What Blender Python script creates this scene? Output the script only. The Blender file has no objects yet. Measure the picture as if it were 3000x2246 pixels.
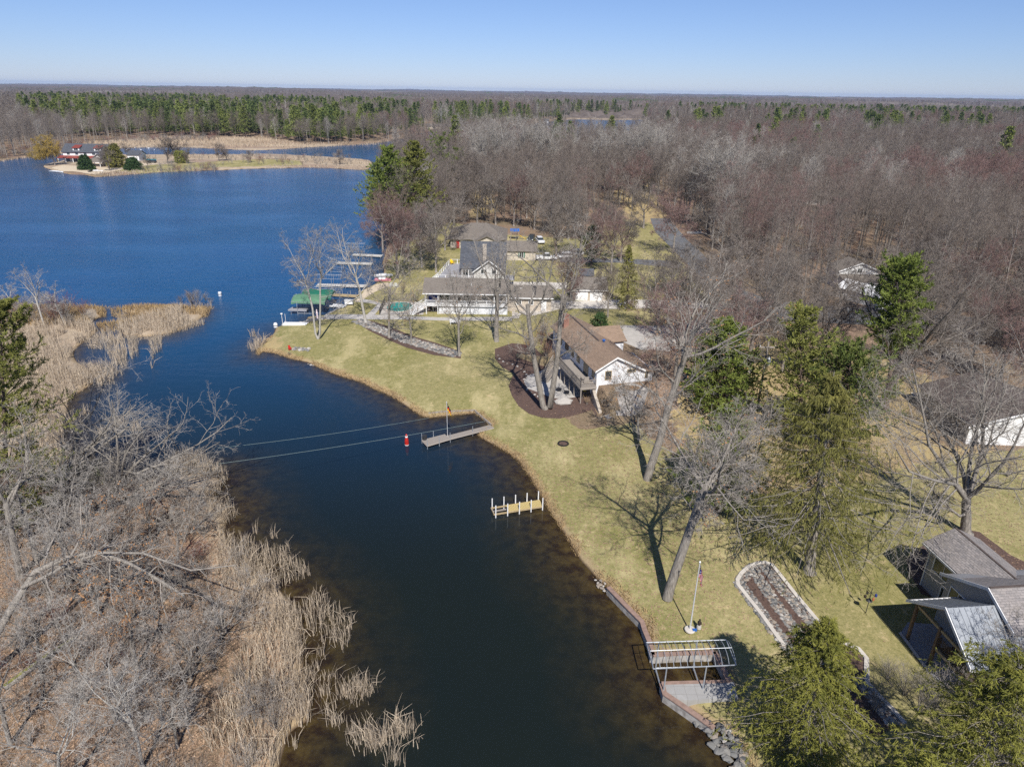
import bpy, bmesh, math, random
import numpy as np
from mathutils import Vector, Matrix
R = math.radians
SC = bpy.context.scene
COL = SC.collection

# ------------------------------------------------------------------ camera, sky, sun, exposure
CAM_H, FPX, PITCH, ROLL = 40.0, 2000.0, R(23.2), R(0.9)
_f = np.array([0, math.cos(PITCH), -math.sin(PITCH)])
_r0 = np.array([1., 0, 0]); _u0 = np.cross(_r0, _f)
_r = _r0 * math.cos(ROLL) + _u0 * math.sin(ROLL); _u = np.cross(_r, _f)
cam = bpy.data.cameras.new("camera"); cam_o = bpy.data.objects.new("camera", cam); COL.objects.link(cam_o)
cam.sensor_width = 36; cam.sensor_fit = 'HORIZONTAL'; cam.lens = 24.0
cam.clip_start = 0.5; cam.clip_end = 40000
M = Matrix(((_r[0], _u[0], -_f[0], 0), (_r[1], _u[1], -_f[1], 0), (_r[2], _u[2], -_f[2], CAM_H), (0, 0, 0, 1)))
cam_o.matrix_world = M
SC.camera = cam_o
SUN_EL, SUN_AZ = R(46.5), R(172.0)          # azimuth clockwise from +Y
W = bpy.data.worlds.new("World"); SC.world = W; W.use_nodes = True
wn = W.node_tree.nodes; wl = W.node_tree.links
bg = wn["Background"]; sky = wn.new("ShaderNodeTexSky")
sky.sky_type = 'NISHITA'; sky.sun_disc = False; sky.sun_elevation = SUN_EL; sky.sun_rotation = SUN_AZ
sky.altitude = 0; sky.air_density = 1.0; sky.dust_density = 0.0; sky.ozone_density = 5.0
tint = wn.new("ShaderNodeMix"); tint.data_type = "RGBA"; tint.blend_type = "MULTIPLY"; tint.inputs[0].default_value = 1; tint.inputs[7].default_value = (1, 1, 1, 1)
tcw_ = wn.new('ShaderNodeTexCoord'); sx = wn.new('ShaderNodeSeparateXYZ'); rr_ = wn.new('ShaderNodeValToRGB'); wl.new(tcw_.outputs['Generated'], sx.inputs[0]); wl.new(sx.outputs[2], rr_.inputs[0])
rr_.color_ramp.elements[0].position = 0.0; rr_.color_ramp.elements[0].color = (.74, .85, 1.29, 1); rr_.color_ramp.elements[1].position = .22; rr_.color_ramp.elements[1].color = (.95, .95, 1.12, 1); wl.new(rr_.outputs[0], tint.inputs[7])
wl.new(sky.outputs[0], tint.inputs[6]); wl.new(tint.outputs[2], bg.inputs[0]); bg.inputs[1].default_value = 0.070
sun = bpy.data.lights.new("sun", 'SUN'); sun.energy = 4.9; sun.angle = R(0.53); sun.color = (1, .955, .89)
sun_o = bpy.data.objects.new("sun", sun); COL.objects.link(sun_o)
sd = Vector((math.sin(SUN_AZ) * math.cos(SUN_EL), math.cos(SUN_AZ) * math.cos(SUN_EL), math.sin(SUN_EL)))
sun_o.rotation_euler = sd.to_track_quat('Z', 'Y').to_euler()
SC.view_settings.view_transform = 'Standard'; SC.view_settings.look = 'None'
SC.view_settings.exposure = 0.3; SC.view_settings.gamma = 1.0
SC.cycles.max_bounces = 5; SC.cycles.diffuse_bounces = 2; SC.cycles.glossy_bounces = 3
SC.cycles.transparent_max_bounces = 8; SC.cycles.transmission_bounces = 2; SC.cycles.volume_bounces = 0
SC.cycles.caustics_reflective = False; SC.cycles.caustics_refractive = False
SC.cycles.use_adaptive_sampling = True; SC.cycles.adaptive_threshold = 0.01
SC.cycles.sample_clamp_indirect = 4; SC.cycles.sample_clamp_direct = 3.5
SC.cycles.use_denoising = False

def at(px, py, z=0.7):
    """the point of the place at height z that the photograph shows at full-size pixel (px, py)"""
    d = _f * FPX + _r * (px - 1500) - _u * (py - 1123)
    return np.array([0, 0, CAM_H]) + d * ((z - CAM_H) / d[2])
def proj(p):
    v = np.asarray(p, float) - [0, 0, CAM_H]; w = v @ _f
    return 1500 + FPX * (v @ _r) / w, 1123 - FPX * (v @ _u) / w
def hgt(base, topy):
    lo, hi = 0., 60.
    for _ in range(40):
        m = (lo + hi) / 2
        if proj(base + [0, 0, m])[1] > topy: lo = m
        else: hi = m
    return lo
def wpoly(pts, z=0.7): return np.array([at(x, y, z)[:2] for x, y in pts])

# ------------------------------------------------------------------ materials
MATS = {}
def nt(name):
    m = bpy.data.materials.new(name); m.use_nodes = True
    t = m.node_tree; t.nodes.clear(); MATS[name] = m
    return m, t, t.nodes, t.links
def N(t, ty, **k):
    n = t.nodes.new(ty)
    for a, b in k.items():
        if a.startswith('i_'):
            key = a[2:]; key = int(key) if key.isdigit() else key.replace('_', ' ')
            n.inputs[key].default_value = b
        else: setattr(n, a, b)
    return n
def ramp(t, fac, stops):
    n = t.nodes.new("ShaderNodeValToRGB"); e = n.color_ramp.elements
    while len(e) < len(stops): e.new(.5)
    for i, (p, c) in enumerate(stops): e[i].position = p; e[i].color = (*c, 1)
    t.links.new(fac, n.inputs[0]); return n.outputs[0]
def mixc(t, f, a, b, mode='MIX'):
    n = t.nodes.new("ShaderNodeMix"); n.data_type = 'RGBA'; n.blend_type = mode
    for s, v in ((0, f), (6, a), (7, b)):
        if isinstance(v, (int, float)): n.inputs[s].default_value = v
        elif isinstance(v, tuple): n.inputs[s].default_value = (*v, 1)
        else: t.links.new(v, n.inputs[s])
    return n.outputs[2]
def math_(t, op, a, b=None, clamp=False):
    n = t.nodes.new("ShaderNodeMath"); n.operation = op; n.use_clamp = clamp
    for s, v in ((0, a), (1, b)):
        if v is None: continue
        if isinstance(v, (int, float)): n.inputs[s].default_value = v
        else: t.links.new(v, n.inputs[s])
    return n.outputs[0]
def noise(t, scale, detail=4, vec=None, rough=.55, coord='Object', stretch=None):
    n = N(t, "ShaderNodeTexNoise", i_Scale=scale, i_Detail=detail, i_Roughness=rough)
    if vec is None:
        tc = t.nodes.new("ShaderNodeTexCoord"); vec = tc.outputs[coord]
    if stretch:
        mp = t.nodes.new("ShaderNodeMapping"); mp.inputs['Scale'].default_value = stretch
        t.links.new(vec, mp.inputs[0]); vec = mp.outputs[0]
    t.links.new(vec, n.inputs['Vector']); return n.outputs[0]
def finish(t, col, rough=.8, bump=None, bstr=.3, metallic=0., spec=.3, bdist=.02, diffuse=False, trans=0):
    out = t.nodes.new("ShaderNodeOutputMaterial")
    if diffuse:
        b = t.nodes.new("ShaderNodeBsdfDiffuse"); ci = b.inputs[0]
    else:
        b = t.nodes.new("ShaderNodeBsdfPrincipled"); ci = b.inputs['Base Color']
        b.inputs['Roughness'].default_value = rough; b.inputs['Metallic'].default_value = metallic
        b.inputs['Specular IOR Level'].default_value = spec
    if isinstance(col, tuple): ci.default_value = (*col, 1)
    else: t.links.new(col, ci)
    if bump is not None:
        bn = N(t, "ShaderNodeBump", i_Strength=bstr, i_Distance=bdist); t.links.new(bump, bn.inputs['Height'])
        t.links.new(bn.outputs[0], b.inputs['Normal'])
    sh = b.outputs[0]
    if trans:
        tr = t.nodes.new("ShaderNodeBsdfTranslucent")
        if isinstance(col, tuple): tr.inputs[0].default_value = (*col, 1)
        else: t.links.new(col, tr.inputs[0])
        mx = t.nodes.new("ShaderNodeMixShader"); mx.inputs[0].default_value = trans
        t.links.new(sh, mx.inputs[1]); t.links.new(tr.outputs[0], mx.inputs[2]); sh = mx.outputs[0]
    t.links.new(sh, out.inputs[0])
def simple(name, c, c2=None, scale=3., rough=.8, bstr=.2, metallic=0., spec=.3, stretch=None, detail=4, diffuse=False, trans=0, rnd=0, lo=.3, hi=.7):
    """procedural: two tones mixed by noise, optional per-object tone shift"""
    m, t, n, l = nt(name)
    c2 = c2 or tuple(x * .75 for x in c)
    nz = noise(t, scale, detail, stretch=stretch)
    col = ramp(t, nz, [(lo, c2), (hi, c)])
    if rnd:
        oi = t.nodes.new("ShaderNodeObjectInfo")
        v = math_(t, 'ADD', math_(t, 'MULTIPLY', oi.outputs['Random'], rnd), 1 - rnd / 2)
        hs = t.nodes.new("ShaderNodeHueSaturation"); l.new(v, hs.inputs['Value']); l.new(col, hs.inputs['Color']); col = hs.outputs[0]
    finish(t, col, rough, None if diffuse else nz, bstr, metallic, spec, diffuse=diffuse, trans=trans)
    return m

# bark and twigs
simple('bark', (.34, .31, .275), (.16, .14, .125), 2.2, .95, stretch=(6, 6, 1), diffuse=True, rnd=.3)
simple('bark_near', (.34, .31, .27), (.12, .105, .09), 1.6, .95, bstr=.8, stretch=(7, 7, 1), detail=6)
simple('bark_dark', (.21, .185, .16), (.085, .073, .063), 2.2, .95, stretch=(6, 6, 1), diffuse=True, rnd=.3)
simple('bark_pale', (.50, .48, .44), (.27, .25, .22), 2.2, .9, stretch=(2, 2, 5), diffuse=True, rnd=.2)
simple('bark_pine', (.20, .15, .12), (.08, .06, .05), 2.2, .95, stretch=(4, 4, 1), diffuse=True, rnd=.2)
simple('twig_grey', (.27, .235, .205), (.13, .11, .095), .9, diffuse=True, rnd=.35)
simple('twig_brown', (.255, .215, .185), (.125, .103, .088), .9, diffuse=True, rnd=.3)
simple('twig_red', (.28, .185, .165), (.14, .095, .085), .9, diffuse=True, rnd=.35)
simple('twig_pale', (.42, .39, .35), (.24, .22, .195), .9, diffuse=True, rnd=.2)
simple('twig_near', (.40, .365, .325), (.15, .13, .11), 1.1, diffuse=True)
simple('willow_twig', (.42, .30, .085), (.26, .18, .05), .8, diffuse=True)
# foliage
simple('needles_white_pine', (.215, .25, .075), (.08, .115, .035), .9, diffuse=True, trans=.2, rnd=.35)
simple('needles_yellowish', (.29, .29, .085), (.13, .145, .04), .9, diffuse=True, trans=.2, rnd=.3)
simple('needles_spruce', (.29, .27, .085), (.12, .12, .04), 1.1, diffuse=True, trans=.2)
simple('needles_hemlock', (.31, .30, .07), (.12, .13, .035), 1.3, diffuse=True, trans=.2)
simple('needles_far', (.30, .33, .10), (.14, .18, .055), .3, diffuse=True, trans=.2, rnd=.4)
simple('needles_far_dark', (.19, .235, .08), (.08, .11, .04), .3, diffuse=True, trans=.2, rnd=.5)
simple('needles_shore', (.26, .30, .075), (.10, .14, .035), .6, diffuse=True, trans=.2)
simple('needles_dark', (.075, .12, .045), (.03, .055, .025), .9, diffuse=True, trans=.1)
simple('oak_leaf', (.52, .30, .15), (.32, .16, .075), 3, diffuse=True, trans=.2)
simple('twig_pale_near', (.50, .465, .42), (.20, .18, .16), 1.4, diffuse=True)
simple('reed', (.68, .58, .45), (.33, .26, .19), 5., diffuse=True, trans=.2)
simple('reed_far', (.50, .41, .30), (.33, .25, .18), .03, diffuse=True)
simple('sedge', (.50, .37, .20), (.30, .205, .11), .8, diffuse=True, trans=.15)
simple('red_brush', (.26, .10, .085), (.14, .06, .05), .8, diffuse=True)
simple('fallen_leaf', (.46, .32, .215), (.20, .13, .085), 2.5, diffuse=True)
# ------------------------------------------------------------------ object and mesh helpers
def meta(o, label=None, cat=None, group=None, kind=None):
    if label: o['label'] = label
    if cat: o['category'] = cat
    if group: o['group'] = group
    if kind: o['kind'] = kind
    return o
def empty(name, loc=(0, 0, 0), rz=0., label=None, cat=None, group=None):
    o = bpy.data.objects.new(name, None); o.empty_display_size = .3; COL.objects.link(o)
    o.location = [float(x) for x in loc]; o.rotation_euler.z = rz
    return meta(o, label, cat, group)
def link(name, me, parent=None, mat=None):
    o = bpy.data.objects.new(name, me); COL.objects.link(o)
    if mat is not None and not me.materials:
        for m in (mat if isinstance(mat, (list, tuple)) else [mat]): me.materials.append(MATS[m])
    if parent: o.parent = parent
    return o
def npmesh(name, V, Q=None, T=None, mat=None, mi=None, smooth=False):
    me = bpy.data.meshes.new(name)
    V = np.asarray(V, np.float32).reshape(-1, 3)
    Q = np.zeros((0, 4), np.int32) if Q is None else np.asarray(Q, np.int32)
    T = np.zeros((0, 3), np.int32) if T is None else np.asarray(T, np.int32)
    me.vertices.add(len(V)); me.vertices.foreach_set('co', V.ravel())
    nl = Q.size + T.size; me.loops.add(nl)
    me.loops.foreach_set('vertex_index', np.concatenate([Q.ravel(), T.ravel()]).astype(np.int32))
    npoly = len(Q) + len(T); me.polygons.add(npoly)
    st = np.concatenate([np.arange(len(Q)) * 4, Q.size + np.arange(len(T)) * 3]).astype(np.int32)
    me.polygons.foreach_set('loop_start', st)
    if mat:
        for m in (mat if isinstance(mat, (list, tuple)) else [mat]): me.materials.append(MATS[m])
    if mi is not None: me.polygons.foreach_set('material_index', np.asarray(mi, np.int32))
    if smooth: me.polygons.foreach_set('use_smooth', np.ones(npoly, bool))
    me.update(calc_edges=True)
    return me
def nrm(v): return v / (np.linalg.norm(v, axis=-1, keepdims=True) + 1e-9)
def frames(P):
    T = nrm(np.gradient(P, axis=1))
    ref = np.where(np.abs(T[..., 2:3]) > .9, np.array([1., 0, 0]), np.array([0, 0, 1.]))
    A = nrm(np.cross(T, ref)); B = np.cross(T, A); return T, A, B
def tubes(P, Rr, s=4):
    n, K = P.shape[:2]; T, A, B = frames(P)
    a = np.arange(s) * 2 * math.pi / s
    V = P[:, :, None] + Rr[:, :, None, None] * (A[:, :, None] * np.cos(a)[:, None] + B[:, :, None] * np.sin(a)[:, None])
    i = (np.arange(n)[:, None, None] * K + np.arange(K - 1)[None, :, None]) * s + np.arange(s)
    j = (np.arange(n)[:, None, None] * K + np.arange(K - 1)[None, :, None]) * s + (np.arange(s) + 1) % s
    Q = np.stack([i, j, j + s, i + s], -1).reshape(-1, 4)
    return V.reshape(-1, 3), Q
def ribbons(P, Wd, rg=None, side=None):
    n, K = P.shape[:2]; T, A, B = frames(P)
    if side is None:
        a = rg.uniform(0, math.pi, (n, 1, 1)); S = A * np.cos(a) + B * np.sin(a)
    else: S = side[:, None, :] * np.ones((1, K, 1))
    V = np.stack([P - S * Wd[..., None], P + S * Wd[..., None]], 2)
    i = (np.arange(n)[:, None] * K + np.arange(K - 1)) * 2
    Q = np.stack([i, i + 1, i + 3, i + 2], -1).reshape(-1, 4)
    return V.reshape(-1, 3), Q
def cat(parts):
    Vs, Qs, o = [], [], 0
    for V, Q in parts:
        Vs.append(V); Qs.append(Q + o); o += len(V)
    return np.concatenate(Vs), np.concatenate(Qs)
def grow(rg, P, Rr, n, t0, t1, ratio, ang, K=4, wander=.15, up=.05, rr=.6, tip=.35, fall=.5, even=True, length=None, minr=.01, flat=0.):
    """n children on every parent branch; returns their centre lines and radii"""
    m, K0 = P.shape[:2]
    pi = np.repeat(np.arange(m), n); j = np.tile(np.arange(n), m)
    t = t0 + (t1 - t0) * (j + rg.uniform(0, 1, m * n)) / n
    f = np.clip(t * (K0 - 1), 0, K0 - 1.001); i = f.astype(int); w = (f - i)[:, None]
    pos = P[pi, i] * (1 - w) + P[pi, i + 1] * w
    rad = Rr[pi, i] * (1 - w[:, 0]) + Rr[pi, i + 1] * w[:, 0]
    tan = nrm(P[pi, i + 1] - P[pi, i])
    ref = np.where(np.abs(tan[:, 2:3]) > .95, np.array([1., 0, 0]), np.array([0, 0, 1.]))
    A = nrm(np.cross(tan, ref)); B = np.cross(A, tan)
    az = j * 2.4 + rg.uniform(0, 1.2, m * n) + np.repeat(rg.uniform(0, 6.28, m), n)
    if flat: az = np.where(rg.uniform(size=m * n) < flat, np.where(j % 2 == 0, 0, math.pi) + rg.normal(0, .35, m * n), az)
    a = ang * (1 + .22 * rg.normal(size=m * n))
    d = np.cos(a)[:, None] * tan + np.sin(a)[:, None] * (np.cos(az)[:, None] * A + np.sin(az)[:, None] * B)
    plen = np.linalg.norm(P[:, 1:] - P[:, :-1], axis=2).sum(1)[pi] if length is None else np.full(m * n, length)
    L = plen * ratio * (1 - fall * (t - t0) / max(t1 - t0, .01)) * rg.uniform(.7, 1.25, m * n)
    out = np.zeros((m * n, K, 3)); out[:, 0] = pos; p = pos.copy()
    for k in range(1, K):
        d = nrm(d + wander * rg.normal(size=(m * n, 3)) + np.array([0, 0, up]))
        p = p + d * (L / (K - 1))[:, None]; out[:, k] = p
    r0 = np.maximum(rad * rr, minr)
    return out, np.maximum(r0[:, None] * np.linspace(1, tip, K), minr * .6)
def path(pts, radii, K=None):
    P = np.array(pts, float)[None]; return P, np.array(radii, float)[None]
def trunk_path(rg, H, r, lean=(0, 0), K=8, wob=.15, taper=.35, bow=0.):
    s = np.linspace(0, 1, K)
    P = np.zeros((K, 3)); P[:, 2] = s * H
    w = np.cumsum(rg.normal(0, wob, (K, 2)), 0); w -= w[0]
    P[:, 0] = lean[0] * s ** (1 + bow) + w[:, 0] * s; P[:, 1] = lean[1] * s ** (1 + bow) + w[:, 1] * s
    rad = r * (1 - (1 - taper) * s); rad[0] *= 1.45
    P2 = np.insert(P, 1, P[0] * .93 + P[1] * .07, 0); rad2 = np.insert(rad, 1, r * 1.08)
    return P2[None], rad2[None]

def deciduous(seed, H, r=.3, lean=(0, 0), fork=.42, nl=4, spread=.55, side=3, dens=1., detail=3, leaves=0, droop=.0, minr=.012, pathpts=None, limb_len=1., lw=1.2):
    """forking bare tree. returns (trunk V,Q) (crown V,Q) (leaves V,Q or None)"""
    rg = np.random.default_rng(seed)
    h0 = H * fork
    if pathpts is None:
        P0, R0 = trunk_path(rg, h0, r, (lean[0] * fork, lean[1] * fork), taper=.72, wob=.06)
    else:
        P0 = np.array(pathpts, float)[None]; R0 = (r * np.linspace(1.25, .7, P0.shape[1]))[None]
    rem = H - h0
    lim, lr = grow(rg, P0, R0, nl, .86, .999, 1, spread, 7, .16, .13, .60, .22, .15, length=rem * .98 * limb_len)
    ldx = np.array([lean[0], lean[1], 0]) / H * .5
    lim = lim + (np.linspace(0, 1, 7)[None, :, None] ** 1.5) * (rem * ldx)[None, None]
    parts_t = [tubes(P0, R0, 10), tubes(lim, lr, 7)]
    if side:
        sd_, sr = grow(rg, P0, R0, side, .55, .93, 1, 1.15, 6, .18, .12, .38, .3, .3, length=rem * .55)
        parts_t.append(tubes(sd_, sr, 6)); lim2 = [lim, sd_[:, np.linspace(0, 5, 7).astype(int)] if False else np.concatenate([sd_, sd_[:, -1:] + .02], 1)]
        lrs = [lr, np.concatenate([sr, sr[:, -1:]], 1)]
        lim = np.concatenate(lim2); lr = np.concatenate(lrs)
    n1 = max(3, int(9 * dens)); b1, r1 = grow(rg, lim, lr, n1, .18, .97, .52, .8, 5, .2, .06 - droop, .55, .35, .45, minr=minr * 2)
    parts_t.append(tubes(b1, r1, 5))
    n2 = max(3, int(8 * dens)); b2, r2 = grow(rg, b1, r1, n2, .15, .98, .52, .8, 4, .22, .04 - droop * 2, .55, .4, .4, minr=minr * 1.3)
    crown = [tubes(b2, r2, 4)]
    last = b2; lr_ = r2
    if detail >= 2:
        n3 = max(3, int(6 * dens)); b3, r3 = grow(rg, b2, r2, n3, .15, 1, .5, .75, 4, .22, .03 - droop * 3, .6, .5, .3, minr=minr)
        crown.append(tubes(b3, r3, 3)); last = b3; lr_ = r3
    if detail >= 3:
        n4 = max(3, int(5 * dens)); b4, r4 = grow(rg, b3, r3, n4, .2, 1, .55, .7, 3, .2, .03 - droop * 3, .7, .6, .3, minr=minr * .7)
        crown.append(ribbons(b4, r4 * .9 * lw, rg)); last = b4
    lv = None
    if leaves:
        idx = rg.choice(len(last), min(len(last), leaves), replace=False); c = last[idx, -1]
        # keep leaves in clumps
        lv = blades(rg, np.repeat(c, 3, 0) + rg.normal(0, .10, (len(c) * 3, 3)), .07, .12)
    return cat(parts_t), cat(crown), lv
def blades(rg, C, w, l):
    n = len(C); d = nrm(rg.normal(size=(n, 3))); P = np.stack([C - d * l / 2, C + d * l / 2], 1)
    return ribbons(P, np.full((n, 2), w / 2), rg)

def conifer(seed, H, Rad, r=.28, start=.12, whorls=28, per=6, droop=0., kind='pine', blade=.22, bw=.035, nb=7, dens=1., lean=(0, 0), sides=6, irregular=.25, gaps=.0, sub=7, topexp=.8):
    rg = np.random.default_rng(seed)
    P0, R0 = trunk_path(rg, H, r, lean, K=9, wob=.05, taper=.06)
    n = whorls * per
    t = start + (1 - start) * (np.repeat(np.arange(whorls), per) + rg.uniform(-.3, .3, n)) / whorls
    t = np.clip(t, start, .992)
    if gaps:
        keep = rg.uniform(size=n) > gaps * (1 - t); t = t[keep]; n = len(t)
    az = np.arange(n) * 2.39996 + rg.uniform(-.4, .4, n)
    f = np.clip(t * 9, 0, 8.99); i = np.clip(f.astype(int), 0, 8)
    ss = np.linalg.norm(P0[0] - P0[0][0], axis=1) / np.linalg.norm(P0[0][-1] - P0[0][0])
    pos = np.stack([np.interp(t, ss, P0[0][:, k]) for k in range(3)], 1)
    tt = (t - start) / (1 - start)
    prof = (1 - tt) ** topexp * (.55 + .45 * np.minimum(1, tt / .18)) + .02
    L = Rad * prof * rg.uniform(1 - irregular * 1.6, 1 + irregular, n)
    K = 6; s = np.linspace(0, 1, K)
    if kind == 'spruce': z = -.28 * s + .10 * s * s; z0 = .12 * (1 - tt)
    elif kind == 'hemlock': z = .22 * s - .42 * s * s
    else: z = .10 * s + .12 * s * s
    el = (tt ** 1.5) * .7
    out = np.zeros((n, K, 3))
    bend = rg.normal(0, .12, n)
    for k in range(K):
        a = az + bend * s[k]
        out[:, k, 0] = pos[:, 0] + np.cos(a) * L * s[k]; out[:, k, 1] = pos[:, 1] + np.sin(a) * L * s[k]
        out[:, k, 2] = pos[:, 2] + L * (z[k] + droop * s[k] + el * s[k]) + rg.normal(0, .02, n) * L
    rb = np.maximum(.012, .0115 * L); RB = rb[:, None] * np.linspace(1, .3, K)
    trunk = cat([tubes(P0, R0, 8), tubes(out, RB, 3)])
    hang = -.35 if kind == 'spruce' else (-.12 if kind == 'hemlock' else .06)
    sb, sr = grow(rg, out, RB, sub, .25, 1.0, .34, .95, 4, .10, hang, .5, .5, .35, minr=.006, flat=.85 if kind != 'spruce' else .3)
    F = []
    # blades along the twigs and the ends of the branches
    m = len(sb); nbk = nb
    tt2 = rg.uniform(.15, 1, (m, nbk)) * 3; ii = np.clip(tt2.astype(int), 0, 2); w = (tt2 - ii)[..., None]
    C = sb[np.arange(m)[:, None], ii] * (1 - w) + sb[np.arange(m)[:, None], ii + 1] * w
    D = nrm(sb[np.arange(m)[:, None], ii + 1] - sb[np.arange(m)[:, None], ii])
    C = C.reshape(-1, 3); D = D.reshape(-1, 3)
    if kind == 'pine': D = nrm(D * .6 + rg.normal(0, .55, D.shape) + [0, 0, .35])
    elif kind == 'spruce': D = nrm(D * .4 + rg.normal(0, .3, D.shape) + [0, 0, -.75])
    else: D = nrm(D * .6 + rg.normal(0, .4, D.shape) + [0, 0, -.25])
    Lb = blade * rg.uniform(.6, 1.3, len(C))
    P = np.stack([C, C + D * Lb[:, None]], 1)
    Wd = np.stack([np.full(len(C), bw * .5), np.full(len(C), bw * .28)], 1)
    F.append(ribbons(P, Wd, rg))
    return trunk, cat(F)

def copy_tree(src, loc, rz, s=1., label=None, group=None):
    c = src.copy(); COL.objects.link(c); c.location = [float(x) for x in loc]; c.rotation_euler = (0, 0, rz)
    c.scale = (s, s, s) if isinstance(s, (int, float)) else s
    if label: c['label'] = label
    if group: c['group'] = group
    for ch in src.children:
        d = ch.copy(); COL.objects.link(d); d.parent = c
    return c
def tree_thing(name, loc, label, catg, T, C, L=None, tm='bark', cm='twig_grey', lm='oak_leaf', group=None, rz=0., crown='crown'):
    e = empty(name, loc, rz, label, catg, group)
    link('trunk', npmesh('trunk', *T, mat=tm, smooth=True), e)
    link(crown, npmesh('crown', *C, mat=cm), e)
    if L is not None: link('dry_leaves', npmesh('dry_leaves', *L, mat=lm), e)
    return e

# ------------------------------------------------------------------ ground, shoreline and land cover
def inpoly(P, poly):
    x, y = P[:, 0], P[:, 1]; ins = np.zeros(len(P), bool); n = len(poly)
    for i in range(n):
        x1, y1 = poly[i]; x2, y2 = poly[(i + 1) % n]
        c = (y1 > y) != (y2 > y)
        if not c.any(): continue
        ins ^= c & (x < (x2 - x1) * (y - y1) / (y2 - y1 + 1e-12) + x1)
    return ins
def sdf(P, poly):
    d = np.full(len(P), 1e9); n = len(poly)
    for i in range(n):
        a = poly[i]; b = poly[(i + 1) % n]; ab = b - a
        t = np.clip(((P - a) @ ab) / (ab @ ab + 1e-12), 0, 1)
        q = P - (a + t[:, None] * ab); d = np.minimum(d, q[:, 0] ** 2 + q[:, 1] ** 2)
    d = np.sqrt(d); return np.where(inpoly(P, poly), d, -d)
def smooth_poly(P, it=2):
    for _ in range(it):
        Q = np.roll(P, -1, 0); P = np.stack([P * .78 + Q * .22, P * .22 + Q * .78], 1).reshape(-1, 2)
    return P
RIGHT = [(2260, 2500), (2235, 2300), (2185, 2240), (2150, 2180), (2120, 2145), (2094, 2129), (1947, 2029), (1938, 2000), (2135, 1994), (2100, 1925), (1912, 1932), (1903, 1876),
         (1882, 1822), (1830, 1770), (1782, 1720), (1755, 1700), (1700, 1640), (1660, 1572), (1622, 1515), (1592, 1462), (1555, 1400), (1520, 1350), (1480, 1320),
         (1425, 1292), (1398, 1272), (1420, 1258), (1440, 1246), (1415, 1228), (1392, 1211), (1325, 1217), (1256, 1224), (1235, 1218), (1190, 1190), (1150, 1162),
         (1105, 1143), (1060, 1120), (985, 1098), (925, 1072), (900, 1062), (850, 1050), (812, 1037), (770, 1030), (756, 1040), (752, 1028), (762, 1012), (790, 990), (804, 974), (808, 960), (832, 954), (898, 944),
         (900, 930), (956, 924), (1012, 894), (1032, 882), (1053, 858), (1068, 848), (1100, 832), (1120, 818), (1125, 795), (1120, 770), (1128, 745), (1135, 715),
         (1135, 680), (1125, 640), (1115, 600), (1112, 560), (1120, 520), (1150, 490), (1190, 470), (1230, 450), (1262, 432), (1300, 420), (1350, 410), (1450, 402), (1560, 420), (1700, 428), (1860, 425), (1898, 392),
         (1890, 360), (1885, 352), (1870, 351), (1800, 353), (1700, 350), (1640, 352), (1570, 364), (1480, 365), (1290, 383), (1262, 386), (1220, 392),
         (1200, 402), (1150, 412), (1100, 419), (1000, 426), (900, 432), (780, 440), (740, 441), (570, 433), (480, 430), (360, 434), (280, 440), (196, 448), (165, 452), (125, 456), (60, 462), (0, 471), (-150, 482), (-500, 500), (-1500, 470)]
ISLE = [(122, 488), (140, 480), (178, 474), (200, 462), (230, 455), (360, 453), (440, 454), (570, 453), (700, 454), (770, 451), (850, 454), (900, 457), (1000, 463), (1060, 467), (1085, 470), (1092, 482), (1080, 496), (1069, 499), (995, 494), (900, 491), (796, 493), (720, 495),
        (646, 499), (560, 501), (472, 504), (380, 512), (308, 517), (280, 520), (249, 512), (215, 513), (184, 507), (150, 498)]
LEFT = [(-900, 905), (0, 896), (120, 900), (190, 899), (296, 906), (308, 925), (260, 945), (290, 965), (270, 985), (235, 1010), (215, 1030), (222, 1060), (262, 1085), (290, 1110), (250, 1140), (215, 1160),
        (196, 1200), (190, 1260), (198, 1330), (250, 1395), (330, 1425), (430, 1410), (560, 1385), (640, 1392), (655, 1415), (625, 1440), (640, 1470), (670, 1490), (665, 1530), (660, 1565), (690, 1620), (740, 1665), (800, 1700), (840, 1750),
        (870, 1790), (885, 1860), (890, 1950), (915, 2050), (908, 2110), (850, 2140), (830, 2200), (815, 2260), (810, 2500), (-900, 2700)]
TIP = [(345, 912), (400, 902), (461, 900), (560, 910), (618, 905), (600, 925), (549, 962), (478, 982), (410, 990), (350, 980), (385, 960), (430, 935), (400, 920)]
SHORES = [smooth_poly(wpoly(p, 0.)) if i != 0 else wpoly(p, 0.) for i, p in enumerate((RIGHT, ISLE, LEFT, TIP))]
SHORES[0] = np.vstack([SHORES[0], [(-20000., 900.), (-20000, 20000), (20000, 20000), (20000, -300), (30, -300)]])
def land_d(P, far=1700.):
    """signed distance to the shore, positive on land"""
    out = np.full(len(P), 60.)
    m = (np.hypot(P[:, 0], P[:, 1]) < far)
    if m.any():
        Q = P[m]; d = np.full(len(Q), -1e9)
        for s in SHORES: d = np.maximum(d, sdf(Q, s))
        out[m] = d
    return np.clip(out, -60, 60)
def sst(x): x = np.clip(x, 0, 1); return x * x * (3 - 2 * x)
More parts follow.
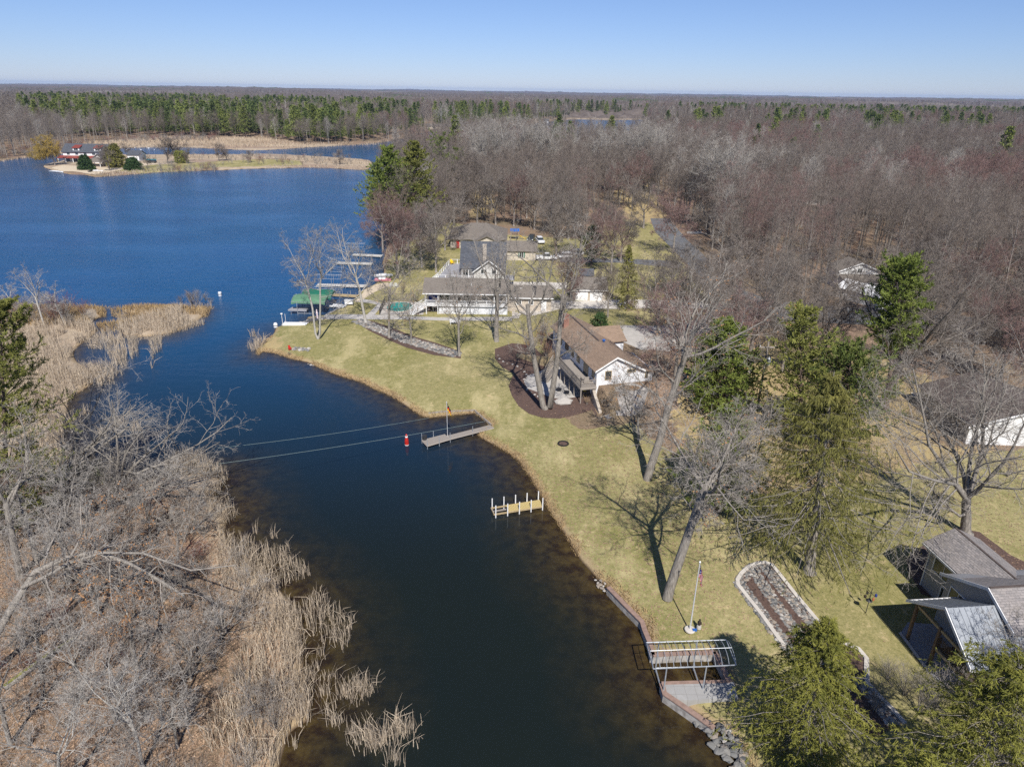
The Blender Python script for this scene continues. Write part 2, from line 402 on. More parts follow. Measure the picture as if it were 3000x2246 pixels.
# ranch house frame: x along the ridge away from the camera side, y to the left of it
RO = np.array([14.1, 86.5]); RA = R(105.3); RX = np.array([math.cos(RA), math.sin(RA)]); RY = np.array([-RX[1], RX[0]])
def mound(P):
    q = P - RO; x = q @ RX; y = q @ RY
    return 2.4 * sst((2.85 - y) / .5) * sst((x + 8) / 7.5) * sst((y + 24) / 14) * sst((46 - x) / 26)
def elev_from(P, d):
    z = np.where(d > 0, .38 * (1 - np.exp(-d / .35)) + .32 * sst(d / 7.), -1.8 * (1 - np.exp(d / 4.)) - .05)
    z = z + mound(P) * (d > 1)
    r = np.hypot(P[:, 0], P[:, 1])
    far = sst((r - 1600) / 3500)
    z = z + far * (6 + 9 * np.sin(P[:, 0] / 900 + .7) * np.sin(P[:, 1] / 1300 + .4) + 5 * np.sin(P[:, 0] / 330 + P[:, 1] / 700))
    return z
def elev(x, y):
    P = np.array([[x, y]], float); return float(elev_from(P, land_d(P))[0])
def gp(px, py):
    p = at(px, py, .7)
    for _ in range(5): p = at(px, py, elev(p[0], p[1]))
    return p

def fan(y0, s0, s1, dmin, k, us, k2=None, s2=250):
    s = [s0]
    while s[-1] < s1: s.append(s[-1] + max(dmin, (k if s[-1] < s2 else (k2 or k)) * s[-1]))
    s = np.array(s); return s, us
us = np.concatenate([np.linspace(-1.6, -.86, 26), np.linspace(-.85, .95, 600), np.linspace(.97, 1.8, 28)])
sv, _ = fan(-30, 6, 15000, .32, .0047, us, .012)
S2, U2 = np.meshgrid(sv, us, indexing='ij')
GX = S2 * U2; GY = S2 - 30
GP = np.stack([GX.ravel(), GY.ravel()], 1)
GD = land_d(GP)
GZ = elev_from(GP, GD)
rgG = np.random.default_rng(5)
nr, nc = S2.shape
ii = (np.arange(nr - 1)[:, None] * nc + np.arange(nc - 1)).reshape(-1)
GQ = np.stack([ii, ii + 1, ii + nc + 1, ii + nc], 1)
def cover(polys, soft=1.2, z=.7):
    out = np.zeros(len(GP))
    rr = np.hypot(GP[:, 0], GP[:, 1])
    for pts in polys:
        w = wpoly(pts, z); mn = w.min(0) - 5; mx = w.max(0) + 5
        m = (GP[:, 0] > mn[0]) & (GP[:, 0] < mx[0]) & (GP[:, 1] > mn[1]) & (GP[:, 1] < mx[1])
        if m.any():
            s = soft * np.maximum(1, rr[m] / 150)
            out[m] = np.maximum(out[m], np.clip(sdf(GP[m], w) / s + .5, 0, 1))
    return out
LAWN = [[(700, 1000), (1060, 840), (1110, 800), (1150, 740), (1230, 690), (1320, 650), (1500, 690), (1700, 700), (1800, 640), (1900, 650), (1940, 680), (2020, 800), (2090, 880), (2060, 940), (1930, 960), (1940, 1010), (1600, 1010),
         (1540, 1120), (1700, 1260), (1850, 1240), (1960, 1320), (2060, 1400), (2200, 1440), (2500, 1400), (2700, 1340), (3200, 1300), (4200, 2600), (1500, 2600), (1300, 1400), (1000, 1200)],
        [(640, 462), (880, 470), (890, 486), (640, 490), (420, 505), (300, 500), (420, 480)]]
DRY = [[(1960, 1220), (2150, 1000), (2330, 1000), (2560, 1040), (2760, 1120), (2720, 1300), (2900, 1310), (2700, 1360), (2500, 1420), (2200, 1450), (2050, 1400)],
       [(735, 1050), (770, 1005), (800, 978), (828, 985), (815, 1010), (830, 1030), (900, 1050), (1000, 1080), (1130, 1130), (1248, 1205), (1250, 1230), (1100, 1165), (900, 1095), (760, 1055)], [(1380, 560), (1440, 560), (1460, 620), (1380, 640)], [(1800, 560), (1900, 540), (1960, 640), (1850, 660)]]
MARSH = [[(-900, 900), (640, 890), (630, 1000), (520, 1100), (300, 1160), (240, 1330), (150, 1400), (-900, 1300)],
         [(-300, 500), (0, 478), (130, 462), (240, 440), (200, 425), (300, 412), (500, 402), (760, 404), (900, 424), (1100, 420), (1220, 396), (1220, 440), (-200, 520)],
         [(480, 440), (1200, 440), (1100, 500), (900, 500), (640, 500), (640, 490), (890, 484), (880, 466), (640, 462), (500, 460)],
         [(1680, 342), (1880, 342), (1900, 356), (1640, 356)],
         [(500, 1380), (690, 1380), (700, 1600), (900, 1750), (930, 2100), (830, 2260), (700, 2260), (760, 2000), (700, 1800), (560, 1550)]]
gl = cover(LAWN, 1.6); gd = cover(DRY, 4.); gm = cover(MARSH, 1.5)
gme = npmesh('ground', np.column_stack([GP, GZ]), GQ, smooth=True)
for nm, arr in (('lawn', gl), ('dry', gd), ('marsh', gm), ('shore', np.clip(GD, -8, 8)), ('dist', np.hypot(GP[:, 0], GP[:, 1]))):
    a = gme.attributes.new(nm, 'FLOAT', 'POINT'); a.data.foreach_set('value', arr.astype(np.float32))
def attr(t, nm):
    n = t.nodes.new("ShaderNodeAttribute"); n.attribute_name = nm; return n.outputs['Fac']
m, t, n, l = nt('ground')
fine = noise(t, 7., 5, rough=.7); mid = noise(t, .55, 4); big = noise(t, .07, 4); tiny = noise(t, 28., 2)
leafn = N(t, "ShaderNodeTexVoronoi", i_Scale=5.5); l.new(t.nodes.new("ShaderNodeTexCoord").outputs['Object'], leafn.inputs[0])
leafc = ramp(t, leafn.outputs['Color'], [(.15, (.11, .075, .055)), (.5, (.25, .17, .12)), (.85, (.42, .30, .215))])
litter = mixc(t, ramp(t, mid, [(.35, (0,) * 3), (.65, (1,) * 3)]), leafc, mixc(t, fine, (.13, .09, .065), (.32, .22, .155)))
litter = mixc(t, ramp(t, big, [(.4, (0,) * 3), (.7, (.6,) * 3)]), litter, mixc(t, fine, (.14, .12, .07), (.25, .21, .12)))
grassA = mixc(t, ramp(t, mid, [(.3, (0,) * 3), (.7, (1,) * 3)]), (.205, .195, .062), (.32, .28, .125))
grassA = mixc(t, ramp(t, noise(t, .035, 3), [(.42, (0,) * 3), (.62, (.75,) * 3)]), grassA, (.155, .165, .05))
grassB = mixc(t, ramp(t, big, [(.38, (0,) * 3), (.66, (1,) * 3)]), grassA, (.43, .36, .19))
grass = mixc(t, ramp(t, fine, [(.25, (0,) * 3), (.75, (1,) * 3)]), mixc(t, .5, grassB, (.115, .12, .025)), mixc(t, .35, grassB, (.58, .49, .25)))
blot = ramp(t, noise(t, .9, 5, rough=.7), [(.57, (0,) * 3), (.68, (.8,) * 3)])
grass = mixc(t, blot, grass, (.56, .44, .25))
dryc = mixc(t, fine, (.27, .21, .09), (.54, .42, .23))
grass = mixc(t, ramp(t, noise(t, 2.3, 4, rough=.8), [(.38, (.8,) * 3), (.6, (0,) * 3)]), grass, mixc(t, .6, grass, (.10, .115, .03)))
grass = mixc(t, ramp(t, noise(t, .16, 5, rough=.75, stretch=(1, .5, 1)), [(.5, (0,) * 3), (.64, (.7,) * 3)]), grass, mixc(t, .6, grass, (.62, .52, .29)))
dryc = mixc(t, ramp(t, mid, [(.5, (0,) * 3), (.7, (.7,) * 3)]), dryc, leafc)
marsh = mixc(t, ramp(t, noise(t, .35, 5, rough=.7), [(.3, (0,) * 3), (.7, (1,) * 3)]), mixc(t, fine, (.22, .17, .12), (.40, .31, .22)), mixc(t, fine, (.38, .31, .22), (.56, .46, .34)))
marsh = mixc(t, ramp(t, noise(t, .012, 4, stretch=(1, 4, 1)), [(.5, (0,) * 3), (.68, (.55,) * 3)]), marsh, (.20, .12, .10))
wob = math_(t, 'MULTIPLY', math_(t, 'SUBTRACT', noise(t, .8, 4), .5), 1.4)
def edge(a): return ramp(t, math_(t, 'ADD', attr(t, a), wob), [(.42, (0,) * 3), (.58, (1,) * 3)])
c = mixc(t, edge('lawn'), litter, grass)
c = mixc(t, edge('dry'), c, dryc)
c = mixc(t, edge('marsh'), c, marsh)
sh = math_(t, 'ADD', attr(t, 'shore'), math_(t, 'MULTIPLY', wob, .9))
bank = ramp(t, math_(t, 'DIVIDE', sh, 2.2), [(.0, (1,) * 3), (.16, (.8,) * 3), (.42, (0,) * 3)])
c = mixc(t, bank, c, mixc(t, fine, (.26, .18, .10), (.45, .35, .22)))
wet = ramp(t, math_(t, 'ADD', attr(t, 'shore'), .5), [(.5, (1,) * 3), (.72, (0,) * 3)])
c = mixc(t, wet, c, (.06, .038, .024))
farc = mixc(t, ramp(t, noise(t, .004, 4), [(.4, (0,) * 3), (.6, (1,) * 3)]), (.15, .115, .10), (.13, .12, .08))
c = mixc(t, ramp(t, math_(t, 'DIVIDE', attr(t, 'dist'), 2000.), [(.55, (0,) * 3), (.7, (1,) * 3)]), c, farc)
finish(t, c, .95, math_(t, 'ADD', fine, tiny), .5, spec=.1, bdist=.06)
gme.materials.append(m)
g = link('ground', gme); meta(g, kind='structure', label='lawns, leaf litter and marsh ground around the lake')

# water: one sheet at the lake's level, depth colour from the bank distance, reflected sky blue painted into the open lake
wm = (GD < 1.6) & (np.hypot(GP[:, 0], GP[:, 1]) < 1700)
keep = wm[GQ].any(1); used = np.unique(GQ[keep]); remap = np.zeros(len(GP), int); remap[used] = np.arange(len(used))
wme = npmesh('water', np.column_stack([GP[used], np.zeros(len(used))]), remap[GQ[keep]], smooth=True)
a = wme.attributes.new('depth', 'FLOAT', 'POINT'); a.data.foreach_set('value', np.clip(-GD[used], -2, 60).astype(np.float32))
a = wme.attributes.new('open', 'FLOAT', 'POINT'); a.data.foreach_set('value', sst((GP[used][:, 1] - 45) / 105).astype(np.float32))
m, t, n, l = nt('water')
dp = math_(t, 'ADD', attr(t, 'depth'), math_(t, 'MULTIPLY', math_(t, 'SUBTRACT', noise(t, .35, 5), .5), 3.0))
bottom = mixc(t, ramp(t, noise(t, .8, 5, rough=.7), [(.4, (0,) * 3), (.65, (1,) * 3)]), (.024, .014, .008), (.075, .052, .018))
shal = ramp(t, math_(t, 'DIVIDE', dp, 9.), [(.04, (1,) * 3), (.25, (.62,) * 3), (.6, (.15,) * 3), (1., (0,) * 3)])
deep = mixc(t, attr(t, 'open'), (.0085, .0130, .0128), (.001, .058, .17))  # open lake blue: sky reflection put into the base colour
deep = mixc(t, ramp(t, noise(t, .03, 3), [(.35, (0,) * 3), (.7, (.5,) * 3)]), deep, mixc(t, attr(t, 'open'), (.013, .0165, .010), (.003, .08, .19)))
shal = mixc(t, attr(t, 'open'), shal, mixc(t, .62, shal, (0.,) * 3))
wc = mixc(t, shal, deep, bottom)
tcw = t.nodes.new("ShaderNodeTexCoord")
rip = noise(t, 1.7, 3, vec=tcw.outputs['Object'], stretch=(1., 1.6, 1.), rough=.6)
rip2 = noise(t, .35, 3, vec=tcw.outputs['Object'], stretch=(1., 1.8, 1.))
out = t.nodes.new("ShaderNodeOutputMaterial"); b = t.nodes.new("ShaderNodeBsdfPrincipled")
l.new(wc, b.inputs['Base Color']); b.inputs['IOR'].default_value = 1.33; b.inputs['Specular IOR Level'].default_value = .34
rgh = math_(t, 'ADD', math_(t, 'MULTIPLY', attr(t, 'open'), .10), .035); l.new(rgh, b.inputs['Roughness']); b.inputs['Specular Tint'].default_value = (.80, .93, 1, 1)
gust = ramp(t, noise(t, .018, 3, stretch=(1, 2.2, 1)), [(.38, (.45,) * 3), (.62, (1,) * 3)])
bn = N(t, "ShaderNodeBump", i_Distance=.12)
l.new(math_(t, 'MULTIPLY', math_(t, 'ADD', math_(t, 'MULTIPLY', attr(t, 'open'), .95), .03), gust), bn.inputs['Strength'])
l.new(math_(t, 'ADD', rip, math_(t, 'MULTIPLY', rip2, 1.5)), bn.inputs['Height']); l.new(bn.outputs[0], b.inputs['Normal'])
l.new(b.outputs[0], out.inputs[0]); wme.materials.append(m)
w_o = link('water', wme); meta(w_o, kind='structure', label='dark channel opening into the blue rippled lake')
# ------------------------------------------------------------------ forests
rgF = np.random.default_rng(11)
TRUNKM = {'grey': 'bark', 'brown': 'bark_dark', 'red': 'bark_dark', 'pale': 'bark_pale'}
def forest_tree(seed, H, detail, minr, tone, upright=.5):
    """single-leader woodland tree: tall bare bole, narrow twiggy crown"""
    rg = np.random.default_rng(seed)
    P0, R0 = trunk_path(rg, H, H * .0105, (rg.normal(0, .6), rg.normal(0, .6)), K=8, wob=.14, taper=.15)
    nl = 13 if detail else 9
    b1, r1 = grow(rg, P0, R0, nl, rg.uniform(.33, .45), .97, 1, upright, 6, .15, .10, .5, .25, .62, length=H * .40, minr=minr * 1.8)
    b2, r2 = grow(rg, b1, r1, 7, .2, .98, .48, .7, 4, .2, .08, .55, .4, .4, minr=minr * 1.2)
    T = cat([tubes(P0, R0, 6), tubes(b1, r1, 4)])
    b3, r3 = grow(rg, b2, r2, 6, .15, 1, .55, .7, 3, .2, .06, .6, .5, .3, minr=minr)
    C = [ribbons(b2, r2 * 1.1, rg), ribbons(b3, r3, rg)]
    if detail:
        b4, r4 = grow(rg, b3, r3, 5, .2, 1, .6, .7, 2, .2, .05, .7, .6, .2, minr=minr * .75)
        C.append(ribbons(b4, r4 * .8, rg))
    return T, cat(C)
LIBC = bpy.data.collections.new('library')   # sources of the masses; never linked to the scene
def lib(name, T, C, tm, cm):
    V, Q = cat([T, C]); mi = np.concatenate([np.zeros(len(T[1])), np.ones(len(C[1]))])
    o = bpy.data.objects.new(name, npmesh(name, V, Q, mat=[tm, cm], mi=mi)); LIBC.objects.link(o); return o
def scatter_object(name, P, var, rz, sc, sources, label, catg=None, sz=None):
    """ONE object of kind stuff: the sources set out on its points by geometry nodes"""
    col = bpy.data.collections.new(name + '_sources')
    for i, o in enumerate(sources):
        if o.name not in col.objects: col.objects.link(o)
    order = sorted(range(len(sources)), key=lambda i: sources[i].name); rank = {i: k for k, i in enumerate(order)}
    me = bpy.data.meshes.new(name); me.vertices.add(len(P)); me.vertices.foreach_set('co', np.asarray(P, np.float32).ravel())
    for nm, ty, arr in (('var', 'INT', np.array([rank[v] for v in var], np.int32)), ('rz', 'FLOAT', rz.astype(np.float32)), ('sc', 'FLOAT', sc.astype(np.float32))):
        a = me.attributes.new(nm, ty, 'POINT'); a.data.foreach_set('value', arr)
    o = bpy.data.objects.new(name, me); COL.objects.link(o)
    g = bpy.data.node_groups.new(name, 'GeometryNodeTree')
    g.interface.new_socket('Geometry', in_out='INPUT', socket_type='NodeSocketGeometry'); g.interface.new_socket('Geometry', in_out='OUTPUT', socket_type='NodeSocketGeometry')
    nn, ll = g.nodes, g.links
    gi = nn.new('NodeGroupInput'); go = nn.new('NodeGroupOutput'); ip = nn.new('GeometryNodeInstanceOnPoints'); ci = nn.new('GeometryNodeCollectionInfo')
    ci.inputs['Collection'].default_value = col; ci.inputs['Separate Children'].default_value = True; ci.inputs['Reset Children'].default_value = True
    def na(nm, ty):
        x = nn.new('GeometryNodeInputNamedAttribute'); x.data_type = ty; x.inputs[0].default_value = nm
        return [s for s in x.outputs if s.enabled and s.name == 'Attribute'][0]
    ip.inputs['Pick Instance'].default_value = True
    ll.new(gi.outputs[0], ip.inputs['Points']); ll.new(ci.outputs[0], ip.inputs['Instance']); ll.new(na('var', 'INT'), ip.inputs['Instance Index'])
    cx = nn.new('ShaderNodeCombineXYZ'); ll.new(na('rz', 'FLOAT'), cx.inputs[2])
    er = nn.new('FunctionNodeEulerToRotation'); ll.new(cx.outputs[0], er.inputs[0]); ll.new(er.outputs[0], ip.inputs['Rotation'])
    ll.new(na('sc', 'FLOAT'), ip.inputs['Scale']); ll.new(ip.outputs[0], go.inputs[0])
    md = o.modifiers.new('scatter', 'NODES'); md.node_group = g
    return meta(o, label, catg, None, 'stuff')

# positions -------------------------------------------------------
def jgrid(x0, x1, y0, y1, sp, rg):
    X, Y = np.meshgrid(np.arange(x0, x1, sp), np.arange(y0, y1, sp), indexing='ij')
    P = np.stack([X.ravel(), Y.ravel()], 1); return P + rg.uniform(-.45, .45, P.shape) * sp
def infrust(P, m=1.06, extra=8):
    y = P[:, 1] + 12; return (np.abs(P[:, 0]) < .86 * y * m + extra) & (y > 0)
CLEAR = [wpoly(q) for q in (
    [(700, 1100), (800, 1010), (900, 930), (1100, 830), (1130, 790), (1180, 740), (1290, 680), (1330, 655), (1480, 640), (1600, 690), (1680, 700), (1760, 640), (1880, 600), (1930, 620), (1960, 640), (2040, 800), (2100, 850), (2180, 850), (2240, 880),
     (2480, 900), (2800, 940), (3100, 990), (4400, 1100), (4400, 3000), (1000, 3000), (600, 1800)],
    [(1905, 630), (1985, 640), (2090, 740), (2230, 870), (2300, 900), (2060, 900), (2010, 760), (1920, 660)],   # road
    [(2430, 800), (2640, 800), (2660, 920), (2430, 920)],
    [(1330, 430), (1345, 430), (1345, 445), (1330, 445)])]
MARSHW = [wpoly(q) for q in (MARSH[1], MARSH[3])]
ISLEW = wpoly(ISLE, 0)
def forest_points(P):
    d = land_d(P); ok = infrust(P) & (d > 2.5)
    for c in CLEAR: ok &= ~inpoly(P, c)
    for c in MARSHW: ok &= ~inpoly(P, c)
    ok &= ~inpoly(P, ISLEW * 1.0)
    ok &= ~(inpoly(P, SHORES[2])) & ~(inpoly(P, SHORES[3]))
    return P[ok]
near = forest_points(jgrid(-140, 330, 100, 330, 6.1, rgF))
midr = forest_points(jgrid(-560, 720, 330, 720, 8.0, rgF))
farr = forest_points(jgrid(-1150, 1350, 720, 1350, 11.5, rgF))
def vn(P, s, seed):
    r = np.random.default_rng(seed); o = np.zeros(len(P))
    for k in range(5):
        a = r.uniform(0, 6.28); f = s * r.uniform(.6, 1.8); o += np.sin((P[:, 0] * math.cos(a) + P[:, 1] * math.sin(a)) * f + r.uniform(0, 6))
    return o / 2.2
BELT = wpoly([(150, 402), (420, 396), (640, 402), (760, 404), (900, 420), (1060, 412), (1180, 398), (1260, 375), (1200, 350), (1100, 330), (900, 320), (500, 316), (60, 318), (60, 380)])
PINER = [wpoly(q) for q in ([(2020, 392), (2110, 388), (2110, 404), (2020, 408)], [(2230, 392), (2420, 392), (2420, 412), (2230, 412)], [(2510, 395), (2680, 400), (2680, 418), (2510, 415)], [(2740, 405), (2900, 405), (2900, 425), (2740, 425)], [(1640, 396), (1720, 396), (1720, 408), (1640, 408)], [(1260, 385), (1560, 368), (1560, 352), (1300, 345)], [(1980, 352), (2300, 365), (2700, 380), (3000, 372), (3100, 352), (2700, 350), (2300, 336), (2000, 328)], [(1560, 350), (1700, 343), (1880, 350), (1920, 350), (1950, 335), (1560, 330)])]
TONES = ['grey', 'brown', 'red', 'pale']
def tone_of(P, rg):
    a = vn(P, .022, 3); b = vn(P, .03, 9); u = rg.uniform(size=len(P))
    right = np.clip((P[:, 0] / np.maximum(P[:, 1], 1)), -.6, .8)
    tn = np.where(b + right * .9 + rg.normal(0, .5, len(P)) > 1.1, 2, np.where(a + rg.normal(0, .45, len(P)) > .1, 1, 0))
    return np.where(u < .055, 3, tn)
# mid-detail trees: individuals within about 220 m
FT = {}
for k, tn in enumerate(TONES):
    for v in range(3):
        H = 17.5 + v * 1.2
        T, C = forest_tree(100 + k * 10 + v, H, 1, .013, tn, upright=(.42 if tn == 'pale' else .55) + .08 * v)
        e = tree_thing('bare_tree', (0, 0, -500), 'x', 'tree', T, C, tm=TRUNKM[tn], cm='twig_' + tn)
        FT[(k, v)] = e
LABF = {0: 'slender leafless grey woodland tree in the dense wood beyond the houses and road', 1: 'leafless dark brown woodland tree in the dense wood beyond the houses and road',
        2: 'leafless woodland tree with reddish budding twigs in the dense wood', 3: 'pale barked leafless tree standing among darker trees in the wood'}
GRPF = {0: 'grey bare trees of the dense wood', 1: 'dark brown bare trees of the dense wood', 2: 'reddish bare trees of the dense wood', 3: 'pale bare trees of the dense wood'}
dn = np.hypot(near[:, 0], near[:, 1]); o_ = np.argsort(dn); near = near[o_]; dn = dn[o_]
NIND = 285
ind = near[:NIND]; rest1 = near[NIND:]
tn_i = tone_of(ind, rgF)
EI = elev_from(ind, land_d(ind))
LM = [((1120, 700), 'on the shore above the upper docks'), ((1290, 640), 'behind the lakeside houses'), ((1420, 640), 'behind the hip roofed house'), ((1560, 640), 'beyond the parked cars'), ((1700, 620), 'beyond the small round pine'), ((1850, 560), 'left of the far end of the road'),
    ((2080, 640), 'right of the straight road'), ((2250, 700), 'in the leaf litter right of the road'), ((2450, 720), 'behind the white house'), ((2620, 740), 'right of the white house'), ((2800, 800), 'beyond the road in the right woods'), ((2980, 900), 'beyond the road at the right edge')]
LMW = np.array([at(*q[0])[:2] for q in LM]); cntF = {}
ORD = ['nearest', 'second nearest', 'third nearest', 'fourth nearest', 'fifth nearest', 'sixth nearest']
TN = ['grey', 'dark brown', 'reddish', 'pale barked']
LAB_I = [None] * len(ind)
for q in range(len(ind)):
    j = int(np.argmin(np.hypot(*(LMW - ind[q]).T))); k = int(tn_i[q]); c_ = cntF.get((j, k), 0); cntF[(j, k)] = c_ + 1
    LAB_I[q] = (ORD[c_] + ' ' + TN[k] + ' bare tree ' if c_ < 6 else 'deeper ' + TN[k] + ' bare trees in the wood ') + LM[j][1]
usedproto = set()
for q in range(len(ind)):
    k = int(tn_i[q]); v = int(rgF.integers(0, 3)); src = FT[(k, v)]
    s = rgF.uniform(.82, 1.12); loc = (ind[q, 0], ind[q, 1], EI[q] - .05); rz = rgF.uniform(0, 6.28)
    if (k, v) not in usedproto:
        usedproto.add((k, v)); src.location = loc; src.rotation_euler.z = rz; src.scale = (s,) * 3; src['label'] = LAB_I[q]; src['group'] = GRPF[k]
    else: copy_tree(src, loc, rz, s, LAB_I[q], GRPF[k])
for kk, e in FT.items():
    if kk not in usedproto:
        for ch in list(e.children): bpy.data.objects.remove(ch)
        bpy.data.objects.remove(e)
# masses
LA, LB = [], []
for k, tn in enumerate(TONES):
    for v in range(2):
        T, C = forest_tree(300 + k * 10 + v, 18.5, 1, .02, tn, .5); LA.append(lib(f'src_a_{k}{v}', T, C, TRUNKM[tn], 'twig_' + tn))
        T, C = forest_tree(400 + k * 10 + v, 18.5, 0, .045, tn, .55); LB.append(lib(f'src_b_{k}{v}', T, C, TRUNKM[tn], 'twig_' + tn))
CONL = []
for v in range(4):
    T, C = conifer(500 + v, 26, 5.2, start=.16, whorls=13, per=5, nb=6, blade=1.1, bw=.42, sub=5, irregular=.35, gaps=.2, topexp=.75)
    CONL.append(lib(f'src_pine_{v}', T, C, 'bark_pine', ('needles_far', 'needles_far_dark')[v % 2]))
inb = lambda P: inpoly(P, BELT)
def split_pines(P, rg):
    pr = np.full(len(P), .012); b = inb(P); n1 = vn(P, .012, 21)
    pr[b] = np.where(n1[b] > -.6, .68, .22)
    pr[b & (vn(P, .02, 5) > .9)] = .15
    for w in PINER: pr[inpoly(P, w)] = .5
    return rg.uniform(size=len(P)) < pr
mp = split_pines(midr, rgF); fp = split_pines(farr, rgF)
# the pines that show largest stand as single trees
pins = np.concatenate([midr[mp], farr[fp]]); pd = np.hypot(pins[:, 0], pins[:, 1]); so = np.argsort(pd); pins = pins[so]
NP_ = 240
pvar = rgF.integers(0, 4, len(pins)); psc = rgF.uniform(.48, 1.08, len(pins))
pproto = []
for v in range(4):
    src = CONL[v]; me = src.data
    T, C = conifer(500 + v, 26, 5.2, start=.16, whorls=13, per=5, nb=6, blade=1.1, bw=.42, sub=5, irregular=.35, gaps=.2, topexp=.75)
    e = tree_thing('pine_tree', (0, 0, 0), 'tall green pine standing in the pine belt beyond the lake', 'pine tree', T, C, tm='bark_pine', cm=('needles_far', 'needles_far_dark')[v % 2], group='pines beyond the lake')
    pproto.append([e, False])
for q in range(min(NP_, len(pins))):
    v = int(pvar[q]); loc = (pins[q, 0], pins[q, 1], elev(pins[q, 0], pins[q, 1]) if q < 0 else .65); rz = rgF.uniform(0, 6.28); s = float(psc[q])
    px_ = proj((loc[0], loc[1], 10))[0]
    lb_ = next(t_ for lim, t_ in ((180, 'at the left end of the belt beyond the marsh'), (330, 'in the belt above the island house'), (480, 'in the belt above the island garage'), (620, 'in the belt above the big island tree'), (780, 'in the belt above the middle of the spit'), (920, 'in the belt above the start of the blue inlet'), (1060, 'in the belt above the end of the spit'), (1250, 'in the belt above the lakeshore pines'), (1600, 'beyond the pale poplars'), (2000, 'beside the small far lake'), (2350, 'rising from the bare woods beyond the road'), (2700, 'rising from the bare woods above the white house'), (9999, 'rising from the bare woods at the right edge')) if px_ < lim)
    lb_ = ('tall ' if s > .8 else 'smaller ') + ('yellow green' if v % 2 else 'dark green') + ' pine ' + lb_
    if not pproto[v][1]:
        pproto[v][0]['label'] = lb_; e = pproto[v][0]; e.location = loc; e.rotation_euler.z = rz; e.scale = (s,) * 3; pproto[v][1] = True
    else: copy_tree(pproto[v][0], loc, rz, s, lb_)
PR = pins[NP_:]
scatter_object('pine_forest', np.column_stack([PR, np.full(len(PR), .65)]), pvar[NP_:], rgF.uniform(0, 6.28, len(PR)), psc[NP_:], CONL, 'far pines standing among the bare woods towards the horizon')
b1 = np.concatenate([rest1, midr[~mp]]); b2 = farr[~fp]
tb = tone_of(b1, rgF); tb = tb * 2 + rgF.integers(0, 2, len(b1))
scatter_object('leafless_forest', np.column_stack([b1, np.full(len(b1), .6)]), tb, rgF.uniform(0, 6.28, len(b1)), rgF.uniform(.68, 1.12, len(b1)), LA, 'mass of leafless grey and reddish trees filling the middle distance')
tb2 = tone_of(b2, rgF) * 2 + rgF.integers(0, 2, len(b2))
scatter_object('distant_leafless_forest', np.column_stack([b2, np.full(len(b2), .6)]), tb2, rgF.uniform(0, 6.28, len(b2)), rgF.uniform(.9, 1.35, len(b2)), LB, 'mass of leafless trees in the far distance below the horizon')
print('forest', len(ind), len(b1), len(b2), 'pines', len(pins))
# canopy of the woods beyond 1.3 km, out to the horizon
us2 = np.linspace(-1.0, 1.1, 420); ss = [1180.]
while ss[-1] < 14500: ss.append(ss[-1] * 1.011)
ss = np.array(ss); A_, B_ = np.meshgrid(ss, us2, indexing='ij'); X = A_ * B_; Y = A_ + 0 * B_
PP = np.stack([X.ravel(), Y.ravel()], 1)
hz = elev_from(PP, np.full(len(PP), 60.)) + 11 + 2.6 * vn(PP, .05, 31) + 2.0 * vn(PP, .16, 33) + rgF.normal(0, 2.2, len(PP)) + 2.5 * vn(PP, .009, 35)
hz = np.where(PP[:, 1] < 1300, hz - (1300 - PP[:, 1]) / 8, hz)
nr2, nc2 = A_.shape; i2 = (np.arange(nr2 - 1)[:, None] * nc2 + np.arange(nc2 - 1)).reshape(-1)
fm = npmesh('far_woods', np.column_stack([PP, hz]), np.stack([i2, i2 + 1, i2 + nc2 + 1, i2 + nc2], 1))
m, t, n, l = nt('far_canopy')
n1 = noise(t, .0035, 5, rough=.65, stretch=(1, .35, 1)); n2 = noise(t, .05, 4, rough=.7); n3 = noise(t, .0016, 4, stretch=(1, .4, 1))
c = mixc(t, ramp(t, n2, [(.3, (0,) * 3), (.7, (1,) * 3)]), (.085, .068, .06), (.19, .16, .14))
c = mixc(t, ramp(t, n1, [(.56, (0,) * 3), (.62, (.85,) * 3)]), c, mixc(t, n2, (.035, .055, .02), (.11, .135, .045)))
c = mixc(t, ramp(t, n3, [(.55, (0,) * 3), (.68, (.5,) * 3)]), c, (.27, .24, .215))
finish(t, c, diffuse=True); fm.materials.append(m)
meta(link('far_woods', fm), 'brown and dark green wooded country reaching the horizon', None, None, 'stuff')
# scattered trees standing out of that canopy
fx = jgrid(-3400, 3600, 1330, 3600, 34, rgF); fx = fx[infrust(fx)]
clus = vn(fx, .008, 41) + .7 * vn(fx, .02, 43) + rgF.normal(0, .35, len(fx))
isp = clus > 2.6; pale = (~isp) & (rgF.uniform(size=len(fx)) < .55)
fz = elev_from(fx, np.full(len(fx), 60.))
scatter_object('distant_pines', np.column_stack([fx, fz])[isp], rgF.integers(0, 4, isp.sum()), rgF.uniform(0, 6.28, isp.sum()), rgF.uniform(.5, .75, isp.sum()), CONL, 'distant pines dotted over the wooded plain')
tb3 = tone_of(fx[pale], rgF) * 2
scatter_object('distant_bare_trees', np.column_stack([fx, fz])[pale], tb3, rgF.uniform(0, 6.28, pale.sum()), rgF.uniform(.9, 1.3, pale.sum()), LB, 'distant bare crowns rising from the wooded plain')
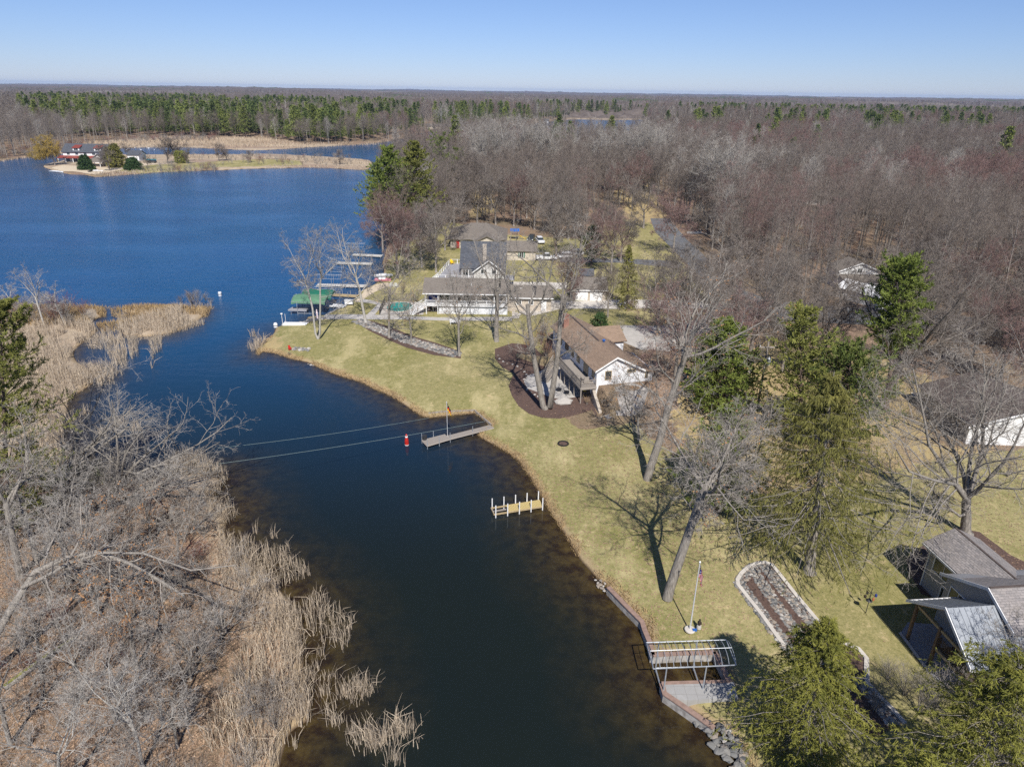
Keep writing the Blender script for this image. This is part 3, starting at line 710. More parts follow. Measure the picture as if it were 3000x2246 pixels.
# the air: everything stands inside it
hb = np.array([(x, y, z) for x in (-16500, 16500) for y in (-400, 14800) for z in (-12, 75)], float)
hm = npmesh('haze', hb, [(0, 1, 3, 2), (4, 6, 7, 5), (0, 4, 5, 1), (2, 3, 7, 6), (0, 2, 6, 4), (1, 5, 7, 3)])
m, t, n, l = nt('haze'); out = n.new("ShaderNodeOutputMaterial"); pv = n.new("ShaderNodeVolumePrincipled")
pv.inputs['Color'].default_value = (.42, .62, 1, 1); pv.inputs['Density'].default_value = 4.5e-5; pv.inputs['Anisotropy'].default_value = 0.
l.new(pv.outputs[0], out.inputs['Volume']); hm.materials.append(m)
meta(link('haze', hm), 'thin pale blue haze in the air over the far woods', None, None, 'stuff')
# ------------------------------------------------------------------ single trees of the yards and banks
def lean_of(p, H, topx):
    q = p + [0, 0, H]; w = (q - [0, 0, CAM_H]) @ _f
    return (topx - proj(q)[0]) * w / FPX
def bare(seed, base, top, label, name='oak_tree', r=None, tm='bark_near', cm='twig_near', group=None, H=None, leanf=1., ly=0., **k):
    p = gp(*base); H = H or hgt(p, top[1]); lx = lean_of(p, H, top[0]) * leanf
    T, C, L = deciduous(seed, H, r or H * .0135, (lx, ly), **k)
    return tree_thing(name, (p[0], p[1], p[2] - .08), label, 'tree', T, C, L, tm, cm, group=group)
near_tree = dict(detail=3, minr=.011)
T1p = gp(1955, 1755)
def offs(base, pts): return [(0, 0, 0)] + [tuple(at(x, y, z) - np.array([0, 0, .7]) - np.array([base[0], base[1], 0])) for x, y, z in pts]
def up(base, pts):
    """trunk line in the upright plane through the base: (px, py) -> offsets from the base"""
    out = [(0., 0., 0.)]
    for x, y in pts:
        d = _f * FPX + _r * (x - 1500) - _u * (y - 1123); t = base[1] / d[1]; q = np.array([0, 0, CAM_H]) + d * t
        out.append((q[0] - base[0], 0., q[2] - base[2]))
    return out
pp = up(T1p, [(1962, 1725), (1998, 1620), (2025, 1540), (2050, 1470), (2068, 1425)])
H1 = hgt(T1p, 1150)
T, C, L = deciduous(21, H1, .36, (3.5, 0), fork=.5, nl=4, spread=.95, side=4, dens=1.05, detail=3, leaves=110, minr=.011, droop=.03, pathpts=pp, limb_len=1.0)
tree_thing('oak_tree', (T1p[0], T1p[1], .62), 'tall leaning bare oak on the lawn beside the flagpole, with a long shadow', 'tree', T, C, L, 'bark_near', 'twig_near')
p = gp(1896, 1404); pp = up(p, [(1905, 1370), (1935, 1280), (1958, 1190), (1985, 1110), (2008, 1040)])
T, C, L = deciduous(22, 25.5, .38, (4.2, 0), fork=.52, nl=4, spread=.6, side=4, dens=.78, detail=3, leaves=160, pathpts=pp, minr=.012)
tree_thing('oak_tree', (p[0], p[1], p[2] - .08), 'tall bare oak on the bank with rusty leaves round its leaning trunk', 'tree', T, C, L, 'bark_near', 'twig_near')
# the double trunk in the mulch bed: one tree, two stems
p = gp(1598, 1198)
ppA = up(p, [(1590, 1185), (1578, 1120), (1565, 1050), (1552, 960), (1545, 890)]); ppB = up(p, [(1612, 1190), (1622, 1120), (1634, 1040), (1640, 960), (1650, 860)])
e = empty('twin_trunk_tree', (p[0], p[1], p[2] - .08), 0, 'bare tree with two grey trunks rising from the mulch bed by the patio', 'tree')
for sd, pth in ((23, ppA), (24, ppB)):
    T, C, L = deciduous(sd, 24, .36, (-1.2 if sd == 23 else .6, 0), fork=.55, nl=3, spread=.55, side=4, dens=.95, pathpts=pth, **near_tree)
    link('trunk', npmesh('trunk', *T, mat='bark_near', smooth=True), e); link('crown', npmesh('crown', *C, mat='twig_near'), e)
bare(25, (1455, 1000), (1450, 645), 'thick grey bare tree standing on the lawn before the long white deck house', r=.42, fork=.38, nl=4, spread=.6, side=3, dens=.75, **near_tree)
bare(26, (1346, 1043), (1325, 745), 'bare oak at the lower end of the rubble strip, a few brown leaves left', fork=.4, nl=4, spread=.8, side=3, leaves=60, dens=.9, **near_tree)
bare(27, (1206, 1008), (1190, 790), 'small crooked bare oak with brown leaves in the rubble strip', fork=.38, nl=3, spread=.9, side=3, leaves=90, dens=.85, **near_tree)
bare(28, (1140, 989), (1138, 690), 'slim bare tree midway along the rubble strip, in front of the pool', fork=.5, nl=3, spread=.45, side=5, dens=.85, **near_tree)
bare(29, (1072, 946), (1012, 640), 'leaning bare tree at the upper end of the rubble strip beside the concrete path', fork=.5, nl=3, spread=.5, side=5, dens=.8, cm='twig_near', tm='bark_pale', **near_tree)
p = gp(932, 993); e = empty('twin_stem_birch', (p[0], p[1], p[2] - .08), 0, 'pale bare tree with two thin stems alone on the grassy point', 'tree')
for sd, pth, lx in ((30, [(924, 975), (915, 900), (903, 850), (893, 820)], -2.2), (31, [(937, 975), (938, 900), (938, 830), (943, 800)], .8)):
    T, C, L = deciduous(sd, 16.5 if sd == 30 else 15.5, .155, (lx, 0), fork=.5, nl=3, spread=.5, side=4, dens=.8, pathpts=up(p, pth), **near_tree)
    link('trunk', npmesh('trunk', *T, mat='bark_pale', smooth=True), e); link('crown', npmesh('crown', *C, mat='twig_near'), e)
bare(32, (2829, 1561), (2850, 1000), 'wide spreading bare maple behind the grey shingled house', 'maple_tree', r=.5, fork=.22, nl=6, spread=.62, side=2, dens=1.1, detail=3, minr=.010, cm='twig_near')
bare(33, (2583, 1188), (2760, 720), 'big dark bare oak leaning over the yard beside the tallest pine', r=.62, fork=.3, nl=5, spread=.75, side=3, dens=1.1, detail=3, minr=.014, tm='bark_dark', cm='twig_grey', leanf=1.6)
bare(34, (2403, 1108), (2420, 790), 'dark bare oak forking low behind the twisted pine', r=.42, fork=.3, nl=4, spread=.7, side=3, detail=3, minr=.014, tm='bark_dark', cm='twig_grey')
bare(35, (2190, 1093), (2240, 740), 'bare tree with a leaning trunk just behind the power pole', r=.4, fork=.38, nl=4, spread=.6, side=3, detail=3, minr=.014, cm='twig_grey')
bare(36, (2020, 1035), (2005, 740), 'slim bare tree between the ranch house and the bushy green pine', r=.26, fork=.4, nl=4, spread=.5, side=3, dens=.7, detail=3, minr=.014, cm='twig_grey')
bare(37, (2690, 945), (2740, 690), 'broad bare oak by the road beyond the tallest pine', r=.5, fork=.3, nl=5, spread=.7, side=3, detail=3, minr=.016, tm='bark_dark', cm='twig_grey')
bare(38, (1872, 1290), (1860, 1010), 'low bare tree with brown leaves on the slope right of the ranch house', fork=.3, nl=4, spread=.8, side=3, leaves=80, dens=.8, **near_tree)
bare(39, (2190, 1500), (2200, 1190), 'grey bushy bare tree in front of the green pines on the lawn edge', r=.2, fork=.25, nl=6, spread=.7, side=3, dens=.8, droop=.04, **near_tree)
# copies of four middle-distance yard trees
YT = []
for v in range(5):
    T, C, L = deciduous(60 + v, 17, .3, (.5, 0), fork=.34, nl=5, spread=.66, side=3, dens=1.1, detail=3, minr=.017)
    YT.append((T, C, ['twig_grey', 'twig_brown', 'twig_grey', 'twig_grey', 'twig_red'][v]))
YPROTO = {}
def yard(base, topy, label, rz=None):
    v = len(YPROTO_log) % 5; YPROTO_log.append(1)
    p = gp(*base); H = hgt(p, topy); s = H / 17.
    if v not in YPROTO:
        T, C, cm = YT[v]; e = tree_thing('bare_oak_tree', (p[0], p[1], p[2] - .08), label, 'tree', T, C, tm='bark', cm=cm, group='bare trees in the yards'); e.scale = (s,) * 3; YPROTO[v] = e
    else: e = copy_tree(YPROTO[v], (p[0], p[1], p[2] - .08), len(YPROTO_log) * 1.7, s, label)
    return e
YPROTO_log = []
for b, ty, lb in [
    ((2062, 905), 690, 'bare oak where the driveway meets the road'), ((2150, 850), 660, 'bare oak on the near verge of the road'), ((2300, 872), 700, 'bare oak across the road, left of the white house'),
    ((2330, 985), 780, 'bare oak on the near road verge below the white house'), ((2800, 955), 700, 'bare oak beyond the road right of the tallest pine'),
    ((2880, 1010), 760, 'bare oak at the road edge above the dark roofed house'), ((2965, 1040), 790, 'bare oak behind the dark roofed house near the picture edge'), ((2905, 930), 700, 'bare oak in the leaf litter beyond the road'),
    ((2240, 960), 730, 'bare oak on the near road verge opposite the white house'), ((1165, 815), 560, 'bare tree on the shore just above the white garden chairs'), ((1197, 765), 560, 'bare tree between the shore and the upper docks'),
    ((1236, 783), 590, 'bare tree on the grass left of the railed deck'), ((1278, 798), 600, 'bare tree beside the railed deck of the dark roofed house'), ((1304, 733), 560, 'thick trunked bare tree beside the house with the red door'),
    ((1122, 742), 560, 'bare tree leaning over the uppermost docks'), ((1150, 690), 520, 'bare tree under the tall shoreline pines'), ((1250, 690), 520, 'bare tree at the foot of the second shoreline pine'), ((1629, 763), 560, 'bare tree beside the parked white pickup truck'),
    ((1700, 757), 560, 'bare tree beyond the parked cars'), ((1790, 802), 600, 'pale double bare tree on the lawn beside the small pine'), ((1818, 766), 580, 'slim bare tree by the far driveway'),
    ((2085, 700), 500, 'bare oak at the left edge of the road where it straightens'), ((2160, 745), 530, 'bare oak on the far verge of the road'), ((2010, 625), 470, 'bare oak on the left verge near the far end of the road'), ((1655, 905), 720, 'bare tree at the corner of the garage driveway'),
    ((1960, 870), 680, 'bare tree on the grass strip by the garage driveway'), ((1780, 930), 760, 'low bare tree beside the dark blue spruce'), ((1925, 985), 745, 'bare tree behind the ranch house chimney side'),
    ((2600, 870), 680, 'bare oak hiding the corner of the white house'), ((2990, 1180), 890, 'bare oak at the picture edge above the white gable'), ((2420, 1010), 770, 'bare oak behind the dark lower pine'), ((2110, 1000), 760, 'bare oak right of the paved apron'),
    ((2240, 720), 520, 'bare oak at the bend of the far road'), ((2060, 650), 480, 'bare oak on the left verge of the far road'), ((1972, 742), 560, 'bare oak left of the road above the lane'), ((2125, 800), 590, 'bare oak at the road side opposite the grass strip'), ((1330, 662), 500, 'bare tree behind the left end of the hip roofed house'), ((1398, 652), 480, 'bare tree straight behind the hip roof'), ((1452, 658), 490, 'bare tree behind the right end of the hip roof'), ((1505, 662), 500, 'bare tree behind the blue play tower'), ((1565, 672), 510, 'bare tree behind the two cars by the beige garage'), ((1622, 688), 530, 'bare tree in the grass beyond the white pickup'), ((1665, 700), 540, 'bare tree beyond the white cars'), ((1252, 645), 470, 'bare tree in the shade of the lakeshore pines'), ((1852, 612), 450, 'bare tree at the top of the sunny lawn strip'), ((1885, 668), 500, 'bare tree on the sunny lawn strip by the road'), ((1762, 705), 550, 'bare tree beyond the small dark pine'), ((1352, 612), 450, 'bare tree in the yellow clearing behind the houses'), ((1440, 615), 450, 'second bare tree in the yellow clearing behind the houses'),
    ((1975, 1125), 830, 'bare oak on the leafy slope right of the gravel patch'), ((1965, 985), 730, 'bare oak at the near edge of the paved apron'), ((2085, 955), 720, 'bare oak on the apron side of the road'), ((2290, 1090), 840, 'bare oak between the power pole and the dark forked oak'),
    ((2705, 1015), 770, 'bare oak at the near verge right of the tallest pine'), ((2835, 1085), 840, 'bare oak above the roof of the brown roofed house'), ((2925, 1120), 860, 'bare oak behind the brown roofed house, near its white gable'), ((2690, 850), 640, 'bare oak on the far verge right of the white house'),
    ((2455, 925), 700, 'bare oak in front of the bright metal roofed outbuilding'), ((2990, 960), 730, 'bare oak beyond the road at the picture edge'), ((2150, 1120), 870, 'bare oak just behind the bushy green pine'),
    ((2740, 1090), 830, 'bare oak in front of the small concrete slab')]:
    yard(b, ty, lb)
POPL = []
for i, (b, ty, lb) in enumerate([((1460, 560), 345, 'broad pale crowned poplar rising above the brown woods'), ((1530, 540), 350, 'second broad pale poplar right of the broadest one'), ((1590, 545), 360, 'pale poplar at the right of the pale group'), ((1400, 560), 375, 'pale poplar at the left of the pale group'), ((1840, 560), 362, 'broad pale poplar beyond the far road'),
    ((1905, 565), 360, 'tall pale poplar next to the broad one beyond the road'), ((1770, 560), 385, 'slim pale poplar beyond the far road'), ((2115, 680), 405, 'white limbed poplar beside the far road'), ((2200, 600), 430, 'pale tree in the wood right of the white limbed poplar'), ((2580, 640), 470, 'pale trunked tree deep in the right woods')]):
    p = gp(*b); H = hgt(p, ty); s = H / 25.
    if i < 3:
        T, C, L = deciduous(360 + i, 25, .34, (0, 0), fork=.25, nl=7, spread=.42, side=3, dens=1.05, detail=3, minr=.022, limb_len=1.0)
        e = tree_thing('poplar_tree', p - [0, 0, .1], lb, 'tree', T, C, None, 'bark_pale', 'twig_pale', group='pale poplars over the woods'); e.scale = (s,) * 3; POPL.append(e)
    else: copy_tree(POPL[i % 3], p - [0, 0, .1], i * 1.3, s, lb)
# evergreens ----------------------------------------------------------
def ever(seed, base, top, Rad, label, name='pine_tree', catg='pine tree', tm='bark_pine', cm='needles_white_pine', H=None, leanf=1., **k):
    p = gp(*base); H = H or hgt(p, top[1]); lx = lean_of(p, H, top[0]) * leanf
    T, C = conifer(seed, H, Rad, lean=(lx, 0), **k)
    return tree_thing(name, (p[0], p[1], p[2] - .08), label, catg, T, C, tm=tm, cm=cm)
ever(71, (2370, 1675), (2440, 1085), 8.6, 'huge drooping spruce with a thick pale trunk on the lawn above the stone planter', 'spruce_tree', 'spruce', 'bark_near', 'needles_spruce', r=.5, start=.22, whorls=32, per=7, kind='spruce', droop=-.02, blade=.32, bw=.04, nb=13, sub=17, irregular=.3, gaps=.34, topexp=1.0)
ever(72, (2120, 1215), (2126, 935), 6.3, 'bushy bright green pine standing right of the ranch house', r=.3, start=.05, whorls=26, per=7, blade=.32, bw=.10, nb=18, sub=11, cm='needles_shore', irregular=.25)
ever(73, (2345, 1300), (2349, 905), 4.8, 'twisted yellow green pine in front of the power pole', r=.3, start=.12, whorls=22, per=6, blade=.28, bw=.09, nb=18, sub=10, cm='needles_yellowish', irregular=.4, gaps=.25, topexp=.55)
ever(74, (2595, 1205), (2645, 775), 3.9, 'tallest narrow pine with a long bare trunk between the bare oaks', r=.36, start=.46, whorls=19, per=7, blade=.34, bw=.10, nb=18, sub=11, cm='needles_shore', irregular=.5, gaps=.35, topexp=.35)
ever(75, (2470, 1300), (2490, 1020), 6.5, 'low spreading dark green pine right behind the huge spruce', r=.3, start=.15, whorls=16, per=7, blade=.34, bw=.10, nb=16, sub=11, cm='needles_white_pine', irregular=.4, gaps=.25, topexp=.5)
ever(76, (2100, 1500), (2130, 1190), 5.0, 'green pine half hidden behind the grey bushy tree', r=.25, start=.1, whorls=18, per=6, blade=.30, bw=.09, nb=16, sub=10, cm='needles_shore', irregular=.35)
ever(77, (1140, 715), (1135, 430), 9.2, 'tall dark green pine on the lakeshore, the left one of the pair', r=.45, start=.22, whorls=20, per=6, blade=.5, bw=.2, nb=14, sub=9, cm='needles_shore', irregular=.35, topexp=.8)
ever(78, (1210, 700), (1212, 412), 8.6, 'tall yellow green pine on the lakeshore, the right one of the pair', r=.45, start=.22, whorls=20, per=6, blade=.5, bw=.2, nb=13, sub=9, cm='needles_yellowish', irregular=.35, topexp=.8)
ever(89, (1108, 655), (1100, 478), 5.4, 'dark pine leaning over the lake left of the tall pair', r=.35, start=.15, whorls=16, per=6, blade=.5, bw=.18, nb=12, sub=8, cm='needles_white_pine', irregular=.4, topexp=.7)
ever(90, (1180, 640), (1178, 462), 5.6, 'dark green pine between and behind the tall shoreline pair', r=.35, start=.15, whorls=17, per=6, blade=.5, bw=.18, nb=12, sub=8, cm='needles_white_pine', irregular=.35, topexp=.7)
ever(79, (1290, 610), (1288, 396), 5.6, 'ragged pine with flat open boughs above the shore woods', r=.4, start=.45, whorls=10, per=5, blade=.6, bw=.18, nb=9, sub=7, irregular=.5, gaps=.3, topexp=.35)
ever(80, (1344, 600), (1342, 434), 3.8, 'small rounded pine beside the ragged open one', r=.3, start=.4, whorls=10, per=6, blade=.5, bw=.17, nb=8, sub=6, irregular=.4, topexp=.4)
ever(81, (1838, 905), (1842, 712), 3.2, 'neat pointed olive green spruce beside the garage driveway', 'spruce_tree', 'spruce', cm='needles_spruce', r=.22, start=.06, whorls=24, per=7, kind='spruce', blade=.3, bw=.08, nb=7, sub=7, irregular=.15, topexp=.95)
ever(82, (1732, 778), (1737, 662), 3.0, 'small dark green pine beside the parked cars', r=.22, start=.2, whorls=14, per=6, blade=.4, bw=.13, nb=8, sub=6, cm='needles_dark', irregular=.25, topexp=.6)
ever(83, (1762, 985), (1757, 912), 2.6, 'squat dark blue spruce behind the ranch house', 'spruce_tree', 'spruce', cm='needles_dark', r=.15, start=.03, whorls=12, per=8, kind='spruce', blade=.3, bw=.09, nb=8, sub=7, irregular=.2, topexp=.7)
ever(84, (22, 1560), (6, 872), 6.2, 'green pine rising beside the reed marsh at the picture edge', r=.3, start=.06, whorls=22, per=6, blade=.26, bw=.055, nb=28, sub=14, cm='needles_yellowish', irregular=.4, gaps=.3, topexp=.6)
ever(85, (2335, 2225), (2446, 1770), 4.9, 'bushy yellow green hemlock growing over the lower end of the stone planter', 'hemlock_tree', 'hemlock', 'bark_near', 'needles_hemlock', H=11.6, r=.24, start=.05, whorls=30, per=8, kind='hemlock', blade=.19, bw=.04, nb=22, sub=12, irregular=.3, gaps=.25, topexp=.85, leanf=0)
ever(86, (2800, 2420), (2775, 1962), 5.0, 'bushy yellow green hemlock in front of the grey house porch', 'hemlock_tree', 'hemlock', 'bark_near', 'needles_hemlock', H=12.6, r=.26, start=.05, whorls=30, per=8, kind='hemlock', blade=.19, bw=.04, nb=22, sub=12, irregular=.35, gaps=.25, topexp=.5, leanf=0)
ever(87, (2570, 2680), (2600, 2100), 4.6, 'hemlock at the bottom edge between the two larger ones', 'hemlock_tree', 'hemlock', 'bark_near', 'needles_hemlock', H=10.5, r=.24, start=.05, whorls=26, per=8, kind='hemlock', blade=.19, bw=.04, nb=20, sub=12, irregular=.35, gaps=.3, topexp=.5, leanf=0)
ever(88, (2230, 710), (2180, 630), 2.2, 'small round green pine in the woods beside the far road', cm='needles_dark', H=5.5, r=.12, start=.1, whorls=9, per=6, blade=.35, bw=.12, nb=8, sub=6, leanf=0)
# left bank -----------------------------------------------------------
LB = dict(detail=3, minr=.0085)
for sd, base, lx, ly, H, lb, kw in [
    (41, (150, 1480), 8.5, 5., 13, 'old bare oak reaching its crown out over the reeds and the channel', dict(fork=.28, nl=4, spread=.6, r=.32)),
    (42, (292, 1500), 9.5, 2.5, 13, 'bare oak leaning far out over the dark water below the cables', dict(fork=.28, nl=4, spread=.6, r=.26, dens=.7)),
    (43, (392, 1480), 10.5, -.5, 10, 'bare oak at the water edge with limbs stretched low over the channel', dict(fork=.25, nl=4, spread=.6, r=.24, dens=.65)),
    (44, (60, 1690), .6, 1., 15, 'straight grey bare tree among the brown leaves of the near bank', dict(fork=.5, nl=3, spread=.5, r=.24)),
    (45, (110, 1650), -.5, 1., 12, 'thin grey bare tree behind the pale leaning trunk', dict(fork=.5, nl=3, spread=.5, r=.15)),
    (46, (205, 1710), .4, 1., 11, 'bare tree with a curved grey trunk rising from brown leaves', dict(fork=.45, nl=3, spread=.55, r=.16)),
    (47, (292, 1800), -.2, .5, 11, 'slim bare tree in the middle of the near bank', dict(fork=.5, nl=3, spread=.5, r=.13)),
    (48, (401, 1960), .2, .3, 10.5, 'slim oak still holding clumps of tan leaves on the near bank', dict(fork=.45, nl=4, spread=1.0, r=.13, leaves=420)),
    (49, (206, 2330), .3, .2, 10, 'pale twiggy young tree at the bottom of the near bank', dict(fork=.4, nl=4, spread=.55, r=.09)),
    (50, (420, 2250), .2, 0, 10.5, 'pale young tree with fine twigs near the bottom reeds', dict(fork=.4, nl=4, spread=.5, r=.09)),
    (51, (520, 1640), 1.5, 0, 8, 'small bare tree leaning over the reeds at the channel edge', dict(fork=.35, nl=3, spread=.6, r=.09, dens=.55)),
    (52, (560, 1560), 2.5, 1, 7.5, 'low bare tree beside the reeds under the cables', dict(fork=.3, nl=3, spread=.7, r=.09, dens=.55)),
    (53, (640, 1880), 1.5, .5, 6, 'grey tangled low tree spreading above the bank reeds', dict(fork=.2, nl=5, spread=.9, r=.09, dens=.7)),
    (54, (30, 2180), .5, 0, 11, 'bare tree at the lower picture corner of the near bank', dict(fork=.4, nl=4, spread=.5, r=.12)),
    (55, (330, 1690), .5, .5, 9, 'bare tree with tan leaves behind the pale leaning limb', dict(fork=.4, nl=4, spread=.7, r=.12, leaves=200)),
    (56, (480, 1760), .5, .5, 7, 'small oak with tan leaves close to the bank reeds', dict(fork=.4, nl=4, spread=.8, r=.1, leaves=260)),
    (57, (130, 955), -.6, 0, 10.5, 'pale bare tree standing in the marsh before the open lake', dict(fork=.5, nl=3, spread=.5, r=.14)),
    (58, (192, 952), -1.2, 0, 8.5, 'pale crooked bare tree in the marsh, right of its taller neighbour', dict(fork=.5, nl=3, spread=.5, r=.13)),
    (391, (250, 2060), .3, 0, 9.5, 'grey bare tree above the mossy log', dict(fork=.4, nl=4, spread=.5, r=.1)), (392, (120, 1965), .4, 0, 9, 'grey bare tree right behind the mossy log', dict(fork=.4, nl=4, spread=.5, r=.1)),
    (393, (335, 2110), .2, 0, 8.5, 'thin pale tree between the mossy log and the bottom reeds', dict(fork=.35, nl=4, spread=.5, r=.08)), (394, (520, 2190), .2, 0, 7.5, 'small pale tree at the inner edge of the bottom reeds', dict(fork=.35, nl=4, spread=.55, r=.08)),
    (395, (560, 1990), .4, 0, 7.5, 'small grey tree behind the widest stand of reeds', dict(fork=.35, nl=4, spread=.6, r=.08)), (396, (160, 1830), .2, .3, 9, 'grey bare tree under the arching pale trunk', dict(fork=.4, nl=4, spread=.5, r=.1)),
    (397, (440, 1590), 1., .3, 8.5, 'grey bare tree above the tan leaved oaks', dict(fork=.35, nl=4, spread=.55, r=.1)), (398, (230, 1560), 1.2, .5, 10, 'grey bare tree between the two big leaning oaks and the arch', dict(fork=.35, nl=4, spread=.55, r=.13)),
    (59, (45, 935), -.6, 0, 7, 'broken pale dead tree in the marsh', dict(fork=.6, nl=2, spread=.4, r=.1, side=2)),
]:
    p = gp(*base); kw2 = dict(side=4, dens=.8); kw2.update(LB); kw2.update(kw)
    kw2['r'] = kw2['r'] * 1.3; T, C, L = deciduous(sd, H, lean=(lx, ly), **kw2)
    tree_thing('bank_tree', (p[0], p[1], p[2] - .08), lb, 'tree', T, C, L, 'bark_near' if sd not in (49, 50, 57, 58, 59) else 'bark_pale', 'twig_pale_near')
# pale leaning tree crossing the picture's lower part
def bigpath(pts): return np.array([at(x, y, z) for x, y, z in pts])
Pm = bigpath([(-120, 2060, .3), (-40, 1910, 3.2), (40, 1770, 6), (105, 1672, 7.6), (190, 1635, 8.4), (285, 1615, 9), (380, 1650, 8.7), (470, 1700, 8.3), (540, 1745, 8.)])
base = Pm[0].copy(); e = empty('leaning_tree', (base[0], base[1], base[2]), 0, 'pale barked tree bent in a long arch across the near bank', 'tree')
P0 = (Pm - base)[None]; R0 = np.linspace(.3, .07, 9)[None]
P1 = (bigpath([(65, 1720, 7.0), (130, 1690, 8.0), (200, 1650, 8.8), (300, 1618, 9.6), (420, 1620, 9.8), (560, 1670, 9.6), (690, 1655, 9.4)]) - base)[None]; R1 = np.linspace(.16, .04, 7)[None]
rg = np.random.default_rng(77)
lim = [grow(rg, P0, R0, 16, .35, .98, 1, .8, 6, .2, .04, .5, .3, .3, length=4.2), grow(rg, P1, R1, 12, .2, .98, 1, .8, 6, .2, .03, .5, .3, .3, length=3.6)]
Pl = np.concatenate([a for a, b in lim]); Rl = np.concatenate([b for a, b in lim])
b2, r2 = grow(rg, Pl, Rl, 7, .15, .98, .5, .8, 4, .22, .02, .5, .4, .3, minr=.01); b3, r3 = grow(rg, b2, r2, 6, .15, 1, .5, .75, 3, .22, .0, .6, .5, .3, minr=.007)
link('trunk', npmesh('trunk', *cat([tubes(P0, R0, 9), tubes(P1, R1, 7)]), mat='bark_near', smooth=True), e)
link('crown', npmesh('crown', *cat([tubes(Pl, Rl, 5), tubes(b2, r2, 3), ribbons(b3, r3, rg)]), mat='twig_near'), e)
# bare trees by the porch at the bottom corner
for sd, base_, H, lb in ((91, (3010, 2150), 9, 'bare tree with thin upright branches in front of the metal porch roof'), (92, (2960, 2330), 7.5, 'low bare tree between the hemlock and the grey house')):
    p = gp(*base_); T, C, L = deciduous(sd, H, .13, (-.6, 0), fork=.3, nl=5, spread=.6, side=3, dens=1., detail=3, minr=.008)
    tree_thing('bare_tree', p - [0, 0, .08], lb, 'tree', T, C, L, 'bark_near', 'twig_near')
# shrubs --------------------------------------------------------------
def shrub_mesh(seed, H, spread=.5, n=14, minr=.006, lean=0):
    rg = np.random.default_rng(seed)
    a = rg.uniform(0, 6.28, n); d = np.stack([np.cos(a), np.sin(a)], 1); K = 5; s = np.linspace(0, 1, K)
    P = np.zeros((n, K, 3)); q = rg.uniform(.2, 1, n)
    for k in range(K):
        P[:, k, :2] = d * (q * spread * H * s[k] ** 1.2)[:, None] + d * .08 + rg.normal(0, .02 * H, (n, 2)) * s[k]
        P[:, k, 2] = H * s[k] * rg.uniform(.85, 1, n)
    P[:, 0, 2] = 0; Rr = np.linspace(.022, .008, K)[None] * np.ones((n, 1))
    b, r = grow(rg, P, Rr, 7, .25, 1, .45, .6, 4, .2, .1, .6, .4, .3, minr=minr); c, r2 = grow(rg, b, r, 5, .2, 1, .5, .7, 3, .2, .08, .7, .5, .3, minr=minr * .8)
    return tubes(P, Rr, 4), cat([ribbons(b, r, rg), ribbons(c, r2, rg)])
SHB = []
for v in range(5):
    S, Tw = shrub_mesh(120 + v, 2.2 + .3 * v, .45)
    SHB.append((S, Tw))
shrub_proto = {}
def shrub(base, label, v, s=1., cm='twig_near', group=None):
    key = (v, cm); p = gp(*base)
    if key not in shrub_proto:
        S, Tw = SHB[v]; e = empty('bare_shrub', p - [0, 0, .05], 0, label, 'shrub', group); link('stems', npmesh('stems', *S, mat='bark'), e); link('twigs', npmesh('twigs', *Tw, mat=cm), e)
        e.scale = (s,) * 3; shrub_proto[key] = e
    else: e = copy_tree(shrub_proto[key], p - [0, 0, .05], s * 7, s, label, group)
    return e
for i, (b, v, s, cm, lb) in enumerate([
    ((2650, 2035), 1, 1.0, 'twig_near', 'grey bare shrub at the patio edge below the porch'), ((2600, 1990), 0, .8, 'twig_near', 'small grey bare shrub at the corner of the blue patio edge'), ((2740, 2070), 2, 1.1, 'twig_near', 'tall grey bare shrub under the porch railing'),
    ((2690, 2090), 3, .9, 'twig_near', 'grey bare shrub between patio edge and hemlock'), ((2560, 2080), 4, .9, 'twig_near', 'grey bare shrub beside the lower curb of the planter'), ((2840, 2090), 4, 1., 'twig_near', 'grey bare shrub right below the porch railing'),
    ((1560, 1030), 1, 1.3, 'red_brush', 'reddish bare shrub on the slope left of the ranch house'), ((1540, 1050), 2, 1.1, 'red_brush', 'reddish bare shrub behind the sloping wall'), ((1585, 1010), 3, 1.2, 'red_brush', 'reddish bare shrub by the far corner of the ranch house'),
    ((1600, 1045), 0, 1.2, 'red_brush', 'reddish bare shrub next to the deck stairs'), ((2950, 1395), 2, .9, 'twig_red', 'bare shrub on the lawn in front of the white gable'), ((2750, 1385), 3, .8, 'twig_brown', 'low bare shrub alone on the dry lawn'),
    ((2690, 1230), 1, 1., 'twig_brown', 'bare shrub along the shaded wall of the dark roofed house'), ((2730, 1262), 4, 1., 'twig_brown', 'second bare shrub along the shaded wall of the dark roofed house'), ((1810, 985), 1, 1.1, 'twig_near', 'grey bare shrub beside the squat dark spruce'),
    ((1790, 1175), 2, .7, 'sedge', 'tan clump of dry grass at the foot of the curved stone wall'), ((1720, 1185), 0, .5, 'sedge', 'tan clump of dry grass at the patio edge'), ((1705, 1168), 3, .45, 'sedge', 'small tan grass clump beside the deck post'),
    ((850, 1046), 0, .4, 'twig_brown', 'tiny bare bush in the fire ring on the point'), ((1180, 860), 2, .9, 'twig_red', 'reddish bare shrub on the grass between the chairs and the pool'), ((1185, 770), 3, 1.1, 'twig_red', 'reddish bare shrub on the slope above the docks'),
    ((1270, 740), 4, 1.3, 'twig_brown', 'dark bare thicket in the shade left of the slate roof'), ((1230, 745), 1, 1.3, 'twig_brown', 'dark bare thicket under the shore trees'), ((1680, 890), 2, .6, 'twig_red', 'small bare shrub against the garage wall')]):
    shrub(b, lb, v, s, cm, 'bare shrubs in the yards')
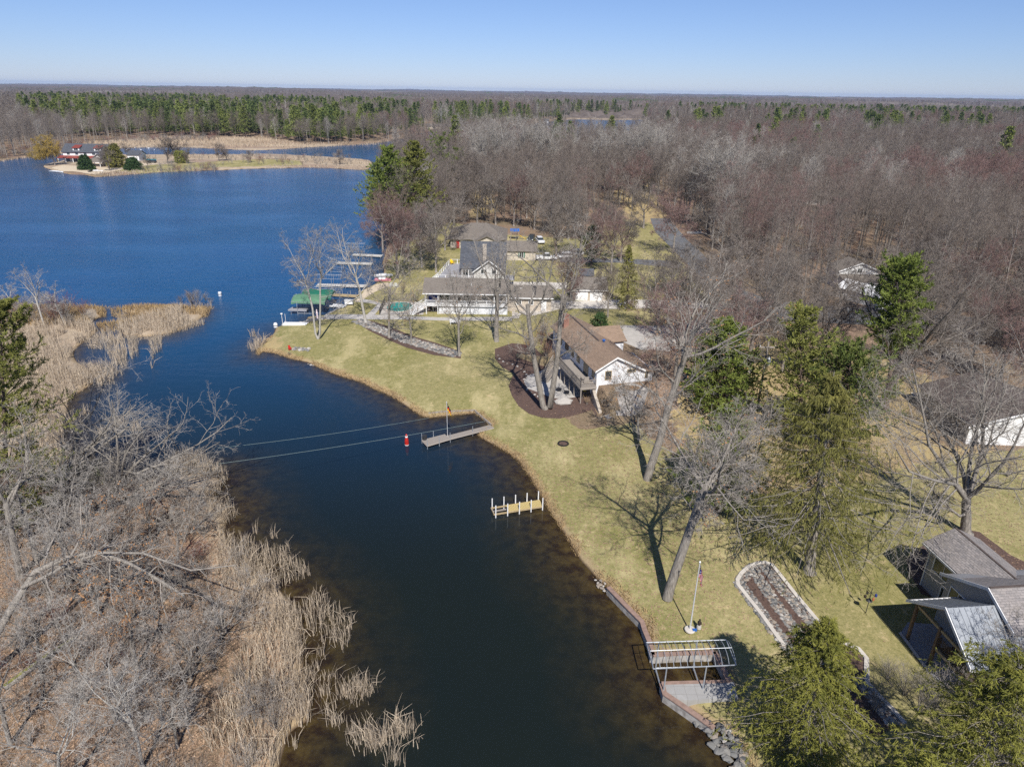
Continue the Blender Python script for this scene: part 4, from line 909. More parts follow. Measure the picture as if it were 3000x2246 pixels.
# undergrowth and reeds ---------------------------------------------
US = []
for v in range(5):
    S, Tw = shrub_mesh(140 + v, 1.7 + .35 * v, .6, 12, .007)
    US.append(lib(f'src_shrub_{v}', S, Tw, 'bark', ['twig_near', 'twig_brown', 'twig_pale_near', 'red_brush', 'twig_near'][v]))
US2 = []
for v in range(4):
    T, C, L = deciduous(160 + v, 7.5, .07, (.3, 0), fork=.35, nl=4, spread=.5, side=3, dens=.8, detail=2, minr=.009); US2.append(lib(f'src_tx_{v}', T, C, 'bark', 'twig_near'))
Wd = wpoly([(-300, 1380), (120, 1400), (260, 1440), (420, 1440), (560, 1420), (640, 1540), (740, 1720), (820, 1840), (860, 2000), (850, 2120), (780, 2260), (700, 2600), (-500, 2600)])
g_ = jgrid(Wd[:, 0].min(), Wd[:, 0].max(), Wd[:, 1].min(), Wd[:, 1].max(), 2.4, rgF); g_ = g_[inpoly(g_, Wd) & (land_d(g_) > .8)]
g_ = g_[vn(g_, .5, 8) > -.35]
gz = elev_from(g_, land_d(g_)) - .03
vv = rgF.integers(0, 5, len(g_)); scatter_object('undergrowth', np.column_stack([g_, gz]), vv, rgF.uniform(0, 6.28, len(g_)), rgF.uniform(.35, 1.0, len(g_)), US, 'tangled grey and reddish undergrowth covering the near bank')
g2 = jgrid(Wd[:, 0].min(), Wd[:, 0].max(), Wd[:, 1].min(), Wd[:, 1].max(), 6.2, rgF); g2 = g2[inpoly(g2, Wd) & (land_d(g2) > 1.)]
scatter_object('saplings', np.column_stack([g2, elev_from(g2, land_d(g2)) - .03]), rgF.integers(0, 4, len(g2)), rgF.uniform(0, 6.28, len(g2)), rgF.uniform(.5, 1.05, len(g2)), US2, 'thicket of thin leafless saplings on the near bank')
# brush in the marsh and the woods' floor
BRW = [wpoly(q) for q in ([(0, 905), (60, 905), (300, 925), (280, 950), (120, 965), (0, 950)], [(520, 872), (615, 868), (620, 893), (545, 897)], [(420, 455), (1060, 464), (1070, 488), (900, 484), (640, 486), (640, 476), (520, 462)], [(-100, 455), (130, 440), (230, 425), (420, 405), (640, 403), (640, 412), (300, 420), (130, 452), (-100, 470)],
    [(2050, 700), (2200, 830), (2450, 780), (2900, 800), (3100, 900), (3100, 700), (2300, 620)], [(1130, 720), (1180, 700), (1330, 640), (1330, 620), (1140, 640)], [(400, 500), (640, 488), (640, 500), (480, 506)])]
SPB = [2.6, 2.2, 8., 5., 6., 4., 4.]
bp = []
for w, sp in zip(BRW, SPB):
    q = jgrid(w[:, 0].min(), w[:, 0].max() + sp, w[:, 1].min(), w[:, 1].max() + sp, sp, rgF); bp.append(q[inpoly(q, w)])
bp = np.concatenate(bp); bz = np.maximum(elev_from(bp, land_d(bp)), 0) - .03
scatter_object('brush', np.column_stack([bp, bz]), rgF.integers(0, 5, len(bp)), rgF.uniform(0, 6.28, len(bp)), rgF.uniform(.7, 1.5, len(bp)), US, 'brown leafless brush along the marsh and the edge of the woods')

def reeds(name, polys, dens, h, w, mat, label, seed, clumps=(), z=0.0, gapthr=-.6, gs=.45):
    rg = np.random.default_rng(seed); pts = []
    for pl in polys:
        wp = wpoly(pl, 0.1); a = wp.max(0) - wp.min(0); n = int(a[0] * a[1] * dens)
        q = wp.min(0) + rg.uniform(size=(n, 2)) * a; q = q[inpoly(q, wp)]
        q = q[vn(q, gs, seed) + .6 * vn(q, gs * 2.7, seed + 1) > gapthr]; pts.append(q)
    for x, y, rr in clumps:
        rr *= .8
        c = at(x, y, 0)[:2]; n = int(rr * rr * 3.1 * dens * 1.6); pts.append(c + rg.normal(0, rr * .5, (n, 2)) * [1, .8])
    q = np.concatenate(pts); n = len(q)
    hh_ = h * rg.uniform(.55, 1.1, n) * (1 + .15 * vn(q, .8, seed + 3)); th = rg.uniform(0, 6.28, n); ln = np.abs(rg.normal(0, .22, n)) * hh_ + (rg.uniform(size=n) < .12) * hh_ * .7
    d = np.stack([np.cos(th), np.sin(th)], 1)
    P = np.zeros((n, 3, 3)); zb = np.maximum(elev_from(q, land_d(q)), -.25)
    P[:, 0, :2] = q; P[:, 0, 2] = zb
    P[:, 1, :2] = q + d * (ln * .35)[:, None]; P[:, 1, 2] = zb + hh_ * .6
    P[:, 2, :2] = q + d * (ln)[:, None]; P[:, 2, 2] = zb + hh_ * (1 - .25 * (ln / hh_))
    Wr = np.array([1., .8, .25])[None] * (w * rg.uniform(.6, 1.4, n))[:, None]
    o = link(name, npmesh(name, *ribbons(P, Wr, rg), mat=mat)); print(name, n); return meta(o, label, None, None, 'stuff')
reeds('reeds', [[(-60, 950), (60, 962), (200, 955), (262, 950), (290, 968), (262, 985), (235, 1008), (214, 1030), (222, 1060), (262, 1088), (288, 1110), (250, 1140), (215, 1160), (196, 1200), (190, 1260), (198, 1335), (240, 1395), (150, 1430), (0, 1420), (-100, 1330)],
    [(225, 1005), (300, 975), (360, 985), (368, 1012), (300, 1030), (228, 1026)], [(312, 1032), (372, 1020), (374, 1082), (330, 1070)], [(372, 985), (402, 990), (406, 1045), (382, 1052)], [(436, 990), (476, 985), (472, 1030), (442, 1040)],
    [(412, 1070), (452, 1042), (442, 1086), (416, 1094)], [(262, 1050), (330, 1075), (372, 1100), (360, 1122), (290, 1130), (262, 1100)], [(350, 940), (430, 928), (560, 908), (622, 900), (606, 930), (552, 966), (480, 986), (410, 996), (345, 985)], [(560, 950), (605, 938), (600, 950), (565, 962)]],
    17, 1.9, .028, 'reed', 'pale dry cattail reeds filling the marsh at the channel mouth', 201, [(230, 1372, 1.6), (262, 1345, 1.2), (282, 1372, 1.4), (330, 1352, .8), (348, 1245, 1.), (302, 1275, .8), (400, 1262, .9), (215, 1240, 1.0), (250, 1215, .8)], gapthr=-.65)
reeds('sedge_tussocks', [[(0, 900), (300, 905), (308, 925), (250, 950), (100, 965), (0, 950)], [(320, 905), (461, 893), (560, 902), (470, 925), (400, 945), (330, 930)], [(280, 950), (390, 930), (385, 958), (300, 978)], [(560, 903), (624, 898), (608, 928), (565, 942)], [(250, 894), (314, 900), (312, 928), (250, 934)], [(470, 905), (560, 903), (560, 945), (470, 950)]], 20, 1.0, .04, 'sedge', 'golden brown sedge tussocks between the reeds and the open lake', 203, gapthr=-1.1)
reeds('bank_reeds', [[(520, 1320), (600, 1335), (672, 1390), (660, 1420), (600, 1400), (520, 1390), (470, 1380)], [(640, 1425), (690, 1490), (700, 1505), (672, 1540), (640, 1530), (600, 1470), (600, 1430)], [(660, 1560), (716, 1600), (760, 1620), (740, 1680), (700, 1660)],
    [(740, 1600), (787, 1600), (868, 1640), (930, 1690), (955, 1704), (930, 1740), (850, 1740), (800, 1760), (740, 1720), (700, 1660)], [(885, 1760), (950, 1745), (1000, 1790), (1042, 1812), (1034, 1861), (1006, 1912), (950, 1890), (900, 1850)],
    [(820, 1750), (880, 1790), (890, 1850), (880, 1940), (850, 1920), (800, 1830)], [(760, 2010), (850, 1985), (890, 2010), (925, 2105), (850, 2142), (830, 2200), (815, 2260), (640, 2260), (600, 2180), (680, 2080)], [(640, 1560), (700, 1640), (800, 1720), (870, 1800), (880, 1950), (900, 2060), (720, 2120), (600, 2160), (700, 1990), (730, 1850), (640, 1720)], [(840, 2050), (920, 2050), (918, 2112), (845, 2146)], [(870, 1800), (895, 1860), (900, 1960), (870, 1960)]],
    22, 1.65, .021, 'reed', 'dry cattail reeds fringing the near bank of the channel', 205,
    [(560, 1352, .9), (911, 1990, .8), (944, 1921, .5), (971, 1985, .6), (949, 2035, .7), (1047, 2030, 1.5), (1070, 2010, .9), (1005, 2040, .8), (960, 2089, .6), (987, 2122, .8), (1063, 2160, 1.3), (1118, 2176, 1.2), (1177, 2150, 1.4), (1156, 2235, .8), (863, 2187, .4), (720, 1590, .7), (750, 1560, .4), (925, 1965, .6), (1090, 2190, .8), (835, 1612, .5), (800, 1575, .5)], gapthr=-1.0, gs=.7)
reeds('point_reeds', [[(723, 1010), (758, 998), (782, 1006), (768, 1028), (728, 1028)]], 12, 1.6, .035, 'reed', 'thin clump of pale reeds in the water off the grassy point', 207, [(745, 986, .9)], gapthr=-1.2)
reeds('island_reeds', [[(249, 512), (472, 500), (640, 494), (800, 488), (1060, 490), (1070, 500), (995, 494), (900, 491), (796, 494), (646, 500), (472, 505), (380, 513), (308, 519)], [(900, 462), (1000, 468), (1085, 476), (1085, 486), (900, 480), (800, 466)], [(480, 457), (780, 458), (800, 470), (520, 466)]],
    1.4, 1.1, .10, 'reed', 'pale reeds fringing the far island and its long spit', 209, gapthr=-1.3, gs=.05)
reeds('marsh_reeds', [[(0, 470), (125, 455), (230, 440), (200, 425), (420, 405), (760, 404), (900, 424), (1100, 418), (1200, 399), (1100, 424), (900, 433), (780, 441), (560, 434), (360, 434), (190, 450), (0, 475)]], .45, 1.5, .16, 'reed_far', 'tan marsh reeds in front of the pine belt', 211, gapthr=-1.3, gs=.03)
# ragged grass along the lawn's edge
rg = np.random.default_rng(55); bx = np.array([[-45., 22], [25, 112]]); q = bx[0] + rg.uniform(size=(900000, 2)) * (bx[1] - bx[0]); q = q[np.hypot(q[:, 0], q[:, 1]) > 20]
SLW = wpoly([(1760, 1740), (1900, 1860), (2200, 1880), (2200, 2160), (1900, 2160), (1880, 1950)]); q = q[~inpoly(q, SLW)]
dR = sdf(q, SHORES[0]); q = q[(dR > -.12) & (dR < 1.1 * rg.uniform(size=len(q)) ** 1.5)]; q = q[vn(q, .9, 71) > -1.1]; hq = .16 + .26 * rg.uniform(size=len(q)) ** 2; th = rg.uniform(0, 6.28, len(q)); zb = elev_from(q, land_d(q))
P = np.stack([np.column_stack([q, zb - .03]), np.column_stack([q + np.stack([np.cos(th), np.sin(th)], 1) * hq[:, None] * .8, zb + hq])], 1)
meta(link('shore_grass', npmesh('shore_grass', *ribbons(P, np.column_stack([np.full(len(q), .028), np.full(len(q), .008)]), rg), mat='sedge')), 'ragged dry grass along the water edge of the lawns', None, None, 'stuff'); print('shore grass', len(q))
# leaves blown over the lawns
LWd = wpoly([(1000, 1120), (1300, 1040), (1500, 1150), (1900, 1230), (2200, 1100), (2700, 1150), (3000, 1300), (3100, 2300), (2300, 2300), (1900, 1900), (1500, 1350)])
a_ = LWd.max(0) - LWd.min(0); q = LWd.min(0) + rg.uniform(size=(60000, 2)) * a_; q = q[inpoly(q, LWd)]; q = q[vn(q, .12, 73) + rg.normal(0, .6, len(q)) > .5]; dd = land_d(q); q = q[dd > .5]; zz = elev_from(q, dd[dd > .5]) + .03
d = nrm(np.column_stack([rg.normal(size=(len(q), 2)), np.zeros(len(q))])); P = np.stack([np.column_stack([q, zz]) - d * .06, np.column_stack([q, zz]) + d * .06], 1)
meta(link('scattered_leaves', npmesh('scattered_leaves', *ribbons(P, np.full((len(q), 2), .045), side=nrm(np.cross(d, np.array([0, 0, 1.])))), mat='fallen_leaf')), 'dry leaves blown over the lawns', None, None, 'stuff')
# fallen leaves on the near bank and below the shrubs
rg = np.random.default_rng(33); n = 90000; a_ = Wd.max(0) - Wd.min(0); q = Wd.min(0) + rg.uniform(size=(n * 2, 2)) * a_; q = q[inpoly(q, Wd)][:n]; dd = land_d(q); q = q[dd > .6]; zz = elev_from(q, dd[dd > .6]) + rg.uniform(.01, .05, len(q))
d = nrm(np.column_stack([rg.normal(size=(len(q), 2)), rg.normal(0, .3, len(q))])); P = np.stack([np.column_stack([q, zz]) - d * .055, np.column_stack([q, zz]) + d * .055], 1)
sdv = nrm(np.cross(d, np.column_stack([rg.normal(0, .35, (len(q), 2)), np.ones(len(q))])))
meta(link('fallen_leaves', npmesh('fallen_leaves', *ribbons(P, np.full((len(q), 2), .04), side=sdv), mat='fallen_leaf')), 'brown fallen oak leaves covering the near bank', None, None, 'stuff')
# ------------------------------------------------------------------ building materials
def shingle(name, a, b, c3, sc=1.):
    m, t, n, l = nt(name); tc = n.new("ShaderNodeTexCoord"); mp = n.new("ShaderNodeMapping"); l.new(tc.outputs['UV'], mp.inputs[0])
    br = N(t, "ShaderNodeTexBrick", i_Scale=sc, i_Color1=(*a, 1), i_Color2=(*b, 1), i_Mortar=(*[x * .55 for x in b], 1)); br.inputs['Brick Width'].default_value = .42; br.inputs['Row Height'].default_value = .19
    br.inputs['Mortar Size'].default_value = .016; l.new(mp.outputs[0], br.inputs[0]); br.offset = .5
    c = mixc(t, ramp(t, noise(t, .8, 4, vec=tc.outputs['Object']), [(.4, (0,) * 3), (.7, (.6,) * 3)]), br.outputs[0], c3)
    c = mixc(t, ramp(t, noise(t, 9, 2, vec=tc.outputs['Object']), [(.3, (0,) * 3), (.7, (.35,) * 3)]), c, tuple(x * 1.35 for x in a))
    finish(t, c, .9, br.outputs['Fac'], .5, bdist=.02); return m
shingle('shingle_brown', (.30, .215, .155), (.19, .135, .097), (.25, .18, .13))
shingle('shingle_slate', (.10, .108, .125), (.042, .046, .056), (.075, .08, .092))
shingle('shingle_greybrown', (.20, .175, .15), (.13, .112, .098), (.165, .145, .125))
shingle('shingle_mixed', (.31, .28, .265), (.145, .14, .142), (.22, .195, .18))
shingle('shingle_darkbrown', (.11, .085, .075), (.07, .055, .05), (.09, .07, .062))
def siding(name, c, vertical=False, pitch=.2, rough=.6):
    m, t, n, l = nt(name); tc = n.new("ShaderNodeTexCoord"); w = N(t, "ShaderNodeTexWave", i_Scale=1. / pitch / 3.14 * 1.57, i_Distortion=0.); w.bands_direction = 'DIAGONAL' if vertical else 'Z'
    w.wave_profile = 'SAW'; l.new(tc.outputs['Object'], w.inputs[0]); nz = noise(t, 1.2, 5)
    cc = mixc(t, ramp(t, nz, [(.35, (0,) * 3), (.7, (.45,) * 3)]), c, tuple(x * .72 for x in c)); finish(t, cc, rough, w.outputs['Fac'], .25, bdist=.02); return m
siding('siding_white', (.78, .78, .77)); siding('siding_grey', (.33, .33, .34)); siding('siding_light', (.60, .585, .56)); siding('siding_beige', (.55, .49, .40)); siding('boards_white', (.74, .75, .77), True, .35)
simple('stone_pale', (.52, .46, .38), (.34, .29, .24), 4, .9, bstr=.5)
simple('paint_white', (.80, .80, .80), (.66, .66, .65), 2, .5); simple('paint_dull', (.62, .62, .60), (.45, .44, .42), 2, .6)
simple('wood_grey', (.36, .32, .28), (.22, .195, .17), 5, .9, stretch=(1, 8, 8)); simple('wood_tan', (.46, .36, .21), (.32, .24, .13), 4, .9)
simple('wood_new', (.58, .46, .20), (.44, .33, .13), 4, .85, stretch=(9, 1, 1)); simple('wood_brown', (.20, .135, .085), (.12, .08, .05), 4, .9)
simple('composite_grey', (.34, .34, .36), (.26, .26, .28), 3, .7)
simple('dock_grey', (.56, .54, .50), (.40, .385, .355), 4, .9)
simple('concrete', (.50, .47, .43), (.36, .34, .31), 1.3, .9, bstr=.15, lo=.25, hi=.75); simple('concrete_light', (.60, .56, .50), (.48, .44, .39), .8, .9, bstr=.1); simple('paver', (.42, .41, .39), (.33, .32, .31), 1.8, .9)
simple('brick_red', (.36, .19, .14), (.22, .12, .095), 6, .9, bstr=.4); simple('cap_brown', (.33, .225, .18), (.22, .15, .12), 3, .85); simple('wall_face', (.46, .44, .41), (.22, .20, .18), 2.2, .9, bstr=.4)
simple('metal_roof', (.30, .32, .345), (.25, .27, .295), 1.2, .6, metallic=.1, spec=.5); simple('metal_white_roof', (.80, .80, .80), (.7, .7, .7), 1, .5)
simple('galvanised', (.44, .47, .50), (.32, .345, .375), 3, .45, metallic=.35, spec=.5); simple('metal_dark', (.05, .05, .055), (.03, .03, .03), 3, .5)
simple('steel_pole', (.74, .75, .77), (.6, .61, .63), 3, .35, metallic=.3, spec=.5)
simple('canvas_green', (.02, .17, .105), (.015, .12, .075), 1.5, .8); simple('canvas_pale_green', (.13, .27, .16), (.10, .21, .125), 1.5, .8); simple('pool_cover', (.02, .30, .25), (.015, .22, .19), .8, .6)
simple('mulch', (.15, .095, .075), (.06, .04, .033), 6, .95, bstr=.8, detail=6); simple('sand', (.62, .52, .38), (.48, .39, .28), 1.2, .95)
simple('asphalt', (.165, .17, .18), (.115, .118, .125), .9, .9, bstr=.2, detail=6); simple('gravel', (.46, .43, .40), (.20, .185, .17), 9, .95, bstr=.8, detail=6)
simple('red_paint', (.50, .03, .02), (.4, .02, .015), 3, .45); simple('yellow_plastic', (.80, .50, .01), (.7, .42, .01), 3, .4); simple('blue_plastic', (.03, .13, .42), (.02, .08, .3), 3, .4); simple('teal_plastic', (.02, .32, .36), (.02, .25, .28), 3, .4)
simple('pink_plastic', (.72, .30, .36), (.6, .24, .3), 3, .5); simple('terracotta', (.46, .13, .06), (.36, .10, .05), 3, .7); simple('pale_pink', (.72, .62, .64), (.6, .5, .53), 3, .7)
simple('blue_cloth', (.03, .05, .2), (.02, .03, .12), 3, .9); simple('bronze', (.06, .045, .035), (.03, .022, .018), 8, .6, metallic=.3); simple('rubber', (.02, .02, .02), (.012, .012, .012), 3, .8)
simple('roof_red', (.25, .06, .045), (.19, .045, .03), 1, .5); simple('cable', (.25, .33, .32), (.2, .27, .26), 3, .5); simple('gold_cloth', (.85, .55, .01), None, 2, .8); simple('black_cloth', (.02, .02, .025), None, 2, .9); simple('red_cloth', (.62, .01, .02), None, 2, .8); simple('white_cloth', (.78, .78, .8), None, 2, .8); simple('navy_cloth', (.03, .05, .22), None, 2, .8)
m, t, n, l = nt('glass'); finish(t, mixc(t, noise(t, .6, 2), (.012, .016, .02), (.05, .06, .06)), .06, spec=.8)
m, t, n, l = nt('car_white'); finish(t, (.75, .76, .78), .25, spec=.6)
m, t, n, l = nt('car_dark'); finish(t, (.04, .045, .05), .25, spec=.6)
m, t, n, l = nt('rock'); oi = n.new("ShaderNodeObjectInfo"); at_ = n.new("ShaderNodeAttribute"); at_.attribute_name = 'tone'
c = ramp(t, at_.outputs['Fac'], [(.0, (.10, .105, .11)), (.3, (.27, .26, .24)), (.6, (.19, .19, .185)), (.8, (.36, .30, .24)), (1., (.50, .47, .43))])
finish(t, mixc(t, noise(t, 5, 5), mixc(t, .5, c, (.08, .075, .07)), c), .9, noise(t, 8, 4), .4)

# ------------------------------------------------------------------ small mesh builder
class MB:
    def __init__(s): s.v = []; s.f = []; s.m = []; s.uv = []
    def poly(s, pts, mi=0):
        i = len(s.v); s.v += [tuple(map(float, p)) for p in pts]; s.f.append(tuple(range(i, i + len(pts)))); s.m.append(mi); return s
    def box(s, x0, x1, y0, y1, z0, z1, mi=0, rz=0., o=(0, 0, 0)):
        c, sn = math.cos(rz), math.sin(rz)
        P = [(x, y, z) for z in (z0, z1) for x, y in ((x0, y0), (x1, y0), (x1, y1), (x0, y1))]
        P = [(o[0] + x * c - y * sn, o[1] + x * sn + y * c, o[2] + z) for x, y, z in P]
        i = len(s.v); s.v += P
        for f in ((3, 2, 1, 0), (4, 5, 6, 7), (0, 1, 5, 4), (1, 2, 6, 5), (2, 3, 7, 6), (3, 0, 4, 7)): s.f.append(tuple(i + k for k in f)); s.m.append(mi)
        return s
    def prism(s, pts, z0, z1, mi=0):
        """upright prism over a plan outline; z1 may be a list of heights"""
        n = len(pts); i = len(s.v); z1 = z1 if isinstance(z1, (list, tuple)) else [z1] * n; z0 = z0 if isinstance(z0, (list, tuple)) else [z0] * n
        s.v += [(float(p[0]), float(p[1]), z0[k]) for k, p in enumerate(pts)] + [(float(p[0]), float(p[1]), z1[k]) for k, p in enumerate(pts)]
        s.f.append(tuple(i + n - 1 - k for k in range(n))); s.f.append(tuple(i + n + k for k in range(n))); s.m += [mi, mi]
        for k in range(n): s.f.append((i + k, i + (k + 1) % n, i + n + (k + 1) % n, i + n + k)); s.m.append(mi)
        return s
    def slab(s, quad, th, mi=0):
        """thick sloping sheet: top corners in order"""
        q = [Vector(p) for p in quad]; nn = (q[1] - q[0]).cross(q[-1] - q[0]).normalized()
        if nn.z < 0: q = q[::-1]; nn = -nn
        b = [p - nn * th for p in q]; i = len(s.v); k = len(q); s.v += [tuple(p) for p in q] + [tuple(p) for p in b]
        s.f.append(tuple(range(i, i + k))); s.f.append(tuple(range(i + 2 * k - 1, i + k - 1, -1))); s.m += [mi, mi]
        for j in range(k): s.f.append((i + (j + 1) % k, i + j, i + k + j, i + k + (j + 1) % k)); s.m.append(mi)
        return s
    def tube(s, pts, r, n=6, mi=0):
        P = np.array(pts, float)[None]; V, Q = tubes(P, np.full((1, len(pts)), r) if np.isscalar(r) else np.array(r, float)[None], n)
        i = len(s.v); s.v += [tuple(map(float, v)) for v in V]; s.f += [tuple(int(i + k) for k in q) for q in Q]; s.m += [mi] * len(Q)
        k = len(pts); s.f.append(tuple(i + j for j in range(n))[::-1]); s.f.append(tuple(i + (k - 1) * n + j for j in range(n))); s.m += [mi, mi]
        return s
    def lathe(s, prof, c=(0, 0, 0), n=16, mi=0):
        i = len(s.v)
        for r, z in prof:
            for k in range(n): a = 2 * math.pi * k / n; s.v.append((c[0] + r * math.cos(a), c[1] + r * math.sin(a), c[2] + z))
        for j in range(len(prof) - 1):
            for k in range(n): s.f.append((i + j * n + k, i + j * n + (k + 1) % n, i + (j + 1) * n + (k + 1) % n, i + (j + 1) * n + k)); s.m.append(mi)
        s.f.append(tuple(i + k for k in range(n))[::-1]); s.f.append(tuple(i + (len(prof) - 1) * n + k for k in range(n))); s.m += [mi, mi]
        return s
    def build(s, name, mat, parent=None, smooth=False, bevel=0):
        me = bpy.data.meshes.new(name); me.from_pydata(s.v, [], s.f)
        for m in (mat if isinstance(mat, (list, tuple)) else [mat]): me.materials.append(MATS[m])
        me.polygons.foreach_set('material_index', s.m)
        if smooth: me.polygons.foreach_set('use_smooth', [True] * len(s.f))
        me.update()
        uv = me.uv_layers.new(name='UV'); co = [v.co for v in me.vertices]
        for p in me.polygons:
            nn = p.normal; ax = Vector((0, 0, 1)).cross(nn)
            ax = ax.normalized() if ax.length > .05 else Vector((1, 0, 0)); ay = nn.cross(ax)
            for li in p.loop_indices: v = co[me.loops[li].vertex_index]; uv.data[li].uv = (v.dot(ax), v.dot(ay))
        o = bpy.data.objects.new(name, me); COL.objects.link(o)
        if parent: o.parent = parent
        if bevel: b = o.modifiers.new('bevel', 'BEVEL'); b.width = bevel; b.segments = 1
        return o
def sheet(name, pts, mat, dz=.01, label=None, kind='structure', px=True, step=1.5, cat_=None, zfix=None):
    """a thin pavement that follows the ground"""
    w = np.array([gp(*p)[:2] for p in pts]) if px else np.array(pts, float)
    bm = bmesh.new(); f = bm.faces.new([bm.verts.new((x, y, 0)) for x, y in w])
    mn, mx = w.min(0), w.max(0)
    for ax in (0, 1):
        for c in np.arange(mn[ax] + step, mx[ax], step):
            co = [0, 0, 0]; co[ax] = c; no = [0, 0, 0]; no[ax] = 1
            bmesh.ops.bisect_plane(bm, geom=bm.verts[:] + bm.edges[:] + bm.faces[:], plane_co=co, plane_no=no)
    bmesh.ops.triangulate(bm, faces=bm.faces[:])
    P = np.array([v.co[:2] for v in bm.verts]); z = elev_from(P, land_d(P)) if zfix is None else np.full(len(P), zfix)
    # bury the rim so that the sheet has no floating edge
    for v, zz in zip(bm.verts, z): v.co.z = zz + .02 + dz
    me = bpy.data.meshes.new(name); bm.to_mesh(me); bm.free(); me.materials.append(MATS[mat])
    o = link(name, me); return meta(o, label, cat_, None, kind)
WR = {'E': (1, 0), 'W': (-1, 0), 'N': (0, 1), 'S': (0, -1)}
def window(parent, face, u, pos, z, w, h, fr='paint_white', bars=1, fw=.09, name='window', pane='glass'):
    """window on a wall facing local E/W/N/S; u: centre along the wall, pos: the wall's plane"""
    dx, dy = WR[face]; e = MB(); g = MB()
    def bx(m, a0, a1, z0, z1, d0, d1):
        if dx: x0, x1 = sorted((pos + dx * d0, pos + dx * d1)); m.box(x0, x1, u + a0, u + a1, z0, z1)
        else: y0, y1 = sorted((pos + dy * d0, pos + dy * d1)); m.box(u + a0, u + a1, y0, y1, z0, z1)
    bx(e, -w / 2 - fw, w / 2 + fw, z + h, z + h + fw, .0, .06); bx(e, -w / 2 - fw, w / 2 + fw, z - fw, z, .0, .08)
    bx(e, -w / 2 - fw, -w / 2, z, z + h, .0, .06); bx(e, w / 2, w / 2 + fw, z, z + h, .0, .06)
    for k in range(bars): c = -w / 2 + w * (k + 1) / (bars + 1); bx(e, c - .03, c + .03, z, z + h, .0, .05)
    f = e.build(name, fr, parent); bx(g, -w / 2, w / 2, z, z + h, -.02, .03); g.build('pane', pane, f); return f
def gable_roof(x0, x1, y0, y1, ze, zr, ax='x', oh=.4, th=.16, ridge=None, zl=None, zh=None):
    """two sloping slabs; ridge: its position across; zl/zh: eave heights either side"""
    m = MB(); zl = ze if zl is None else zl; zh = ze if zh is None else zh
    if ax == 'x':
        c = (y0 + y1) / 2 if ridge is None else ridge
        sl = (zr - zl) / (c - y0); sh_ = (zr - zh) / (y1 - c)
        m.slab([(x0 - oh, y0 - oh, zl - sl * oh + th), (x1 + oh, y0 - oh, zl - sl * oh + th), (x1 + oh, c, zr + th), (x0 - oh, c, zr + th)], th)
        m.slab([(x0 - oh, c, zr + th), (x1 + oh, c, zr + th), (x1 + oh, y1 + oh, zh - sh_ * oh + th), (x0 - oh, y1 + oh, zh - sh_ * oh + th)], th)
    else:
        c = (x0 + x1) / 2 if ridge is None else ridge
        sl = (zr - zl) / (c - x0); sh_ = (zr - zh) / (x1 - c)
        m.slab([(x0 - oh, y0 - oh, zl - sl * oh + th), (c, y0 - oh, zr + th), (c, y1 + oh, zr + th), (x0 - oh, y1 + oh, zl - sl * oh + th)], th)
        m.slab([(c, y0 - oh, zr + th), (x1 + oh, y0 - oh, zh - sh_ * oh + th), (x1 + oh, y1 + oh, zh - sh_ * oh + th), (c, y1 + oh, zr + th)], th)
    return m
def gable_wall(m, x0, x1, y0, y1, z0, ze, zr, ax='x', ridge=None, zl=None, zh=None):
    """closed house body with gable ends"""
    zl = ze if zl is None else zl; zh = ze if zh is None else zh
    if ax == 'x':
        c = (y0 + y1) / 2 if ridge is None else ridge
        sec = [(y0, z0), (y1, z0), (y1, zh), (c, zr), (y0, zl)]; A = [(x0, y, z) for y, z in sec]; B = [(x1, y, z) for y, z in sec]
    else:
        c = (x0 + x1) / 2 if ridge is None else ridge
        sec = [(x0, z0), (x0, zl), (c, zr), (x1, zh), (x1, z0)]; A = [(x, y0, z) for x, z in sec]; B = [(x, y1, z) for x, z in sec]
    i = len(m.v); m.v += A + B; k = 5
    m.f.append(tuple(range(i, i + 5))); m.f.append(tuple(range(i + 9, i + 4, -1))); m.m += [0, 0]
    for j in range(5): m.f.append((i + (j + 1) % 5, i + j, i + 5 + j, i + 5 + (j + 1) % 5)); m.m.append(0)
    return m
def rake(x, y0, y1, ze, zr, ax='x', oh=.4, ridge=None, zl=None, zh=None, th=.2):
    """fascia boards under the verge of a gable at x (ax='x') or y"""
    m = MB(); zl = ze if zl is None else zl; zh = ze if zh is None else zh; c = (y0 + y1) / 2 if ridge is None else ridge
    sl = (zr - zl) / (c - y0); s2 = (zr - zh) / (y1 - c); pts = [(y0 - oh, zl - sl * oh), (c, zr), (y1 + oh, zh - s2 * oh)]
    for (a, za), (b, zb) in ((pts[0], pts[1]), (pts[1], pts[2])):
        if ax == 'x': P = [(x - .03, a, za - .06), (x - .03, b, zb - .06), (x - .03, b, zb + th), (x - .03, a, za + th)]; Q = [(p[0] + .06, p[1], p[2]) for p in P]
        else: P = [(a, x - .03, za - .06), (b, x - .03, zb - .06), (b, x - .03, zb + th), (a, x - .03, za + th)]; Q = [(p[0], p[1] + .06, p[2]) for p in P]
        i = len(m.v); m.v += P + Q
        for f in ((0, 1, 2, 3), (7, 6, 5, 4), (0, 4, 5, 1), (1, 5, 6, 2), (2, 6, 7, 3), (3, 7, 4, 0)): m.f.append(tuple(i + q for q in f)); m.m.append(0)
    return m
